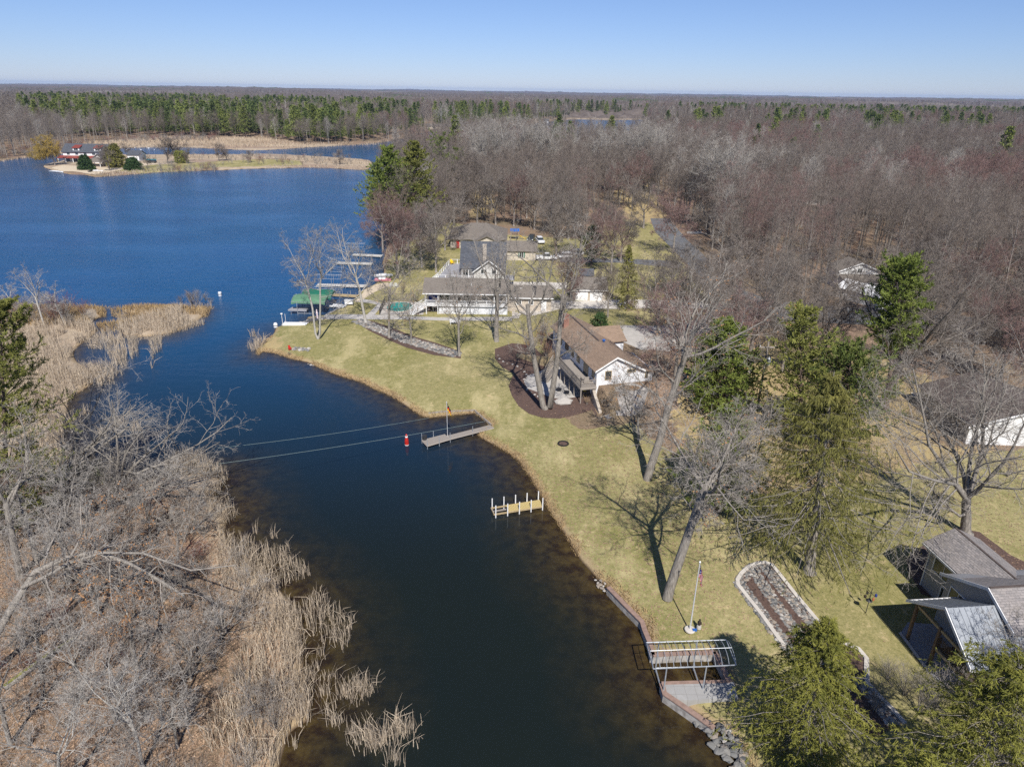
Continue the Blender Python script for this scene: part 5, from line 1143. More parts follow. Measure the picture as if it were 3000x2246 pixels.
def railing(parent, pts, z, h=1., mat='paint_white', gap=.14, name='railing', solid=False, post=.09):
    m = MB()
    for (a, b) in zip(pts[:-1], pts[1:]):
        a = np.array([*a, z], float) if len(a) == 2 else np.array(a, float); b = np.array([*b, z], float) if len(b) == 2 else np.array(b, float)
        L = np.linalg.norm(b - a); d = (b - a) / L; rz = math.atan2(d[1], d[0]); n = max(1, round(L / 1.8))
        for k in range(n + 1): p = a + (b - a) * k / n; m.box(-post / 2, post / 2, -post / 2, post / 2, 0, h + .08, 0, rz, p)
        for zz, w in ((h, .045), (.12, .03)): m.tube([a + [0, 0, zz], b + [0, 0, zz]], w, 4)
        if solid: m.poly([a + [0, 0, .15], b + [0, 0, .15], b + [0, 0, h], a + [0, 0, h]])
        elif gap:
            for k in range(1, int(L / gap)): p = a + d * k * gap; m.box(-.018, .018, -.018, .018, .12, h, 0, rz, p)
    return m.build(name, mat, parent)
def deck(parent, outline, z, th=.2, mat='wood_grey', name='deck_floor', plank=.15, ang=0):
    return MB().prism(outline, z - th, z).build(name, mat, parent)
def posts(parent, pts, z0, z1, w=.14, mat='wood_grey', name='post'):
    for x, y in pts: MB().box(x - w / 2, x + w / 2, y - w / 2, y + w / 2, z0, z1).build(name, mat, parent)
def stairs(parent, a, b, w, mat='wood_grey', n=12, rail='wood_grey', name='stairs'):
    a = np.array(a, float); b = np.array(b, float); d = b - a; L = np.hypot(d[0], d[1]); rz = math.atan2(d[1], d[0]); m = MB()
    for k in range(n): p = a + d * (k + .5) / n; m.box(-L / n / 2 - .02, L / n / 2 + .02, -w / 2, w / 2, -.03, .03, 0, rz, p)
    nx = np.array([-math.sin(rz), math.cos(rz), 0])
    for s in (-1, 1): m.slab([tuple(a + nx * s * w / 2 + [0, 0, .05]), tuple(b + nx * s * w / 2 + [0, 0, .05]), tuple(b + nx * (s * w / 2 + .06) + [0, 0, .05]), tuple(a + nx * (s * w / 2 + .06) + [0, 0, .05])], .3)
    st = m.build(name, mat, parent)
    r = MB()
    for s in (-1, 1):
        r.tube([a + nx * s * w / 2 + [0, 0, 1.], b + nx * s * w / 2 + [0, 0, 1.]], .045, 4)
        for k in range(0, n * 2 + 1): p = a + d * k / (n * 2) + nx * s * w / 2; r.box(-.02, .02, -.02, .02, 0, 1., 0, rz, p)
    r.build('stair_rail', rail, st); return st
# ------------------------------------------------------------------ roads, drives, beds
def road(name, pts, mat, label, dz=0.): return sheet(name, pts, mat, dz, label)
road('road', [(1905, 640), (1960, 640), (2010, 700), (2060, 745), (2110, 800), (2180, 850), (2260, 880), (2400, 895), (2620, 905), (2900, 935), (3300, 985), (3300, 1030), (2900, 985), (2620, 955), (2400, 945), (2250, 935), (2190, 920), (2160, 880), (2110, 850), (2040, 800), (1980, 740), (1920, 680)], 'asphalt', 'grey asphalt road winding through the bare woods')
road('side_road', [(1640, 757), (1830, 758), (1985, 765), (2000, 775), (1985, 785), (1820, 770), (1640, 768)], 'asphalt', 'narrow asphalt lane crossing the lawn', .008)
road('driveway', [(1500, 895), (1600, 880), (1675, 882), (1790, 878), (1900, 878), (2120, 885), (2130, 905), (1900, 903), (1795, 905), (1640, 905), (1560, 925), (1500, 932)], 'concrete_light', 'pale concrete driveway before the double garage')
road('paving', [(1480, 825), (1660, 828), (1660, 846), (1600, 848), (1480, 840)], 'concrete_light', 'pale concrete parking pad behind the deck house')
road('lane', [(1755, 962), (1815, 955), (1960, 950), (2180, 915), (2205, 935), (2180, 950), (2040, 980), (1960, 1030), (1880, 1025), (1820, 1000)], 'concrete', 'paved apron behind the ranch house')
road('gravel_path', [(1800, 1135), (1850, 1120), (1900, 1140), (1880, 1190), (1850, 1215), (1780, 1228), (1770, 1218), (1820, 1180)], 'gravel', 'patch of pale gravel below the white gable')
road('side_drive', [(2010, 678), (2060, 678), (2060, 684), (2015, 686)], 'concrete', 'pale side drive in the leaf litter')
road('path', [(935, 935), (955, 922), (1075, 922), (1105, 893), (1085, 888), (1040, 884), (1012, 894), (1020, 880), (1080, 878), (1112, 886), (1120, 893), (1098, 922), (1200, 926), (1290, 930), (1500, 928), (1500, 940), (1290, 939), (1200, 936), (1075, 936), (935, 936)], 'concrete', 'concrete walk from the docks to the pool', .006)
road('beach', [(1032, 880), (1055, 856), (1070, 848), (1105, 832), (1135, 828), (1150, 838), (1120, 845), (1090, 860), (1060, 880), (1045, 886)], 'sand', 'sandy beach strip behind the docks', .01)
road('pool_surround', [(1115, 915), (1128, 888), (1140, 884), (1215, 884), (1245, 890), (1240, 922), (1110, 924)], 'concrete_light', 'pale paving round the covered pool')
road('mulch_bed', [(1450, 1022), (1500, 1005), (1560, 1012), (1600, 1010), (1640, 1050), (1690, 1100), (1735, 1120), (1760, 1188), (1735, 1200), (1690, 1215), (1640, 1226), (1590, 1224), (1550, 1212), (1520, 1190), (1500, 1160), (1490, 1130), (1505, 1095), (1470, 1075), (1450, 1050)], 'mulch', 'brown mulch bed wrapped round the paved patio', .0)
road('patio', [(1572, 1092), (1600, 1080), (1640, 1072), (1700, 1128), (1742, 1150), (1712, 1158), (1660, 1168), (1618, 1166), (1580, 1150), (1545, 1138), (1535, 1118), (1545, 1100)], 'concrete', 'rounded concrete patio below the wooden deck', .008)
road('house_bed', [(2715, 1590), (2740, 1570), (2800, 1545), (2870, 1558), (2960, 1625), (3200, 1740), (3200, 1800), (2900, 1700), (2780, 1760), (2700, 1740), (2660, 1670), (2655, 1630)], 'mulch', 'dark mulch bed round the grey shingled house', .0)
road('slab', [(2668, 1150), (2740, 1152), (2742, 1178), (2690, 1178)], 'concrete_light', 'small pale concrete slab beside the dark roofed house', .004)
road('house_patio', [(2637, 1855), (2660, 1822), (2760, 1830), (2900, 1950), (2760, 2010), (2716, 1962)], 'composite_grey', 'shaded patio under the timber porch', .01)
MB().tube([gp(2637, 1856) + [0, 0, .1], gp(2714, 1960) + [0, 0, .1]], .14, 4).build('patio_edge', 'composite_grey')
meta(bpy.data.objects['patio_edge'], 'blue grey curb along the edge of the shaded patio', 'curb')
road('island_yard', [(150, 492), (182, 484), (260, 488), (330, 492), (360, 484), (420, 478), (480, 478), (440, 484), (385, 490), (330, 512), (280, 516), (215, 510), (180, 502)], 'sand', 'pale paved terrace on the point of the island', .01)
road('court', [(428, 466), (458, 466), (458, 470), (428, 470)], 'teal_plastic', 'green sports court on the island lawn', .02)

# ------------------------------------------------------------------ ranch house with the deck (local x along the ridge)
rz = RA; rh = empty('ranch_house', (RO[0], RO[1], 0), rz, 'white walled ranch house with brown roof and a long wooden deck', 'house')
w = MB(); gable_wall(w, 0, 19, -3.9, 2.7, .6, 5.35, 7.0, ridge=0, zl=5.0, zh=5.45); w.box(0, 7, -5.6, -3.85, .6, 4.7); gable_wall(w, 11.4, 17.2, -6.2, -1.0, .6, 5.0, 6.35, 'y'); w.build('wall', 'boards_white', rh)
roof = gable_roof(0, 19, -3.9, 2.7, 5.35, 7.0, oh=.45, ridge=0, zl=5.0, zh=5.45)
roof.slab([(-.47, -3.85, 5.06), (7.2, -3.85, 5.06), (7.2, -5.9, 4.62), (-.47, -5.9, 4.62)], .14)
roof.slab([(11.0, -6.6, 5.02), (14.3, -6.6, 6.52), (14.3, -.6, 6.52), (11.0, -.6, 5.02)], .15); roof.slab([(14.3, -6.6, 6.52), (17.6, -6.6, 5.02), (17.6, -.6, 5.02), (14.3, -.6, 6.52)], .15)
roof.slab([(-.46, .0, 7.28), (6.2, .0, 7.28), (6.2, 3.3, 5.45), (-.46, 3.3, 5.45)], .12)
rf = roof.build('roof', 'shingle_brown', rh)
MB().box(-.1, 19.2, -.12, .12, 7.1, 7.2).build('ridge_cap', 'shingle_darkbrown', rf)
MB().box(16.0, 16.9, 1.2, 2.0, 5.5, 8.1).box(15.95, 16.95, 1.15, 2.05, 8.0, 8.15).build('chimney', 'brick_red', rf)
MB().lathe([(.16, 0), (.16, .2), (.28, .25), (.05, .4)], (7.0, -1.0, 6.75)).build('roof_vent', 'blue_plastic', rf)
rake(-.45, -3.9, 2.7, 5.35, 7.02, ridge=0, zl=5.0, zh=5.45).build('fascia', 'paint_white', rh)
window(rh, 'W', 1.0, 0, 3.9, .8, 1.15, 'wood_tan', 0); window(rh, 'W', -2.4, 0, 4.7, 1.1, .35, 'wood_tan', 0); window(rh, 'W', -4.7, 0, 3.7, .3, .9, 'wood_tan', 0)
for u, ww, zz, hhh in ((1.2, .8, 3.9, 1.2), (4.0, 1.6, 3.15, 2.0), (7.2, 1.1, 3.9, 1.0), (9.6, .9, 3.9, 1.1), (12.2, 1.4, 3.9, 1.1), (15.2, 1.2, 3.9, 1.1)): window(rh, 'N', u, 2.7, zz, ww, hhh, 'wood_tan', 1 if ww > 1 else 0)
MB().box(2., 5., 2.7, 2.76, .7, 2.7).build('basement_window', 'glass', rh)
dk = MB().box(-.2, 10.2, 2.72, 5.0, 3.0, 3.12).box(-.2, 10.2, 4.88, 5.05, 2.75, 3.0).box(-.25, -.1, 2.7, 5.0, 2.75, 3.0).build('deck', 'wood_grey', rh)
railing(dk, [(-.15, 2.8), (-.15, 4.95), (10.1, 4.95)], 3.12, .95, 'wood_grey', .16)
posts(dk, [(-.1, 4.9), (-.1, 2.9), (2.5, 4.9), (4.5, 4.9), (6.6, 4.9), (8.4, 4.9), (10, 4.9)], .6, 3.05, .14, 'wood_grey')
stairs(dk, (10.0, 5.1, 3.0), (8.2, 7.6, .8), 1.1)
MB().box(.9, 2.4, 3.4, 4.1, 3.2, 3.6).box(.9, 1.0, 3.4, 4.1, 3.6, 4.1).build('deck_chair', 'wood_grey'); o = bpy.data.objects['deck_chair']; o.parent = None; o.location = (RO[0], RO[1], 0); o.rotation_euler.z = rz; meta(o, 'grey lounge chair on the wooden deck of the ranch house', 'chair')
# stone wall holding the slope, sloping wall with boards, kayaks, bowls, rocks
a = gp(1738, 1128); b = at(1757, 1188, .8); wl_ = MB(); Pc = [np.array([11.3, 87.0]), np.array([11.2, 86.0]), np.array([11.35, 84.6]), np.array([11.6, 83.2]), np.array([11.8, 82.0])]
for i in range(4):
    p, q = Pc[i], Pc[i + 1]; d = (q - p) / np.linalg.norm(q - p); nx = np.array([-d[1], d[0]]) * .2
    wl_.prism([p + nx, q + nx, q - nx, p - nx], .3, [3.2 - i * .55, 2.65 - i * .55, 2.65 - i * .55, 3.2 - i * .55])
wl_.build('stone_wall', 'stone_pale'); meta(bpy.data.objects['stone_wall'], 'curved dry stone wall dropping from the house corner to the mulch', 'wall')
q0, q1, q2 = at(1512, 1040, 1.0), at(1575, 1058, 1.2), at(1628, 1074, 1.2)
MB().prism([q0[:2], q1[:2], q2[:2], q2[:2] + [.1, .25], q1[:2] + [.1, .25], q0[:2] + [.1, .25]], .5, [1.2, 2.0, 2.6, 2.6, 2.0, 1.2]).build('garden_wall', 'wood_tan'); meta(bpy.data.objects['garden_wall'], 'pale board retaining wall sloping down left of the deck stairs', 'wall')
def kayak(p, ang, L, mat, label):
    m = MB(); K = 9; prev = None
    P = [];
    for i in range(K):
        s = i / (K - 1) * 2 - 1; wd = .34 * (1 - abs(s) ** 2.4) + .015; P.append([(s * L / 2, math.cos(a_) * wd, .2 + .14 * abs(s) ** 3 + math.sin(a_) * wd * .5) for a_ in np.linspace(0, 2 * math.pi, 11)[:-1]])
    for r_ in P: m.v += r_
    for i in range(K - 1):
        for j in range(10): m.f.append((i * 10 + j, i * 10 + (j + 1) % 10, (i + 1) * 10 + (j + 1) % 10, (i + 1) * 10 + j)); m.m.append(0)
    m.f.append(tuple(range(10))[::-1]); m.f.append(tuple(range((K - 1) * 10, K * 10))); m.m += [0, 0]
    o = m.build('kayak', mat, None, True); o.location = p; o.rotation_euler.z = ang; meta(o, label, 'kayak')
    c = MB().lathe([(.23, 0), (.26, .05), (.23, .08)], (0, 0, .34), 12); co = c.build('cockpit_rim', 'rubber', o); return o
kayak(tuple(at(1708, 1140, .75)), RA - .1, 3.4, 'yellow_plastic', 'yellow kayak stored under the near end of the deck'); kayak(tuple(at(1722, 1136, .75)), RA, 3., 'teal_plastic', 'teal kayak lying beside the yellow one under the deck')
def bowl(p, label):
    e = empty('fire_bowl', p, 0, label, 'fire bowl'); MB().lathe([(.1, .2), (.38, .32), (.42, .4), (.36, .38), (.1, .28)], n=14).build('bowl', 'metal_dark', e)
    for k in range(3): a_ = k * 2.09; MB().tube([(math.cos(a_) * .3, math.sin(a_) * .3, 0), (math.cos(a_) * .18, math.sin(a_) * .18, .28)], .02, 5).build('leg', 'metal_dark', e)
bowl(gp(1637, 1146), 'small dark fire bowl on the patio, farther from the boulder'); bowl(gp(1660, 1154), 'low dark fire bowl on the patio nearest the big pale boulder')

# rocks ------------------------------------------------------------
def rockmesh(seed):
    bm = bmesh.new(); bmesh.ops.create_icosphere(bm, subdivisions=2, radius=1.); rg = random.Random(seed); off = [Vector((rg.gauss(0, 1), rg.gauss(0, 1), rg.gauss(0, 1))) for _ in range(6)]
    for v in bm.verts:
        d = v.co.normalized(); r_ = 1 + .16 * math.sin(d.dot(off[0]) * 2.2) + .12 * math.sin(d.dot(off[1]) * 3) + .05 * math.sin(d.dot(off[2]) * 6); v.co = d * r_; v.co.z *= .62; v.co.x *= 1.25
    me = bpy.data.meshes.new('rock'); bm.to_mesh(me); bm.free(); me.materials.append(MATS['rock'])
    return me
RM = []
for s in range(10):
    me = rockmesh(s); a_ = me.attributes.new('tone', 'FLOAT', 'POINT'); a_.data.foreach_set('value', [[.0, .25, .35, .5, .6, .75, .8, .9, 1., .3][s]] * len(me.vertices)); RM.append(me)
RSRC = []
for s, me in enumerate(RM): o = bpy.data.objects.new(f'src_rock_{s}', me); LIBC.objects.link(o); RSRC.append(o)
def band(polyline, width, sp, rg, px=True, z=.7):
    w_ = np.array([at(x, y, z)[:2] for x, y in polyline]) if px else np.array(polyline, float); out = []
    for a_, b_ in zip(w_[:-1], w_[1:]):
        L = np.linalg.norm(b_ - a_); d = (b_ - a_) / L; nx = np.array([-d[1], d[0]])
        for s in np.arange(0, L, sp):
            for v in np.arange(-width / 2, width / 2 + .01, sp): out.append(a_ + d * (s + rg.uniform(-.3, .3) * sp) + nx * (v + rg.uniform(-.3, .3) * sp))
    return np.array(out)
def rocks(name, P, size, label, z=None, seed=0, lift=.25):
    rg = np.random.default_rng(seed); n = len(P); zz = (elev_from(P, land_d(P)) if z is None else np.full(n, z)) + size * lift
    return scatter_object(name, np.column_stack([P, zz]), rg.integers(0, 10, n), rg.uniform(0, 6.28, n), size * rg.uniform(.6, 1.35, n), RSRC, label)
rg = np.random.default_rng(4)
rocks('rubble_strip', band([(1050, 938), (1090, 955), (1140, 975), (1200, 998), (1270, 1018), (1345, 1040)], 2.4, .36, rg), .2, 'strip of loose grey stones under the row of bare trees', seed=1)
sheet('rubble_bed', [(1045, 932), (1090, 940), (1150, 960), (1210, 985), (1280, 1005), (1352, 1030), (1350, 1050), (1270, 1040), (1190, 1018), (1130, 992), (1080, 968), (1046, 946)], 'mulch', .0, 'dark bed under the strip of stones')
def boulder(p, s, label, k=8, name='boulder', group=None, rz=0.):
    o = link(name, RM[k]); o.location = (p[0], p[1], p[2]); o.scale = (s, s * .8, s * .8); o.rotation_euler.z = rz; return meta(o, label, 'boulder', group)
boulder(gp(1651, 1180) + [0, 0, .2], 1.0, 'big pale boulder lying on the mulch before the patio', 8)
for i, (x, y) in enumerate([(1460, 1042), (1463, 1052), (1474, 1060), (1486, 1066), (1502, 1068), (1516, 1074), (1528, 1082), (1536, 1090), (1542, 1098), (1540, 1106), (1536, 1112), (1545, 1142), (1556, 1150), (1566, 1157), (1576, 1162)]):
    boulder(gp(x, y) + [0, 0, .08], .15 + .03 * (i % 3), 'whitish edging stone in the curved line through the mulch bed', 8 if i % 3 else 5, 'edging_stone', 'edging stones round the patio bed', i)
# riprap at the lower corner of the slip: each stone of its own
rgR = np.random.default_rng(9); kk = 0
ripc = [(2068, 2132), (2085, 2150), (2100, 2175), (2062, 2116), (2120, 2160), (2130, 2185), (2150, 2200), (2140, 2225), (2165, 2240), (2120, 2205), (2178, 2222), (2190, 2250), (2110, 2130), (2130, 2140), (2150, 2165), (2160, 2185), (2172, 2205), (2045, 2122), (2095, 2192), (2155, 2260), (2180, 2275), (2205, 2270)]
for i, (x, y) in enumerate(ripc):
    for j in range(4):
        q = at(x + rgR.uniform(-10, 10), y + rgR.uniform(-9, 9), .25); s = rgR.uniform(.12, .32)
        boulder(q, s, 'rounded grey stone in the riprap at the foot of the hemlocks', int(rgR.choice([0, 1, 2, 3, 4, 4, 3, 5, 8])), 'riprap_stone', 'riprap stones by the boat slip', rgR.uniform(0, 6))
for i, (x, y) in enumerate([(1745, 1698), (1752, 1706), (1760, 1700), (1758, 1712), (1768, 1716), (1772, 1708), (1764, 1722), (1775, 1726), (1784, 1722), (1780, 1734), (1788, 1738), (1752, 1716), (1770, 1730)]):
    boulder(at(x, y, .2), .11 + .03 * (i % 4), 'whitish shore stone at the upper end of the brick seawall', [8, 7, 5, 6][i % 4], 'shore_stone', 'stones at the upper end of the seawall', i)
# stone planter ---------------------------------------------------
inner = [(2165, 1712), (2180, 1678), (2205, 1657), (2238, 1650), (2262, 1662), (2285, 1690), (2330, 1745), (2400, 1830), (2452, 1880), (2515, 1905), (2534, 1940), (2534, 1975), (2545, 2010), (2600, 2075), (2640, 2120), (2560, 2160), (2450, 2080), (2380, 1985), (2296, 1890), (2230, 1800), (2190, 1750)]
sheet('planter_bed', inner, 'mulch', .03, 'brown soil of the long stone planter')
def curb(pts, w_, h_, mat, name, label, catg, closed=False, z0=.6):
    P = np.array([gp(*p)[:2] for p in pts]);
    if len(P) > 4: P = np.array([np.array([np.interp(t_, np.arange(len(P)), P[:, k]) for k in (0, 1)]) for t_ in np.arange(0, len(P) - 1 + .01, .5)])
    T_ = nrm(np.gradient(P, axis=0)); Nn = np.stack([-T_[:, 1], T_[:, 0]], 1) * w_ / 2; m = MB(); L_ = P + Nn; R_ = P - Nn; n = len(P)
    z_ = elev_from(P, land_d(P)); i = len(m.v)
    for k in range(n): m.v += [(*L_[k], z0), (*L_[k], z_[k] + h_), (*R_[k], z_[k] + h_), (*R_[k], z0)]
    for k in range(n - 1):
        for j in range(4): m.f.append((4 * k + j, 4 * k + (j + 1) % 4, 4 * k + 4 + (j + 1) % 4, 4 * k + 4 + j)); m.m.append(0)
    m.f += [(0, 3, 2, 1), (4 * n - 4, 4 * n - 3, 4 * n - 2, 4 * n - 1)]; m.m += [0, 0]
    return meta(m.build(name, mat), label, catg)
curb([(2296, 1892), (2230, 1800), (2190, 1750), (2162, 1714), (2160, 1700), (2172, 1680), (2195, 1660), (2220, 1650), (2242, 1648), (2262, 1656), (2285, 1685), (2330, 1742), (2400, 1826), (2450, 1875), (2515, 1902), (2538, 1930), (2538, 1965), (2540, 2000), (2570, 2035), (2610, 2075), (2650, 2120)], .34, .14, 'concrete_light', 'planter_curb', 'pale curb looping round the long stone planter', 'curb')
rg = np.random.default_rng(6)
for i, (pl, lb) in enumerate([([(2166, 1705), (2200, 1755), (2240, 1805), (2310, 1895), (2400, 2000)], 'row of rounded cobbles along the waterward edge of the planter'), ([(2205, 1665), (2240, 1720), (2290, 1790), (2335, 1850), (2420, 1960)], 'row of rounded cobbles along the middle of the planter'), ([(2238, 1655), (2275, 1705), (2330, 1770), (2400, 1850), (2460, 1920)], 'row of rounded cobbles along the house side of the planter'), ([(2168, 1700), (2200, 1662), (2240, 1654)], 'cobbles round the upper end of the planter'), ([(2520, 1990), (2570, 2060), (2620, 2120)], 'cobbles in the lower bend of the planter')]):
    rocks('cobbles', band(pl, .9, .21, rg), .125, lb, seed=20 + i)
# seawalls, slip, paved landing ---------------------------------------
def seawall(pts, label, top=.82, w_=.32, px=True):
    P = np.array([at(x, y, .8)[:2] for x, y in pts]); T_ = nrm(np.gradient(P, axis=0)); Nn = np.stack([-T_[:, 1], T_[:, 0]], 1) * w_ / 2; e = empty('seawall', (0, 0, 0), 0, label, 'wall'); n = len(P)
    for nm, mat, wf, z0, z1 in (('wall', 'wall_face', .8, -.9, top - .1), ('cap', 'cap_brown', 1.25, top - .1, top)):
        m = MB()
        for k in range(n): a_, b_ = P[k] + Nn[k] * wf, P[k] - Nn[k] * wf; m.v += [(*a_, z0), (*a_, z1), (*b_, z1), (*b_, z0)]
        for k in range(n - 1):
            for j in range(4): m.f.append((4 * k + j, 4 * k + (j + 1) % 4, 4 * k + 4 + (j + 1) % 4, 4 * k + 4 + j)); m.m.append(0)
        m.f += [(0, 3, 2, 1), (4 * n - 4, 4 * n - 3, 4 * n - 2, 4 * n - 1)]; m.m += [0, 0]; m.build(nm, mat, e)
seawall([(1782, 1718), (1830, 1768), (1881, 1819), (1889, 1845), (1903, 1878), (1911, 1917)], 'brick capped seawall along the lawn above the boat slip'); seawall([(1909, 1916), (2000, 1911), (2096, 1909)], 'brick capped wall along the far side of the boat slip')
seawall([(2094, 1908), (2116, 1950), (2136, 1993)], 'brick capped wall closing the inner end of the boat slip'); seawall([(1939, 2000), (1947, 2029), (2000, 2065), (2050, 2100), (2092, 2130)], 'brick capped seawall from the paved landing down to the riprap')
seawall([(1939, 1998), (2040, 1995), (2138, 1993)], 'low brick edge between the slip water and the paved landing', .75, .24)
m = MB(); A4 = [at(x, y, .74)[:2] for x, y in ((1943, 2004), (2150, 1996), (2163, 2044), (1988, 2050), (1952, 2028))]; m.prism(A4, .1, .74); o = m.build('paved_landing', 'paver'); meta(o, 'grey paver landing beside the boat slip', kind='structure')
m, t, n, l = nt('paver_grid'); tc = n.new("ShaderNodeTexCoord"); br = N(t, "ShaderNodeTexBrick", i_Scale=1., i_Color1=(.40, .395, .385, 1), i_Color2=(.34, .335, .33, 1), i_Mortar=(.2, .19, .18, 1)); br.inputs['Brick Width'].default_value = .75; br.inputs['Row Height'].default_value = .75; br.offset = 0; br.inputs['Mortar Size'].default_value = .012
l.new(tc.outputs['Object'], br.inputs[0]); finish(t, mixc(t, noise(t, 3, 5), br.outputs[0], mixc(t, .7, br.outputs[0], (.25, .24, .22))), .9); o.data.materials[0] = m
# low wall pieces at the older slip near the point and by the docks
curb([(1256, 1222), (1300, 1219), (1391, 1211)], .22, .12, 'wood_grey', 'timber_edge', 'weathered timber edge of the small square inlet', 'edging', z0=-.3); curb([(1391, 1211), (1415, 1228), (1442, 1246)], .2, .1, 'wood_grey', 'timber_edge', 'weathered timber edge between inlet corner and walkway', 'edging', z0=-.3)
curb([(956, 923), (985, 908), (1012, 895)], .25, .16, 'concrete', 'concrete_edge', 'concrete edge of the lawn along the docks', 'edging', z0=-.3)
# ------------------------------------------------------------------ other buildings (built in world metres, then moved under their empty)
def rebase(e, x, y, z=0., rz=0.):
    Mi = Matrix.Translation((x, y, z)).inverted()
    def go(o):
        if o.type == 'MESH': o.data.transform(Mi)
        for c in o.children: go(c)
    go(e); e.location = (x, y, z)
def bld(name, label, catg='house'): return empty(name, (0, 0, 0), 0, label, catg)
# deck house
h = bld('deck_house', 'long low white and beige house with a raised white railed deck and stairs')
w = MB(); gable_wall(w, -16.6, -1.2, 126.5, 131.3, .5, 4.95, 6.8, ridge=127.9, zl=5.6, zh=4.9); gable_wall(w, -1.2, 7.3, 127.2, 133, .5, 3.6, 5.0, ridge=130); w.build('wall', 'stone_pale', h)
MB().box(-14.1, -1.1, 124.9, 126.6, .5, 2.3).build('lower_wall', 'boards_white', h)
r = MB(); r.slab([(-17.1, 124.2, 4.85), (-.8, 124.2, 4.85), (-.8, 127.9, 6.95), (-17.1, 127.9, 6.95)], .16); r.slab([(-17.1, 127.9, 6.95), (-.8, 127.9, 6.95), (-.8, 131.8, 4.9), (-17.1, 131.8, 4.9)], .16)
r.slab([(-.8, 126.7, 3.55), (7.7, 126.7, 3.55), (7.7, 130, 5.2), (-.8, 130, 5.2)], .15); r.slab([(-.8, 130, 5.2), (7.7, 130, 5.2), (7.7, 133.4, 3.5), (-.8, 133.4, 3.5)], .15); r.build('roof', 'shingle_greybrown', h)
MB().box(-17.1, -.8, 124.1, 124.2, 4.68, 4.86).box(-.8, 7.7, 126.6, 126.7, 3.38, 3.56).build('fascia', 'paint_white', h)
dkh = MB().box(-16.6, -1.1, 124.5, 126.5, 2.3, 2.45).build('deck', 'paint_white', h); railing(dkh, [(-16.5, 126.4), (-16.5, 124.6), (-1.2, 124.6), (-1.2, 126.4)], 2.45, .95, 'paint_white', .17)
posts(dkh, [(-16.5, 124.7), (-14.3, 124.7), (-15.4, 126.3)], .5, 2.3, .16, 'paint_white'); posts(h, [(-16.6, 124.6), (-14.2, 124.6), (-10.6, 124.6), (-7, 124.6), (-3.6, 124.6), (-1.3, 124.6)], 2.45, 4.85, .14, 'paint_white')
stairs(dkh, (-16.6, 125.4, 2.4), (-19.6, 124.2, .7), 1.3, 'paint_white', 11, 'paint_white')
MB().box(-16.2, -14.4, 126.42, 126.48, 2.6, 4.6).build('screen_curtain', 'blue_cloth', h); MB().box(-16.3, -14.2, 126.3, 126.45, .6, 2.2).build('underdeck_shade', 'black_cloth', h)  # the black panel paints the shade in the open space under the deck
for u, ww in ((-13.2, 1.8), (-9.6, 2.6), (-5.6, .8), (-3.2, 1.0)): window(h, 'S', u, 126.5, 3.2 if ww < 1.5 else 2.6, ww, 1.2 if ww < 1.5 else 1.9, 'paint_white', 1)
for u in (1.1, 3.4): window(h, 'S', u, 127.2, 2.1, .8, .7, 'paint_white', 0)
MB().box(5.4, 6.4, 127.1, 127.2, .7, 2.9).build('door', 'paint_white', h); MB().box(1.2, 1.6, 126.0, 126.1, 5.6, 5.65).lathe([(.07, 0), (.07, .5)], (-8, 126.2, 5.9)).build('vent_pipe', 'paint_white', h)
rebase(h, -9, 125)
# slate roofed house behind it
h = bld('slate_roof_house', 'house with a steep dark slate coloured roof, front gable and white railed deck')
w = MB(); gable_wall(w, -11.3, -2., 144.4, 154., .5, 5.0, 9.4, ridge=149.3); gable_wall(w, -8.5, -2.1, 142.8, 146.5, .5, 4.5, 6.85, 'y'); w.build('wall', 'siding_light', h)
gable_roof(-11.3, -2, 144.4, 154, 5.0, 9.5, oh=.35, ridge=149.3).build('roof', 'shingle_slate', h); gable_roof(-8.6, -2.0, 142.5, 147.5, 4.5, 6.95, 'y', oh=.3).build('gable_roof', 'shingle_slate', h)
rake(142.2, -8.6, -2.0, 4.5, 6.97, 'y', .3).build('fascia', 'paint_white', h); window(h, 'S', -6.4, 142.8, 4.1, 1.1, .9, 'paint_white', 1); window(h, 'S', -4.2, 142.8, 4.1, .9, .9, 'paint_white', 0)
MB().box(-6.7, -5.9, 145.6, 146.4, 5.5, 9.6).box(-6.75, -5.85, 145.55, 146.45, 9.5, 9.7).build('chimney', 'stone_pale', h)
for u, ww in ((-10.4, 1.2), (-9.2, .8)): window(h, 'S', u, 144.4, 3.1, ww, 1.4, 'paint_white', 1)
MB().box(-1.98, -1.9, 146, 152, 5., 7.6).build('side_panel', 'paint_white', h)
d2 = MB().prism([(-16.5, 142), (-8.6, 142), (-8.6, 144.3), (-11.3, 144.3), (-11.3, 157), (-15, 157)], 2.65, 2.8).build('deck', 'composite_grey', h); railing(d2, [(-8.7, 142.1), (-16.4, 142.1), (-14.9, 156.9), (-11.4, 156.9)], 2.8, 1., 'paint_white', 0, post=.14)
posts(d2, [(-16.3, 142.2), (-14.2, 142.2), (-12, 142.2), (-9.5, 142.2), (-15.6, 149)], .5, 2.7, .16, 'paint_white'); stairs(d2, (-16.3, 143.4, 2.75), (-18.6, 143.2, .9), 1.3, 'paint_white', 9, 'paint_white')
d3 = MB().box(-2., .2, 143.5, 147.5, 2.5, 2.65).build('side_deck', 'composite_grey', h); railing(d3, [(-1.9, 143.6), (.1, 143.6), (.1, 147.4)], 2.65, 1., 'paint_white', 0, post=.12)
rebase(h, -7, 148)
h = bld('beige_garage', 'beige garage wing with grey roof and green shutters beside the slate roofed house', 'garage')
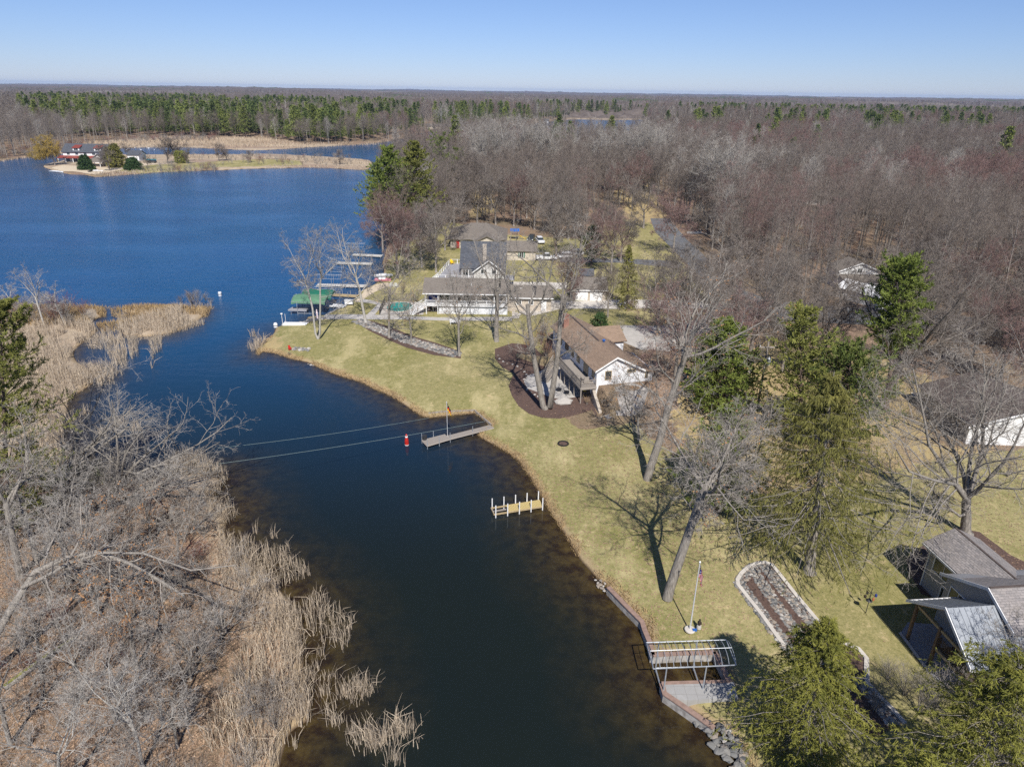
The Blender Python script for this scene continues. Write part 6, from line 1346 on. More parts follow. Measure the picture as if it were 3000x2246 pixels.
w = MB(); gable_wall(w, -1.8, 5.4, 170.5, 176.5, .5, 3.1, 4.8); w.build('wall', 'siding_beige', h); gable_roof(-1.8, 5.4, 170.5, 176.5, 3.1, 4.9, oh=.4).build('roof', 'shingle_greybrown', h); window(h, 'S', 1.9, 170.5, 1.5, .9, 1.3, 'paint_white', 1)
MB().box(1.1, 1.35, 170.42, 170.5, 1.4, 2.9).box(2.45, 2.7, 170.42, 170.5, 1.4, 2.9).build('shutters', 'canvas_green', h); rebase(h, 1.8, 173)
# hip roofed house at the back
h = bld('hip_roof_house', 'beige house with a broad dark grey hip roof among the trees'); MB().prism([(-17.2, 184), (-2.6, 184), (-2.6, 199), (-17.2, 199)], .5, 3.3).build('wall', 'siding_beige', h)
m = MB(); zc = 6.2; e0, e1, f0, f1 = -18, -1.9, 183.2, 199.8; ra, rb = (-12, 191.5, zc), (-7.6, 191.5, zc)
m.slab([(e0, f0, 3.2), (e1, f0, 3.2), rb, ra], .15); m.slab([(e1, f1, 3.2), (e0, f1, 3.2), ra, rb], .15); m.slab([(e0, f1, 3.2), (e0, f0, 3.2), ra], .15); m.slab([(e1, f0, 3.2), (e1, f1, 3.2), rb], .15); m.build('roof', 'shingle_greybrown', h)
w = MB(); gable_wall(w, -10.5, -4.0, 181.6, 185, .5, 2.9, 4.3, 'y'); w.build('gable_wall', 'siding_beige', h); gable_roof(-10.6, -3.9, 181.4, 187, 2.95, 4.4, 'y', oh=.3).build('gable_roof', 'shingle_greybrown', h)
window(h, 'S', -7.0, 181.6, 1.6, 2., 1.2, 'paint_white', 1); MB().box(-15.6, -14.8, 183.85, 184, .7, 2.9).build('door', 'red_paint', h); window(h, 'S', -13.2, 184, 1.5, 1.3, 1.1, 'paint_white', 1); rebase(h, -10, 190)
# double garage
h = bld('double_garage', 'low grey roofed double garage with two white doors', 'garage'); w = MB(); gable_wall(w, 12.1, 18.9, 135.6, 141.6, .5, 3.1, 4.6); w.build('wall', 'stone_pale', h)
gable_roof(12.1, 18.9, 135.6, 141.6, 3.1, 4.7, oh=.35).build('roof', 'shingle_greybrown', h); MB().box(11.7, 19.3, 135.1, 135.2, 2.78, 2.98).build('fascia', 'paint_white', h)
for x0 in (12.7, 15.7): dd_ = MB().box(x0, x0 + 2.5, 135.5, 135.6, .7, 2.6).build('garage_door', 'paint_white', h)
rebase(h, 15.5, 138.6)
h = bld('small_shed', 'small dark roofed shed behind the double garage', 'shed'); w = MB(); gable_wall(w, 14.9, 17.6, 148.5, 151.5, .5, 2.6, 3.6); w.build('wall', 'siding_grey', h); gable_roof(14.9, 17.6, 148.5, 151.5, 2.6, 3.7, oh=.25).build('roof', 'shingle_slate', h); rebase(h, 16.2, 150)
# white houses in the right woods
h = bld('white_house', 'white gabled house across the road behind bare oaks'); w = MB(); gable_wall(w, 71.5, 80.5, 148, 154, .5, 4.6, 6.3, 'y'); w.box(71.8, 80.2, 146, 148.1, .5, 3.0); w.build('wall', 'siding_white', h)
gable_roof(71.5, 80.5, 148, 154, 4.6, 6.4, 'y', oh=.3).build('roof', 'shingle_greybrown', h); MB().slab([(71.6, 145.7, 2.95), (80.4, 145.7, 2.95), (80.4, 148., 4.0), (71.6, 148., 4.0)], .12).build('porch_roof', 'shingle_greybrown', h)
rake(147.6, 71.5, 80.5, 4.6, 6.42, 'y', .3).build('fascia', 'paint_white', h); window(h, 'S', 76, 148, 4.3, 1.0, .9, 'paint_white', 1); window(h, 'S', 74, 146, 1.3, 1.4, 1.1, 'paint_white', 1); window(h, 'S', 78, 146, 1.3, 1.4, 1.1, 'paint_white', 1); rebase(h, 76, 150)
q = [gp(2502, 878), gp(2592, 915)]; h = empty('white_barn', (73.2, 138.0, 0), R(-62), 'bright white metal roofed outbuilding beside the white house', 'outbuilding')
w = MB(); gable_wall(w, -5, 5, -2.6, 2.6, .5, 2.9, 4.1); w.build('wall', 'siding_white', h); gable_roof(-5, 5, -2.6, 2.6, 2.9, 4.2, oh=.3).build('roof', 'metal_white_roof', h); window(h, 'E', 0, 5., 1.4, 1, .9)
# dark roofed house with the white gable
b0, b1 = gp(2827, 1300), gp(2687, 1182); dv = (b1 - b0)[:2]; Lh = max(11., np.hypot(*dv)); ang = math.atan2(dv[1], dv[0]); h = empty('brown_roof_house', (b0[0], b0[1], 0), ang - math.pi / 2, 'dark brown roofed house with a broad white gable end', 'house')
w = MB(); gable_wall(w, 0, 13, 0, Lh, .5, 3.3, 5.3, 'y'); w.build('wall', 'siding_white', h); gable_roof(0, 13, 0, Lh, 3.3, 5.4, 'y', oh=.5).build('roof', 'shingle_darkbrown', h); rake(-.5, 0, 13, 3.3, 5.42, 'y', .5).build('fascia', 'paint_white', h)
MB().box(-.06, -.01, .3, Lh - .3, .6, 3.1).build('side_wall_shade', 'siding_grey', h)  # grey sheet paints shade onto the white left wall
MB().lathe([(.28, 0), (.28, .05)], (0, 0, 0), 14).build('round_vent', 'wood_tan', h); o = [c for c in h.children if c.name.startswith('round_vent')][0]; o.location = (6.5, -.02, 3.9); o.rotation_euler.x = math.pi / 2
# far houses
for px, py, wd, lb, mt in ((1912, 362, 14, 'tiny white boathouse on the far shore of the small lake', 'siding_white'), (1600, 366, 6, 'tiny white shed on the far shore beside a dock', 'siding_white'), (1272, 378, 16, 'far house with a pale gable in the pines across the lake', 'siding_beige'), (1340, 437, 8, 'white garage glimpsed between the bare treetops', 'siding_white'), (580 * 2 + 640, 478, 9, 'white roofed house hidden in the middle of the bare woods', 'siding_white'), (2390, 600, 9, 'pale house hidden in the bare woods beyond the road', 'siding_white')):
    p = gp(px, py); h = bld('far_house', lb); x, y = p[0], p[1]; w = MB(); gable_wall(w, x - wd / 2, x + wd / 2, y, y + wd * .6, .4, 3.4, 5.4); w.build('wall', mt, h); gable_roof(x - wd / 2, x + wd / 2, y, y + wd * .6, 3.4, 5.6, oh=.5).build('roof', 'shingle_greybrown' if wd > 7 else 'shingle_slate', h); window(h, 'S', x, y, 1.4, wd * .2, 1.2); rebase(h, x, y)
# island house ------------------------------------------------------
def ix(px, py): return gp(px, py)
h = bld('island_house', 'white two storey house on the island with dark roof, red dormers and red porch roof'); a = gp(202, 472); b = gp(308, 478); x0, x1, y0 = a[0], b[0], (a[1] + b[1]) / 2
w = MB(); gable_wall(w, x0, x1, y0, y0 + 10, .3, 6.0, 9.5); w.build('wall', 'siding_white', h); gable_roof(x0, x1, y0, y0 + 10, 6., 9.7, oh=.6).build('roof', 'shingle_slate', h)
for f in (.3, .78):
    xd = x0 + (x1 - x0) * f; dm = MB().box(xd - 1.8, xd + 1.8, y0 + .6, y0 + 4, 6.2, 7.9).build('dormer', 'siding_white', h); MB().slab([(xd - 2.1, y0 + .2, 7.9), (xd + 2.1, y0 + .2, 7.9), (xd + 2.1, y0 + 4.6, 9.4), (xd - 2.1, y0 + 4.6, 9.4)], .14).build('dormer_roof', 'roof_red', dm); window(dm, 'S', xd, y0 + .6, 6.7, 2.2, .9)
MB().slab([(x0 - 2, y0 - 3, 2.9), (x1 - 4, y0 - 3, 2.9), (x1 - 4, y0, 4.), (x0 - 2, y0, 4.)], .15).build('porch_roof', 'roof_red', h); posts(h, [(x0 - 1.5 + k * 4, y0 - 2.7) for k in range(5)], .4, 2.9, .3, 'paint_white', 'porch_post')
for k in range(4): window(h, 'S', x0 + 3 + k * 4.6, y0, 4.4, 1.5, 1.2); window(h, 'S', x0 + 2 + k * 4.2, y0, .9, 2.2, 1.8)
window(h, 'W', y0 + 4, x0, 4.6, 1.6, 2.); window(h, 'W', y0 + 7, x0, 4.6, 1.2, 1.6); w = MB(); gable_wall(w, x1 - 6, x1 - .5, y0 - 4, y0 + 1, .3, 3.2, 5., 'y'); w.build('wing', 'siding_white', h); gable_roof(x1 - 6, x1 - .5, y0 - 4.3, y0 + 1, 3.2, 5.2, 'y', oh=.4).build('wing_roof', 'shingle_slate', h); rebase(h, (x0 + x1) / 2, y0 + 4)
p = gp(287, 487); h = bld('gazebo', 'brown roofed octagonal gazebo beside the island house', 'gazebo'); MB().lathe([(5.5, 3.0), (5.2, 3.3), (2.6, 4.6), (.1, 5.3)], (p[0], p[1], 0), 8).build('roof', 'shingle_greybrown', h); posts(h, [(p[0] + 4.6 * math.cos(k * .785), p[1] + 4.6 * math.sin(k * .785)) for k in range(8)], .3, 3.1, .25, 'paint_white'); MB().lathe([(3.4, .5), (3.4, 1.4)], (p[0], p[1], 0), 8).build('base', 'stone_pale', h); rebase(h, p[0], p[1])
a = gp(376, 472); b = gp(422, 470); h = bld('island_garage', 'low white garage with a wide dark opening on the island', 'garage'); x0, x1, y0 = a[0], b[0], a[1]; w = MB(); gable_wall(w, x0, x1, y0, y0 + 8, .3, 4., 5.8); w.build('wall', 'siding_white', h); gable_roof(x0, x1, y0, y0 + 8, 4., 6., oh=.5).build('roof', 'shingle_slate', h)
MB().box(x0 + 5.2, x1 - 1.2, y0 - .1, y0 + .02, .5, 3.2).build('garage_door', 'metal_dark', h); MB().box(x0 + 1, x0 + 2.8, y0 - .1, y0 + .02, .5, 2.8).build('door', 'metal_dark', h); rebase(h, (x0 + x1) / 2, y0 + 4)
# grey house at the lower corner ------------------------------------
h = empty('shingled_house', (35.0, 40.7, 0), R(6), 'grey sided house with mixed brown shingles and a timber porch under a metal roof', 'house')
w = MB(); gable_wall(w, 1.9, 6.0, 1, 7.6, .4, 5.0, 6.1, 'y'); gable_wall(w, .3, 14, -3.2, 3.4, .4, 5.2, 7.1, ridge=-.6); w.build('wall', 'siding_grey', h)
rf = gable_roof(1.6, 6.2, -.6, 7.6, 5.0, 6.15, 'y', oh=.28, th=.14); rf.slab([(-.1, 3.75, 4.98), (14, 3.75, 4.98), (14, -.6, 7.2), (-.1, -.6, 7.2)], .16); rf.slab([(-.1, -.6, 7.2), (14, -.6, 7.2), (14, -3.7, 5.6), (-.1, -3.7, 5.6)], .16); r_ = rf.build('roof', 'shingle_mixed', h)
MB().box(3.82, 3.98, -.4, 7.9, 6.24, 6.32).box(0, 14, -.68, -.52, 7.2, 7.27).build('ridge_cap', 'shingle_darkbrown', r_)
m = rake(-.12, -3.4, 3.55, 5.2, 7.04, ridge=-.6, oh=.25, zl=5.68, zh=5.05); m.build('fascia', 'paint_white', h)
MB().box(1.27, 1.36, -.3, 7.9, 4.72, 4.9).box(6.44, 6.52, -.3, 7.9, 4.72, 4.9).build('gutter', 'paint_white', h)
window(h, 'W', 5.0, 1.9, 3.0, 3.4, 1.55, 'paint_white', 2, .12); window(h, 'W', 4.6, 1.9, 1.1, 1.3, 1.2, 'paint_white', 1); window(h, 'W', 1.9, .3, 2.6, 1.7, 1.9, 'paint_white', 1); window(h, 'W', -1.0, .3, 1.0, 2.4, 2.0, 'paint_white', 1); window(h, 'N', 3.9, 7.6, 1.8, 1.2, 1.3)
MB().box(1.82, 1.9, 7.4, 7.5, .5, 5.0).box(1.8, 1.9, .95, 1.1, .5, 5.).build('downpipe', 'paint_white', h)
pr = MB(); pr.slab([(-3.9, 2.0, 4.05), (1.2, 2.0, 4.05), (1.2, -1.55, 6.45), (-3.9, -1.55, 6.45)], .07); pr.slab([(-3.9, -1.55, 6.45), (5., -1.55, 6.45), (5., -5.0, 4.1), (-3.9, -5.0, 4.1)], .07)
for k in range(12): x_ = -3.8 + k * .42; pr.tube([(x_, 2.0, 4.10), (x_, -1.5, 6.46)], .02, 4)
for k in range(21): x_ = -3.8 + k * .43; pr.tube([(x_, -1.6, 6.45), (x_, -5., 4.13)], .012, 4)
prf = pr.build('porch_roof', 'metal_roof', h); rake(-3.95, -4.9, 1.9, 4.1, 6.35, ridge=-1.55, oh=.1).build('porch_fascia', 'paint_white', h); MB().box(-3.9, 5, -5.1, -5.0, 3.98, 4.14).box(-3.9, 1.2, 1.98, 2.06, 3.95, 4.1).build('porch_gutter', 'paint_white', prf)
posts(h, [(-3.4, -1.2), (-3.4, 1.4), (-3.4, -4.4), (-.6, -4.5), (-1.2, -1.2)], .5, 4.3, .2, 'wood_brown', 'porch_post')
MB().box(-3.45, -3.3, -4.5, 1.5, 4.0, 4.2).box(-3.45, -3.3, -4.5, -1.1, 2.3, 2.5).tube([(-3.4, -4.4, 4.2), (-3.4, -1.6, 6.2), (-3.4, 1.4, 4.2)], .09, 4).build('porch_beam', 'wood_tan', h)
pdk = MB().box(-3.3, .3, -4.6, -1.2, 2.2, 2.35).build('porch_deck', 'wood_brown', h); railing(pdk, [(-3.2, -1.3), (-3.2, -4.5), (.2, -4.5)], 2.35, 1., 'wood_brown', .13); window(h, 'S', 4, -3.2, 2.2, 2., 1.6)
# ------------------------------------------------------------------ docks, lifts
def dock(p, q, wd, mat, label, z=.45, post_n=4, post_h=.0, pm='galvanised', gap=True, name='dock'):
    p = np.array(p, float)[:2]; q = np.array(q, float)[:2]; L = np.linalg.norm(q - p); d = (q - p) / L; rz = math.atan2(d[1], d[0]); e = empty(name, (p[0], p[1], 0), rz, label, 'dock'); m = MB()
    n = int(L / .16) if gap else 1
    if gap:
        for k in range(n): m.box(k * L / n + .008, (k + 1) * L / n - .008, -wd / 2, wd / 2, z, z + .04)
    else: m.box(0, L, -wd / 2, wd / 2, z, z + .05)
    m.build('deck_boards', mat, e); MB().box(0, L, -wd / 2 - .04, -wd / 2, z - .16, z + .03).box(0, L, wd / 2, wd / 2 + .04, z - .16, z + .03).box(-.04, 0, -wd / 2, wd / 2, z - .16, z + .03).build('frame', mat if mat != 'wood_new' else 'wood_tan', e)
    for k in range(post_n):
        for s in (-1, 1): x = L * (k + .02) / max(1, post_n - 1) * .97; MB().tube([(x, s * (wd / 2 + .08), -.9), (x, s * (wd / 2 + .08), z + post_h)], .045, 6).build('post', pm, e)
    return e
P_ = lambda x, y, z=.5: at(x, y, z)
# platform and walkway with the tricolour flag
e = empty('platform_dock', (0, 0, 0), 0, 'weathered wooden platform dock with a long walkway to the lawn', 'dock'); c4 = [P_(x, y)[:2] for x, y in ((1236, 1288), (1252, 1305), (1319, 1285), (1303, 1271))]; w4 = [P_(x, y)[:2] for x, y in ((1308, 1276), (1319, 1285), (1447, 1252), (1436, 1244))]
for nm, q in (('platform', c4), ('walkway', w4)):
    m = MB(); a_, b_, c_, d_ = [np.array(v) for v in q]; L = np.linalg.norm(d_ - a_); n = int(L / .17)
    for k in range(n): f0, f1 = (k + .05) / n, (k + .95) / n; m.prism([a_ + (d_ - a_) * f0, b_ + (c_ - b_) * f0, b_ + (c_ - b_) * f1, a_ + (d_ - a_) * f1], .46, .5)
    o = m.build(nm, 'wood_grey', e); m = MB()
    for s, t_ in ((a_, b_), (b_, c_), (a_, d_)): m.tube([(*s, .4), (*t_, .4)], .07, 4)
    m.build('frame', 'wood_grey', o)
for x, y in ((1236, 1288), (1252, 1305), (1287, 1296), (1319, 1285), (1385, 1266), (1270, 1280)): p = P_(x, y); MB().tube([(p[0], p[1], -.9), (p[0], p[1], 1.35)], .04, 6).build('post', 'galvanised', e)
rebase(e, c4[0][0], c4[0][1]); bx_ = P_(1244, 1287); MB().lathe([(.26, 0), (.32, .5), (.33, .55), (.28, .55)], (0, 0, 0), 12).build('dock_tub', 'metal_dark'); o = bpy.data.objects['dock_tub']; o.location = (bx_[0], bx_[1], .5); meta(o, 'black round tub on the outer corner of the platform dock', 'tub')
e = dock(P_(1443, 1494), P_(1586, 1471), 1.15, 'wood_new', 'small new yellow wood dock with white posts and a bare outer frame', .42, 0); Ld = np.linalg.norm(P_(1443, 1494)[:2] - P_(1586, 1471)[:2])
for c in list(e.children):
    if c.name.startswith('deck_boards'):
        bpy.data.objects.remove(c)
m = MB(); n = int(Ld * .71 / .155)
for k in range(n): s0 = Ld * .29 + k * Ld * .71 / n; m.box(s0 + .01, s0 + Ld * .71 / n - .01, -.58, .58, .42, .46)
m.build('deck_boards', 'wood_new', e); MB().box(0, Ld * .29, -.05, .05, .28, .42).box(Ld * .29, Ld * .29 + .05, -.56, .56, .28, .42).box(0, .05, -.6, .6, .28, .44).build('joist', 'wood_grey', e)
for k in range(5):
    for s in (-1, 1): x = .15 + k * (Ld - .25) / 4; MB().tube([(x, s * .68, -.8), (x, s * .68, 1.45)], .06, 8).build('post', 'paint_white', e)
def lift(corn, z, label, ribs=11, canvas=None, canvas_name='canopy', arch=.5, lo=-.6, boat=False, sag=.0):
    A, B, C, D = [np.array([*at(x, y, z)[:2], z]) for x, y in corn]; e = empty('boat_lift', (0, 0, 0), 0, label, 'boat lift')
    fr = MB()
    for s, t_ in ((A, B), (B, C), (C, D), (D, A)): fr.tube([s, t_], .042, 5)
    fr.build('top_frame', 'galvanised', e); rb = MB()
    def arc(f, k=7): p, q = A + (B - A) * f, D + (C - D) * f; return [p + (q - p) * s + np.array([0, 0, arch * math.sin(math.pi * s) ** .55]) for s in np.linspace(0, 1, k)]
    for f in np.linspace(0, 1, ribs): rb.tube(arc(f), .022, 4)
    mid = [arc(f)[3] for f in (0, 1)]; rb.tube(mid, .025, 4); rb.build('ribs', 'galvanised', e)
    for f in (.16, .64):
        for s, t_ in ((A, B), (D, C)): p = s + (t_ - s) * f; MB().tube([p, (p[0], p[1], lo)], .05, 6).build('post', 'galvanised', e)
    p, q = A + (B - A) * .16, D + (C - D) * .16; p2, q2 = A + (B - A) * .64, D + (C - D) * .64; c_ = MB()
    for s, t_ in ((p, q), (p2, q2), (p, p2), (q, q2)): c_.tube([(s[0], s[1], .35), (t_[0], t_[1], .35)], .05, 4)
    c_.build('cradle', 'galvanised', e)
    if canvas:
        m = MB(); fs = np.linspace(-.01, 1.01, 9); rows = [[v + np.array([0, 0, .05 - (.18 if i in (0, 8) else 0)]) for v in arc(f, 9)] for i, f in enumerate(fs)]
        for i in range(8):
            for j in range(8): m.poly([rows[i][j], rows[i + 1][j], rows[i + 1][j + 1], rows[i][j + 1]])
        for r0 in (0, 8):
            for i in range(8): a_, b_ = rows[i][r0], rows[i + 1][r0]; m.poly([a_, b_, b_ - [0, 0, .35], a_ - [0, 0, .35]])
        m.poly(rows[0]); m.poly(rows[8]); o = m.build(canvas_name, canvas, e)
        s_ = o.modifiers.new('thick', 'SOLIDIFY'); s_.thickness = .02
    cx = (A + B + C + D) / 4; rebase(e, cx[0], cx[1]); return e
lift([(1893, 1881), (2127, 1873), (2157, 1947), (1914, 1958)], 2.9, 'bare galvanised boat lift canopy frame over the near slip', 13, arch=.42)
lift([(866, 862), (966, 864), (950, 886), (853, 884)], 2.6, 'boat lift under a pale green canvas canopy', 5, 'canvas_pale_green', arch=.38); lift([(893, 847), (982, 850), (968, 872), (882, 868)], 2.6, 'boat lift under a dark green canvas canopy behind the pale one', 5, 'canvas_green', arch=.38)
lift([(920, 840), (1006, 843), (996, 855), (910, 853)], 1.4, 'low empty boat lift frame just beyond the dark green canopy', 6, arch=.05); lift([(926, 803), (1003, 805), (997, 818), (922, 816)], 2.6, 'bare boat lift frame above the long grey dock', 12, arch=.3)
lift([(960, 755), (1030, 758), (1024, 770), (955, 767)], 2.6, 'bare boat lift frame above the middle upper dock', 13, arch=.3); lift([(1010, 712), (1070, 713), (1064, 724), (1003, 722)], 2.6, 'bare boat lift frame farthest up the shore', 11, arch=.3)
dock(P_(830, 948), P_(900, 949), 1.5, 'paint_white', 'short white dock at the grassy point', .55, 2, .3, gap=False); dock(P_(954, 893), P_(1012, 898), 1.4, 'paint_white', 'white dock beside the green canopies', .6, 3, .1, gap=False); dock(P_(975, 862), P_(1049, 867), 1.2, 'wood_tan', 'tan wood dock with hoop ladders beyond the canopies', .5, 4, .9, gap=False)
dock(P_(929, 834), P_(1075, 837), 1.6, 'dock_grey', 'long grey dock below the rimmed lift frames', .5, 6, .2, gap=False); dock(P_(988, 769), P_(1090, 772), 1.5, 'dock_grey', 'grey upper dock under the bare shore trees', .5, 5, .2, gap=False); dock(P_(1035, 745), P_(1120, 749), 1.5, 'dock_grey', 'uppermost grey dock half hidden by twigs', .5, 4, .2, gap=False)
pl_ = empty('swim_raft', at(876, 911, .5) * [1, 1, 0], R(-3), 'grey flat raft platform standing over shallow water', 'raft'); MB().prism([(-1.8, -.9), (-1.5, .9), (1.7, .9), (1.8, -.9)], .75, 1.0).build('raft_deck', 'composite_grey', pl_); posts(pl_, [(-1.3, -.7), (1.3, -.7), (1.3, .7), (-1.3, .7)], -.8, .75, .08, 'galvanised')
def solar(p, h_, label): e = empty('dock_light', p, 0, label, 'post light'); MB().tube([(0, 0, -.3), (0, 0, h_)], .04, 6).build('pole', 'paint_white', e); MB().lathe([(.08, h_), (.2, h_ + .15), (.22, h_ + .3), (.05, h_ + .36)], n=8).build('lamp_head', 'paint_white', e)
solar(at(829, 955, 0), 2.1, 'white post light at the end of the short white dock'); e = empty('mooring_pole', at(838, 948, 0), 0, 'plain thin white pole beside the post light', 'pole'); MB().tube([(0, 0, -.3), (0, 0, 1.9)], .035, 6).build('shaft', 'paint_white', e)
e = empty('deck_box', at(1023, 890, .7), 0, 'white storage box at the shore end of the white dock', 'storage box'); MB().box(-.8, .8, -.35, .35, 0, .75).build('body', 'paint_white', e, bevel=.03); MB().box(-.85, .85, -.4, .4, .75, .85).build('lid', 'paint_white', e, bevel=.03)
for x, y, lb in ((808, 958, 'white rounded buoy with a dark mark off the grassy point'), (645, 866, 'white square channel marker off the marsh tip')):
    p = at(x, y, 0); e = empty('marker_buoy', (p[0], p[1], 0), 0, lb, 'buoy'); MB().lathe([(.05, -.2), (.36, 0), (.38, .5), (.25, .8), (.05, .85)] if x > 700 else [(.3, -.2), (.34, 0), (.34, .75), (.3, .8)], n=10).build('float', 'paint_white', e); MB().lathe([(.385, .3), (.385, .4)], n=10).build('band', 'metal_dark', e)
p = at(1192, 1303, 0); e = empty('red_buoy', (p[0], p[1], 0), 0, 'bright red lighthouse shaped buoy with a white collar in the channel', 'buoy'); MB().lathe([(.2, -.3), (.24, .05), (.25, .2), (.25, .45), (.2, .85), (.15, 1.05)], n=14).build('body', 'red_paint', e); MB().lathe([(.245, .0), (.255, .02), (.255, .08)], n=14).lathe([(.15, 1.05), (.17, 1.08), (.16, 1.2), (.13, 1.22)], n=14).build('collar', 'paint_white', e); MB().lathe([(.13, 1.2), (.13, 1.36), (.02, 1.52)], n=12).build('cap', 'red_paint', e)
# flagpoles --------------------------------------------------------
def cloth(name, parent, w_, h_, top, fn, mats, dirv=(1, 0), ny=24, nx=16, gather=.32, drop=1.):
    m = MB(); rg = np.random.default_rng(3)
    def pt(u, v):   # u along the fly, v down the hoist; the cloth hangs almost slack
        x = u * w_ * gather + .05 * math.sin(u * 17 + v * 3); y = .09 * math.sin(u * 21 + v * 2.2); z = -v * h_ - u * w_ * drop * (.78 + .05 * math.sin(v * 5))
        return (top[0] + x * dirv[0] - y * dirv[1], top[1] + x * dirv[1] + y * dirv[0], top[2] + z)
    for i in range(nx):
        for j in range(ny): m.poly([pt(i / nx, j / ny), pt((i + 1) / nx, j / ny), pt((i + 1) / nx, (j + 1) / ny), pt(i / nx, (j + 1) / ny)], fn((i + .5) / nx, (j + .5) / ny))
    return m.build(name, mats, parent)
p = gp(2020, 1850); e = empty('flagpole', (p[0], p[1], .7), 0, 'tall white flagpole on a round concrete pad, leaning slightly over the lawn', 'flagpole'); MB().lathe([(.42, -.05), (.42, .06), (.38, .08)], n=20).build('base', 'concrete_light', e); MB().tube([(0, 0, 0), (0, 0, 3), (0, 0, 6.5)], [.06, .05, .035], 10).build('pole', 'steel_pole', e); MB().lathe([(.02, 6.5), (.08, 6.56), (.08, 6.62), (.02, 6.68)], n=10).build('finial', 'steel_pole', e)
MB().box(.18, .5, -.25, -.05, .05, .18).build('spotlight', 'blue_plastic', e)
e = empty('stars_and_stripes_flag', (p[0] + .06, p[1], 7.0), 0, 'slack flag with red and white stripes and starred blue corner', 'flag')
cloth('cloth', e, 1.5, .95, (0, 0, 0), lambda u, v: (2 if (int(u * 40) * 7 + int(v * 26) * 5) % 9 else 1) if (u < .4 and v < .54) else (0 if int(v * 13) % 2 == 0 else 1), ['red_cloth', 'white_cloth', 'navy_cloth'], ny=26, nx=20, gather=.22)
q = gp(2046, 1845); e = empty('garden_statue', (q[0], q[1], .68), R(-30), 'small dark carved bird statue on a pale stump beside the flagpole', 'statue'); MB().lathe([(.2, 0), (.19, .2), (.16, .3)], n=12).build('stump', 'concrete', e); MB().lathe([(.05, .28), (.13, .4), (.15, .55), (.1, .7), (.06, .76), (.085, .84), (.05, .92), (.01, .94)], n=12).tube([(0, -.06, .86), (.0, -.18, .82)], [.035, .01], 6).tube([(.1, .02, .62), (.16, .1, .36)], [.07, .02], 6).tube([(-.1, .02, .62), (-.16, .1, .36)], [.07, .02], 6).build('bird', 'bronze', e, True)
p = at(1311, 1277, .5); e = empty('flagpole', (p[0], p[1], 0), 0, 'thin white flagpole standing at the inner edge of the platform dock', 'flagpole'); MB().tube([(0, 0, -.8), (0, 0, 5.1)], .035, 8).build('pole', 'steel_pole', e); MB().lathe([(.05, 5.1), (.06, 5.16), (.02, 5.2)], n=8).build('finial', 'steel_pole', e)
e = empty('tricolour_flag', (p[0] + .04, p[1], 4.95), 0, 'slack black, red and gold flag on the dock flagpole', 'flag'); cloth('cloth', e, 1.25, .8, (0, 0, 0), lambda u, v: 0 if v < .333 else (1 if v < .667 else 2), ['black_cloth', 'red_cloth', 'gold_cloth'], ny=18, nx=14, gather=.38)
# cables across the channel ---------------------------------------
for a_, za, b_, zb, lb in (((640, 1312), 5.2, (1257, 1224), .9, 'upper thin cable stretched across the channel'), ((640, 1358), 5.2, (1420, 1234), 1.0, 'lower thin cable stretched across the channel past the dock')):
    A, B = at(*a_, za), at(*b_, zb); pts = [A + (B - A) * s - [0, 0, 1.0 * 4 * s * (1 - s) * .25] for s in np.linspace(0, 1, 15)]; o = MB().tube(pts, .016, 5).build('cable', 'cable'); meta(o, lb, 'cable')
# power pole -------------------------------------------------------
p = gp(2218, 1199); e = empty('utility_pole', p - [0, 0, .1], 0, 'grey wooden power pole with a transformer between the pines', 'power pole'); MB().tube([(0, 0, 0), (0, 0, 9.8)], [.17, .11], 10).build('pole', 'wood_grey', e); MB().box(-1.1, 1.1, -.06, .06, 9.0, 9.15).build('crossarm', 'wood_grey', e)
tr_ = MB().lathe([(.18, 6.6), (.26, 6.65), (.26, 7.5), (.2, 7.6)], (.38, -.1, 0), 12).build('transformer', 'galvanised', e); MB().lathe([(.05, 7.6), (.05, 7.8)], (.38, -.1, 0), 8).build('bushing', 'paint_white', tr_)
for x in (-1., 0., 1.): MB().lathe([(.05, 9.15), (.07, 9.25), (.03, 9.35)], (x, 0, 0), 8).build('insulator', 'paint_white', e)
# bird feeder ------------------------------------------------------
p = gp(2536, 1795); e = empty('bird_feeder', (p[0], p[1], .65), R(8), 'dark bird feeder pole with cross arms, cone baffle and hanging feeders', 'bird feeder'); MB().tube([(0, 0, 0), (0, 0, 2.6)], .03, 8).build('pole', 'metal_dark', e); MB().lathe([(.26, 1.35), (.04, 1.6)], n=16).build('baffle', 'metal_dark', e); MB().tube([(-.45, 0, 2.15), (.5, 0, 2.15)], .02, 6).tube([(0, -.4, 2.15), (0, .4, 2.15)], .02, 6).build('arms', 'metal_dark', e)
for x, y, mt, s in ((.5, 0, 'navy_cloth', .9), (-.45, 0, 'bronze', .9), (0, -.4, 'terracotta', .7), (0, .4, 'bronze', .8)): MB().tube([(x, y, 2.13), (x, y, 1.98)], .008, 4).lathe([(.02, 1.98), (.11 * s, 1.93), (.11 * s, 1.72), (.03, 1.68)], (x, y, 0), 10).build('feeder', mt, e)
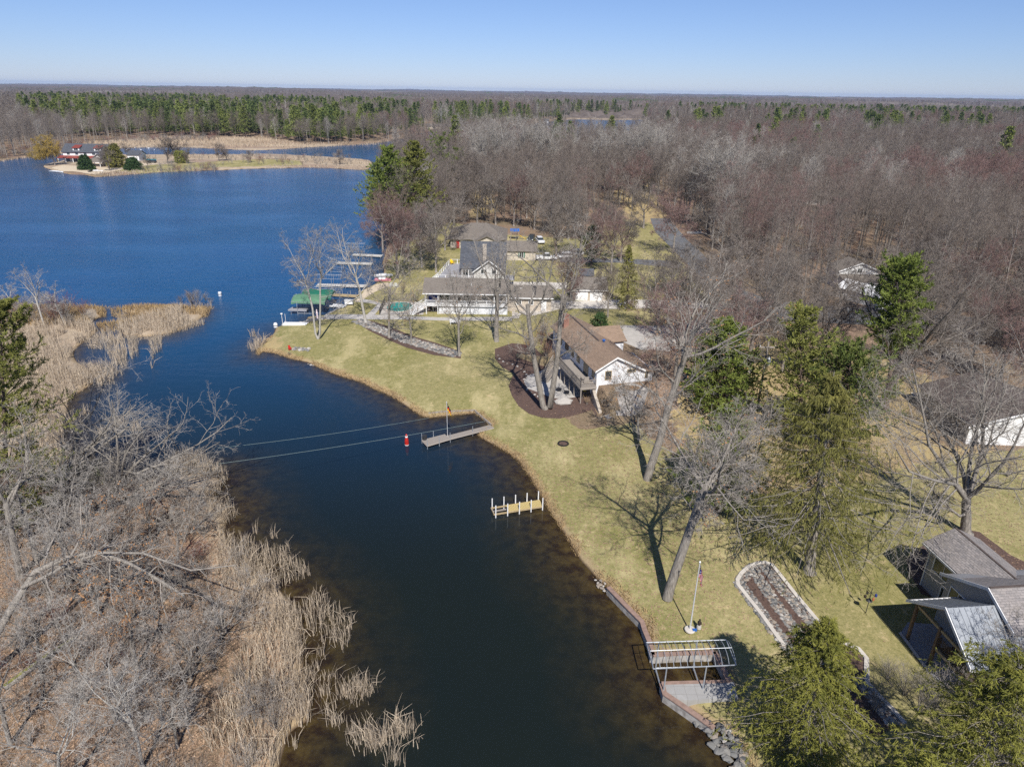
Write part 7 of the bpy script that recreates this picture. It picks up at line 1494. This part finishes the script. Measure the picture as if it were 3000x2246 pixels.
# vehicles ---------------------------------------------------------
def car(p, ang, mat, label, kind='suv', name='parked_car'):
    e = empty(name, p, ang, label, 'truck' if kind == 'pickup' else 'car'); L = 5.4 if kind == 'pickup' else 4.6
    if kind == 'pickup': prof = [(0, .5), (0, 1.0), (.1, 1.1), (1.45, 1.15), (1.5, 1.12), (2.0, 1.12), (3.75, 1.1), (5.3, 1.05), (5.4, .95), (5.4, .45)]; gl = [(1.75, 1.1), (2.25, 1.78), (3.5, 1.8), (3.72, 1.1)]
    else: prof = [(0, .5), (0, .85), (.15, 1.0), (1.1, 1.08), (4.5, 1.08), (4.6, .9), (4.6, .45)]; gl = [(1.0, 1.06), (1.75, 1.62), (4.1, 1.66), (4.5, 1.06)]
    b = MB(); b.v += [(x - L / 2, -.92, z) for x, z in prof] + [(x - L / 2, .92, z) for x, z in prof]; n = len(prof); b.f += [tuple(range(n)), tuple(range(2 * n - 1, n - 1, -1))] + [((k + 1) % n, k, n + k, n + (k + 1) % n) for k in range(n)]; b.m += [0] * (n + 2); b.build('body', mat, e, bevel=.05)
    c = MB(); c.v += [(x - L / 2, -.8 + (.12 if z > 1.3 else 0), z) for x, z in gl] + [(x - L / 2, .8 - (.12 if z > 1.3 else 0), z) for x, z in gl]; n = 4; c.f += [tuple(range(n)), tuple(range(7, 3, -1))] + [((k + 1) % n, k, n + k, n + (k + 1) % n) for k in range(n)]; c.m += [0] * 6; cb = c.build('cabin_glass', 'glass', e)
    MB().slab([(gl[1][0] - L / 2 + .05, -.66, gl[1][1] + .05), (gl[2][0] - L / 2 - .05, -.66, gl[2][1] + .05), (gl[2][0] - L / 2 - .05, .66, gl[2][1] + .05), (gl[1][0] - L / 2 + .05, .66, gl[1][1] + .05)], .05).build('roof', mat, e)
    for x in (.95, L - 1.0):
        for s in (-1, 1): t_ = MB(); t_.tube([(x - L / 2, s * .93, .38), (x - L / 2, s * .70, .38)], .38, 12); wh = t_.build('wheel', 'rubber', e); MB().tube([(x - L / 2, s * .945, .38), (x - L / 2, s * .92, .38)], .2, 8).build('rim', 'galvanised', wh)
    for s in (-1, 1): MB().box(-L / 2 - .02, -L / 2 + .05, s * .7 - .15, s * .7 + .15, .75, .92).build('headlight', 'paint_white', e)
car(gp(1600, 762), R(2), 'car_white', 'white pickup truck parked beside the beige garage', 'pickup', 'parked_pickup'); car(gp(1650, 758), R(-6), 'car_white', 'white car parked right of the white pickup'); car(gp(1682, 749), R(12), 'car_white', 'white car parked behind the other white car near the small pine')
car(gp(1556, 706), R(80), 'car_dark', 'dark car parked beyond the beige garage'); car(gp(1582, 712), R(100), 'car_white', 'white car beyond the beige garage, partly hidden'); car(gp(2022, 541) * [1, 1, 1], R(70), 'car_white', 'white car far off between the trunks of the woods'); car(gp(2370, 760), R(10), 'car_dark', 'dark car glimpsed through twigs beyond the road'); car(gp(446, 478), R(0), 'car_dark', 'dark car in front of the island garage')
# garden furniture, boats, pool ----------------------------------
def chair(p, ang, mat, label):
    e = empty('garden_chair', p, ang, label, 'chair'); MB().slab([(-.3, -.3, .38), (.3, -.3, .38), (.3, .3, .3), (-.3, .3, .3)], .04).build('seat', mat, e); MB().slab([(-.32, .26, .3), (.32, .26, .3), (.32, .55, 1.05), (-.32, .55, 1.05)], .04).build('backrest', mat, e)
    for s in (-1, 1): MB().box(s * .36 - .06, s * .36 + .06, -.35, .4, .56, .6).build('armrest', mat, e); MB().box(s * .36 - .03, s * .36 + .03, -.34, -.26, 0, .56).build('leg', mat, e); MB().box(s * .36 - .03, s * .36 + .03, .3, .38, 0, .56).build('leg', mat, e)
chair(gp(1147, 840), R(200), 'paint_white', 'white slatted garden chair on the grass, the one nearer the lake'); chair(gp(1163, 841), R(165), 'paint_white', 'white slatted garden chair on the grass, the one nearer the deck house'); chair(gp(1325, 800) * [1, 1, 0] + [0, 0, 2.82], R(30), 'yellow_plastic', 'yellow chair on the railed deck of the slate roofed house')
chair(gp(850, 1026), R(40), 'red_paint', 'small red hydrant-like object, shaped as a chair, on the sandy end of the point')  # hydrant-like red object, given a made-up chair shape
bpy.data.objects['garden_chair.003'].scale = (.55, .55, .75)
def hull(p, ang, L, mat, label, catg, top='paint_white'):
    e = empty('small_boat', p, ang, label, catg); K = 9; m = MB()
    for i in range(K):
        s = i / (K - 1); wd = .75 * (1 - max(0, s - .45) ** 2 * 3.1); zz = .55 + .25 * max(0, s - .5); m.v += [(s * L - L / 2, wd * y_, z_ if z_ < .3 else zz) for y_, z_ in ((-1, .6), (-.7, .15), (0, .0), (.7, .15), (1, .6))]
    for i in range(K - 1):
        for j in range(4): m.f.append((i * 5 + j, i * 5 + j + 1, (i + 1) * 5 + j + 1, (i + 1) * 5 + j)); m.m.append(0)
        m.f.append((i * 5 + 4, i * 5, (i + 1) * 5, (i + 1) * 5 + 4)); m.m.append(0)
    m.f += [tuple(range(5))[::-1], tuple(range(5 * K - 5, 5 * K))]; m.m += [0, 0]; m.build('hull', mat, e); MB().box(-L / 4, L / 6, -.45, .45, .58, .8).build('seat', top, e); return e
hull(gp(1124, 812), R(10), 4.2, 'paint_white', 'white pedal boat pulled up on the grass', 'boat'); hull(gp(1122, 824), R(5), 3.6, 'pink_plastic', 'pink and white small boat lying by the beach', 'boat'); hull(at(166, 505, .1), R(-20), 9, 'paint_white', 'white pontoon moored at the island terrace', 'boat'); hull(gp(284, 503), R(4), 6, 'paint_white', 'white boat ashore at the island beach', 'boat'); hull(gp(270, 503), R(70), 4, 'car_dark', 'dark covered boat ashore beside the white one on the island', 'boat', 'rubber')
e = empty('swimming_pool', (0, 0, 0), 0, 'oval pool under a teal green winter cover', 'pool'); cx_, cy_ = gp(1172, 902)[:2]; pts = [(cx_ + 2.55 * math.cos(a_), cy_ + 2.6 * math.sin(a_) * 1.15) for a_ in np.linspace(0, 2 * math.pi, 33)[:-1]]; MB().prism(pts, .5, .95).build('pool_wall', 'concrete_light', e); MB().prism([(cx_ + (x - cx_) * .97, cy_ + (y - cy_) * .97) for x, y in pts], .93, 1.0).build('cover', 'pool_cover', e); rebase(e, cx_, cy_)
e = empty('pool_fence', (0, 0, 0), 0, 'thin black metal fence round the covered pool', 'fence'); fp_ = [gp(*q)[:2] for q in ((1112, 923), (1128, 888), (1145, 878), (1212, 879), (1226, 888))]; railing(e, [tuple(q) for q in fp_], .7, 1.2, 'metal_dark', .22, 'fence_panel', post=.06); railing(e, [tuple(gp(*q)[:2]) for q in ((1112, 923), (1200, 921))], .7, 1.2, 'metal_dark', .22, 'fence_panel', post=.06); rebase(e, *gp(1112, 923)[:2])
e = empty('garden_bench', gp(1333, 950), R(3), 'white bench on the lawn behind the rubble strip', 'bench'); MB().box(-.95, .95, -.25, .25, .42, .48).build('seat', 'paint_white', e); MB().box(-.95, .95, .22, .28, .5, .95).build('backrest', 'paint_white', e)
for x in (-.8, .8):
    for y in (-.2, .2): MB().box(x - .04, x + .04, y - .04, y + .04, 0, .42).build('leg', 'paint_white', e)
e = empty('pink_post', gp(930, 934), 0, 'pale pink life ring post, built as a figure, among stones by the concrete walk', 'statue'); MB().lathe([(.28, 0), (.26, .1), (.2, .2)], n=10).build('base', 'concrete', e); MB().lathe([(.2, .2), (.18, .8), (.2, 1.2), (.1, 1.45), (.07, 1.5), (.12, 1.62), (.12, 1.75), (.03, 1.85)], n=12).build('figure', 'pale_pink', e)  # pink-white life ring post, given a made-up figure's shape
rocks('shore_rocks', np.concatenate([band([(890, 940), (905, 932), (930, 930), (955, 928)], 1.6, .4, np.random.default_rng(3)), band([(860, 1018), (885, 1020), (905, 1022)], .8, .4, np.random.default_rng(8)), band([(895, 1056), (910, 1060)], .7, .35, np.random.default_rng(9))]), .22, 'pale stones on the shore by the walk and the point', seed=41)
p = gp(852, 1052); e = empty('fire_ring', p, 0, 'rusty ring of a fire pit on the point', 'fire pit'); m = MB(); m.tube([(1.0 * math.cos(a_), 1.0 * math.sin(a_), .12) for a_ in np.linspace(0, 6.283, 17)], .13, 6); m.build('rim', 'brick_red', e); MB().lathe([(.9, 0), (.9, .05)], n=14).build('ash', 'mulch', e)
p = gp(1650, 1300); e = empty('fire_ring', p, 0, 'dark ring of a fire pit in the middle of the lawn', 'fire pit'); m = MB(); m.tube([(.62 * math.cos(a_), .62 * math.sin(a_), .06) for a_ in np.linspace(0, 6.283, 17)], .1, 6); m.build('rim', 'rubber', e); MB().lathe([(.58, 0), (.58, .04)], n=14).build('ash', 'mulch', e)
e = empty('play_tower', gp(1508, 700), 0, 'small blue roofed play tower behind the beige garage', 'play tower'); MB().slab([(-1.3, -1, 2.3), (1.3, -1, 2.3), (1.3, 0, 3.0), (-1.3, 0, 3.0)], .06).slab([(-1.3, 0, 3.0), (1.3, 0, 3.0), (1.3, 1, 2.3), (-1.3, 1, 2.3)], .06).build('roof', 'blue_plastic', e); posts(e, [(-1.1, -.9), (1.1, -.9), (1.1, .9), (-1.1, .9)], 0, 2.4, .12, 'wood_tan'); MB().box(-1.1, 1.1, -.9, .9, 1.1, 1.2).build('platform', 'wood_tan', e); MB().slab([(1.1, -.3, 1.2), (3.2, -.3, .15), (3.2, .3, .15), (1.1, .3, 1.2)], .05).build('slide', 'yellow_plastic', e)
e = empty('barrel', gp(2619, 1125), 0, 'blue barrel lying near the big leaning oak', 'barrel'); MB().lathe([(.28, 0), (.33, .1), (.33, .8), (.28, .9)], n=12).build('body', 'blue_plastic', e); MB().lathe([(.34, .28), (.34, .34)], n=12).build('hoop', 'metal_dark', e)
# mossy log and a dead stick on the near bank
for a_, b_, r0, lb, mt in (((15, 2020), (222, 1873), .2, 'mossy fallen log on the brown leaves of the near bank', 'needles_hemlock'), ((300, 1600), (360, 1560), .12, 'pale fallen log behind the leaning tree', 'bark_near')):
    A, B = gp(*a_) + [0, 0, .2], gp(*b_) + [0, 0, .2]; e = empty('fallen_log', A, 0, lb, 'log'); MB().tube([(0, 0, 0), tuple((B - A) * .5 + [0, 0, .1]), tuple(B - A)], [r0 * 1.2, r0, r0 * .7], 9).build('trunk', 'bark_near', e, True); m = MB(); m.tube([(0, 0, r0 * .35), tuple((B - A) * .5 + [0, 0, .1 + r0 * .35]), tuple((B - A) + [0, 0, r0 * .3])], [r0 * .95, r0 * .8, r0 * .5], 7); m.build('moss', mt, e) if mt != 'bark_near' else None
# swans on the pond behind the island
sw0 = None
for i, (x, y) in enumerate([(372, 441), (396, 436), (413, 441), (436, 436), (453, 441)]):
    p = at(x, y, 0)
    if sw0 is None:
        m = MB(); m.tube([(-.75, 0, .3), (-.55, 0, .28), (-.2, 0, .28), (.25, 0, .25), (.5, 0, .3), (.62, 0, .55), (.56, 0, .85), (.62, 0, 1.0), (.78, 0, .98), (.9, 0, .93)], [.02, .15, .28, .26, .13, .07, .06, .08, .05, .015], 10)
        sw0 = m.build('swan', 'white_cloth', None, True); o = sw0
    else: o = sw0.copy(); COL.objects.link(o)
    o.location = (p[0], p[1], -.05); o.rotation_euler.z = i * 1.3; o.scale = (1.3,) * 3; meta(o, 'white swan floating on the pond behind the island house', 'swan', 'swans on the pond')
# island and far bank trees
YP = YPROTO[0]
for i, (x, y, ty, lb) in enumerate([(492, 478, 400, 'big bare tree with several trunks on the island lawn'), (515, 476, 404, 'bare tree leaning right beside the big island tree'), (322, 500, 418, 'small bare tree right of the island gazebo'), (434, 492, 452, 'thin bare tree near the island shore'), (642, 472, 418, 'bare shrubby tree midway along the spit'), (664, 470, 428, 'second bare tree midway along the spit'), (996, 482, 436, 'lone small bare tree near the end of the spit'), (548, 480, 436, 'low rounded bare tree on the island lawn'), (735, 476, 440, 'thin bare tree on the spit'), (377, 462, 420, 'bare tree behind the island garage')]):
    
    p = gp(x, y); H = hgt(p, ty)
    if i < 2: T, C, L = deciduous(330 + i, 17, .42, (.5, 0), fork=.32, nl=5, spread=.5, side=3, dens=.8, detail=3, minr=.045); IT = (globals().get('IT') or []) + [tree_thing('island_tree', p, lb, 'tree', T, C, None, 'bark_dark', 'twig_brown', group='bare trees on the island')]; IT[-1].scale = (H / 17,) * 3
    else: copy_tree(IT[i % 2], p, i * 2., H / 17., lb, 'bare trees on the island')
p = gp(162, 484); T, C, L = deciduous(301, 15, .4, (0, 0), fork=.25, nl=6, spread=.7, side=2, dens=1.2, detail=3, droop=.16, minr=.03); tree_thing('willow_tree', p, 'golden weeping willow on the tip of the island', 'willow', T, C, None, 'bark', 'willow_twig')
T, C, L = deciduous(302, 9, .25, (0, 0), fork=.25, nl=6, spread=.8, side=2, dens=1., detail=3, droop=.16, minr=.03); tree_thing('willow_tree', gp(120, 478), 'smaller golden willow left of the big one', 'willow', T, C, None, 'bark', 'willow_twig')
for sd, b_, ty, Rd, cm, lb in ((311, (345, 490), 422, 5.5, 'needles_spruce', 'broad olive green cedar beside the island gazebo'), (312, (322, 486), 432, 3., 'needles_spruce', 'narrow olive cedar just left of the broad one'), (313, (254, 497), 456, 4.2, 'needles_dark', 'pointed dark spruce in front of the island porch'), (314, (392, 498), 464, 5., 'needles_dark', 'rounded blue green spruce before the island garage')):
    p = gp(*b_); H = hgt(p, ty); T, C = conifer(sd, H, Rd, r=.3, start=.02, whorls=20, per=7, kind='hemlock', blade=.8, bw=.3, nb=7, sub=6, irregular=.12, topexp=.6); tree_thing('island_evergreen', p, lb, 'evergreen tree', T, C, tm='bark_pine', cm=cm)
T, C = conifer(315, 6., 4.2, r=.2, start=.02, whorls=12, per=8, kind='hemlock', blade=.6, bw=.2, nb=6, sub=5, irregular=.15, topexp=.3); tree_thing('island_evergreen', gp(531, 478), 'rounded yellow green bush on the island lawn', 'evergreen bush', T, C, tm='bark_pine', cm='needles_yellowish')
for b_, lb in (((190, 1420), 'low green juniper boughs at the marsh edge'), ((255, 1410), 'second low green juniper beside the channel')):
    T, C = conifer(int(b_[0]), 1.5, 2.2, r=.06, start=.02, whorls=6, per=8, kind='hemlock', blade=.22, bw=.05, nb=10, sub=9, irregular=.3, topexp=.3); tree_thing('juniper_shrub', gp(*b_), lb, 'evergreen shrub', T, C, tm='bark_pine', cm='needles_white_pine')
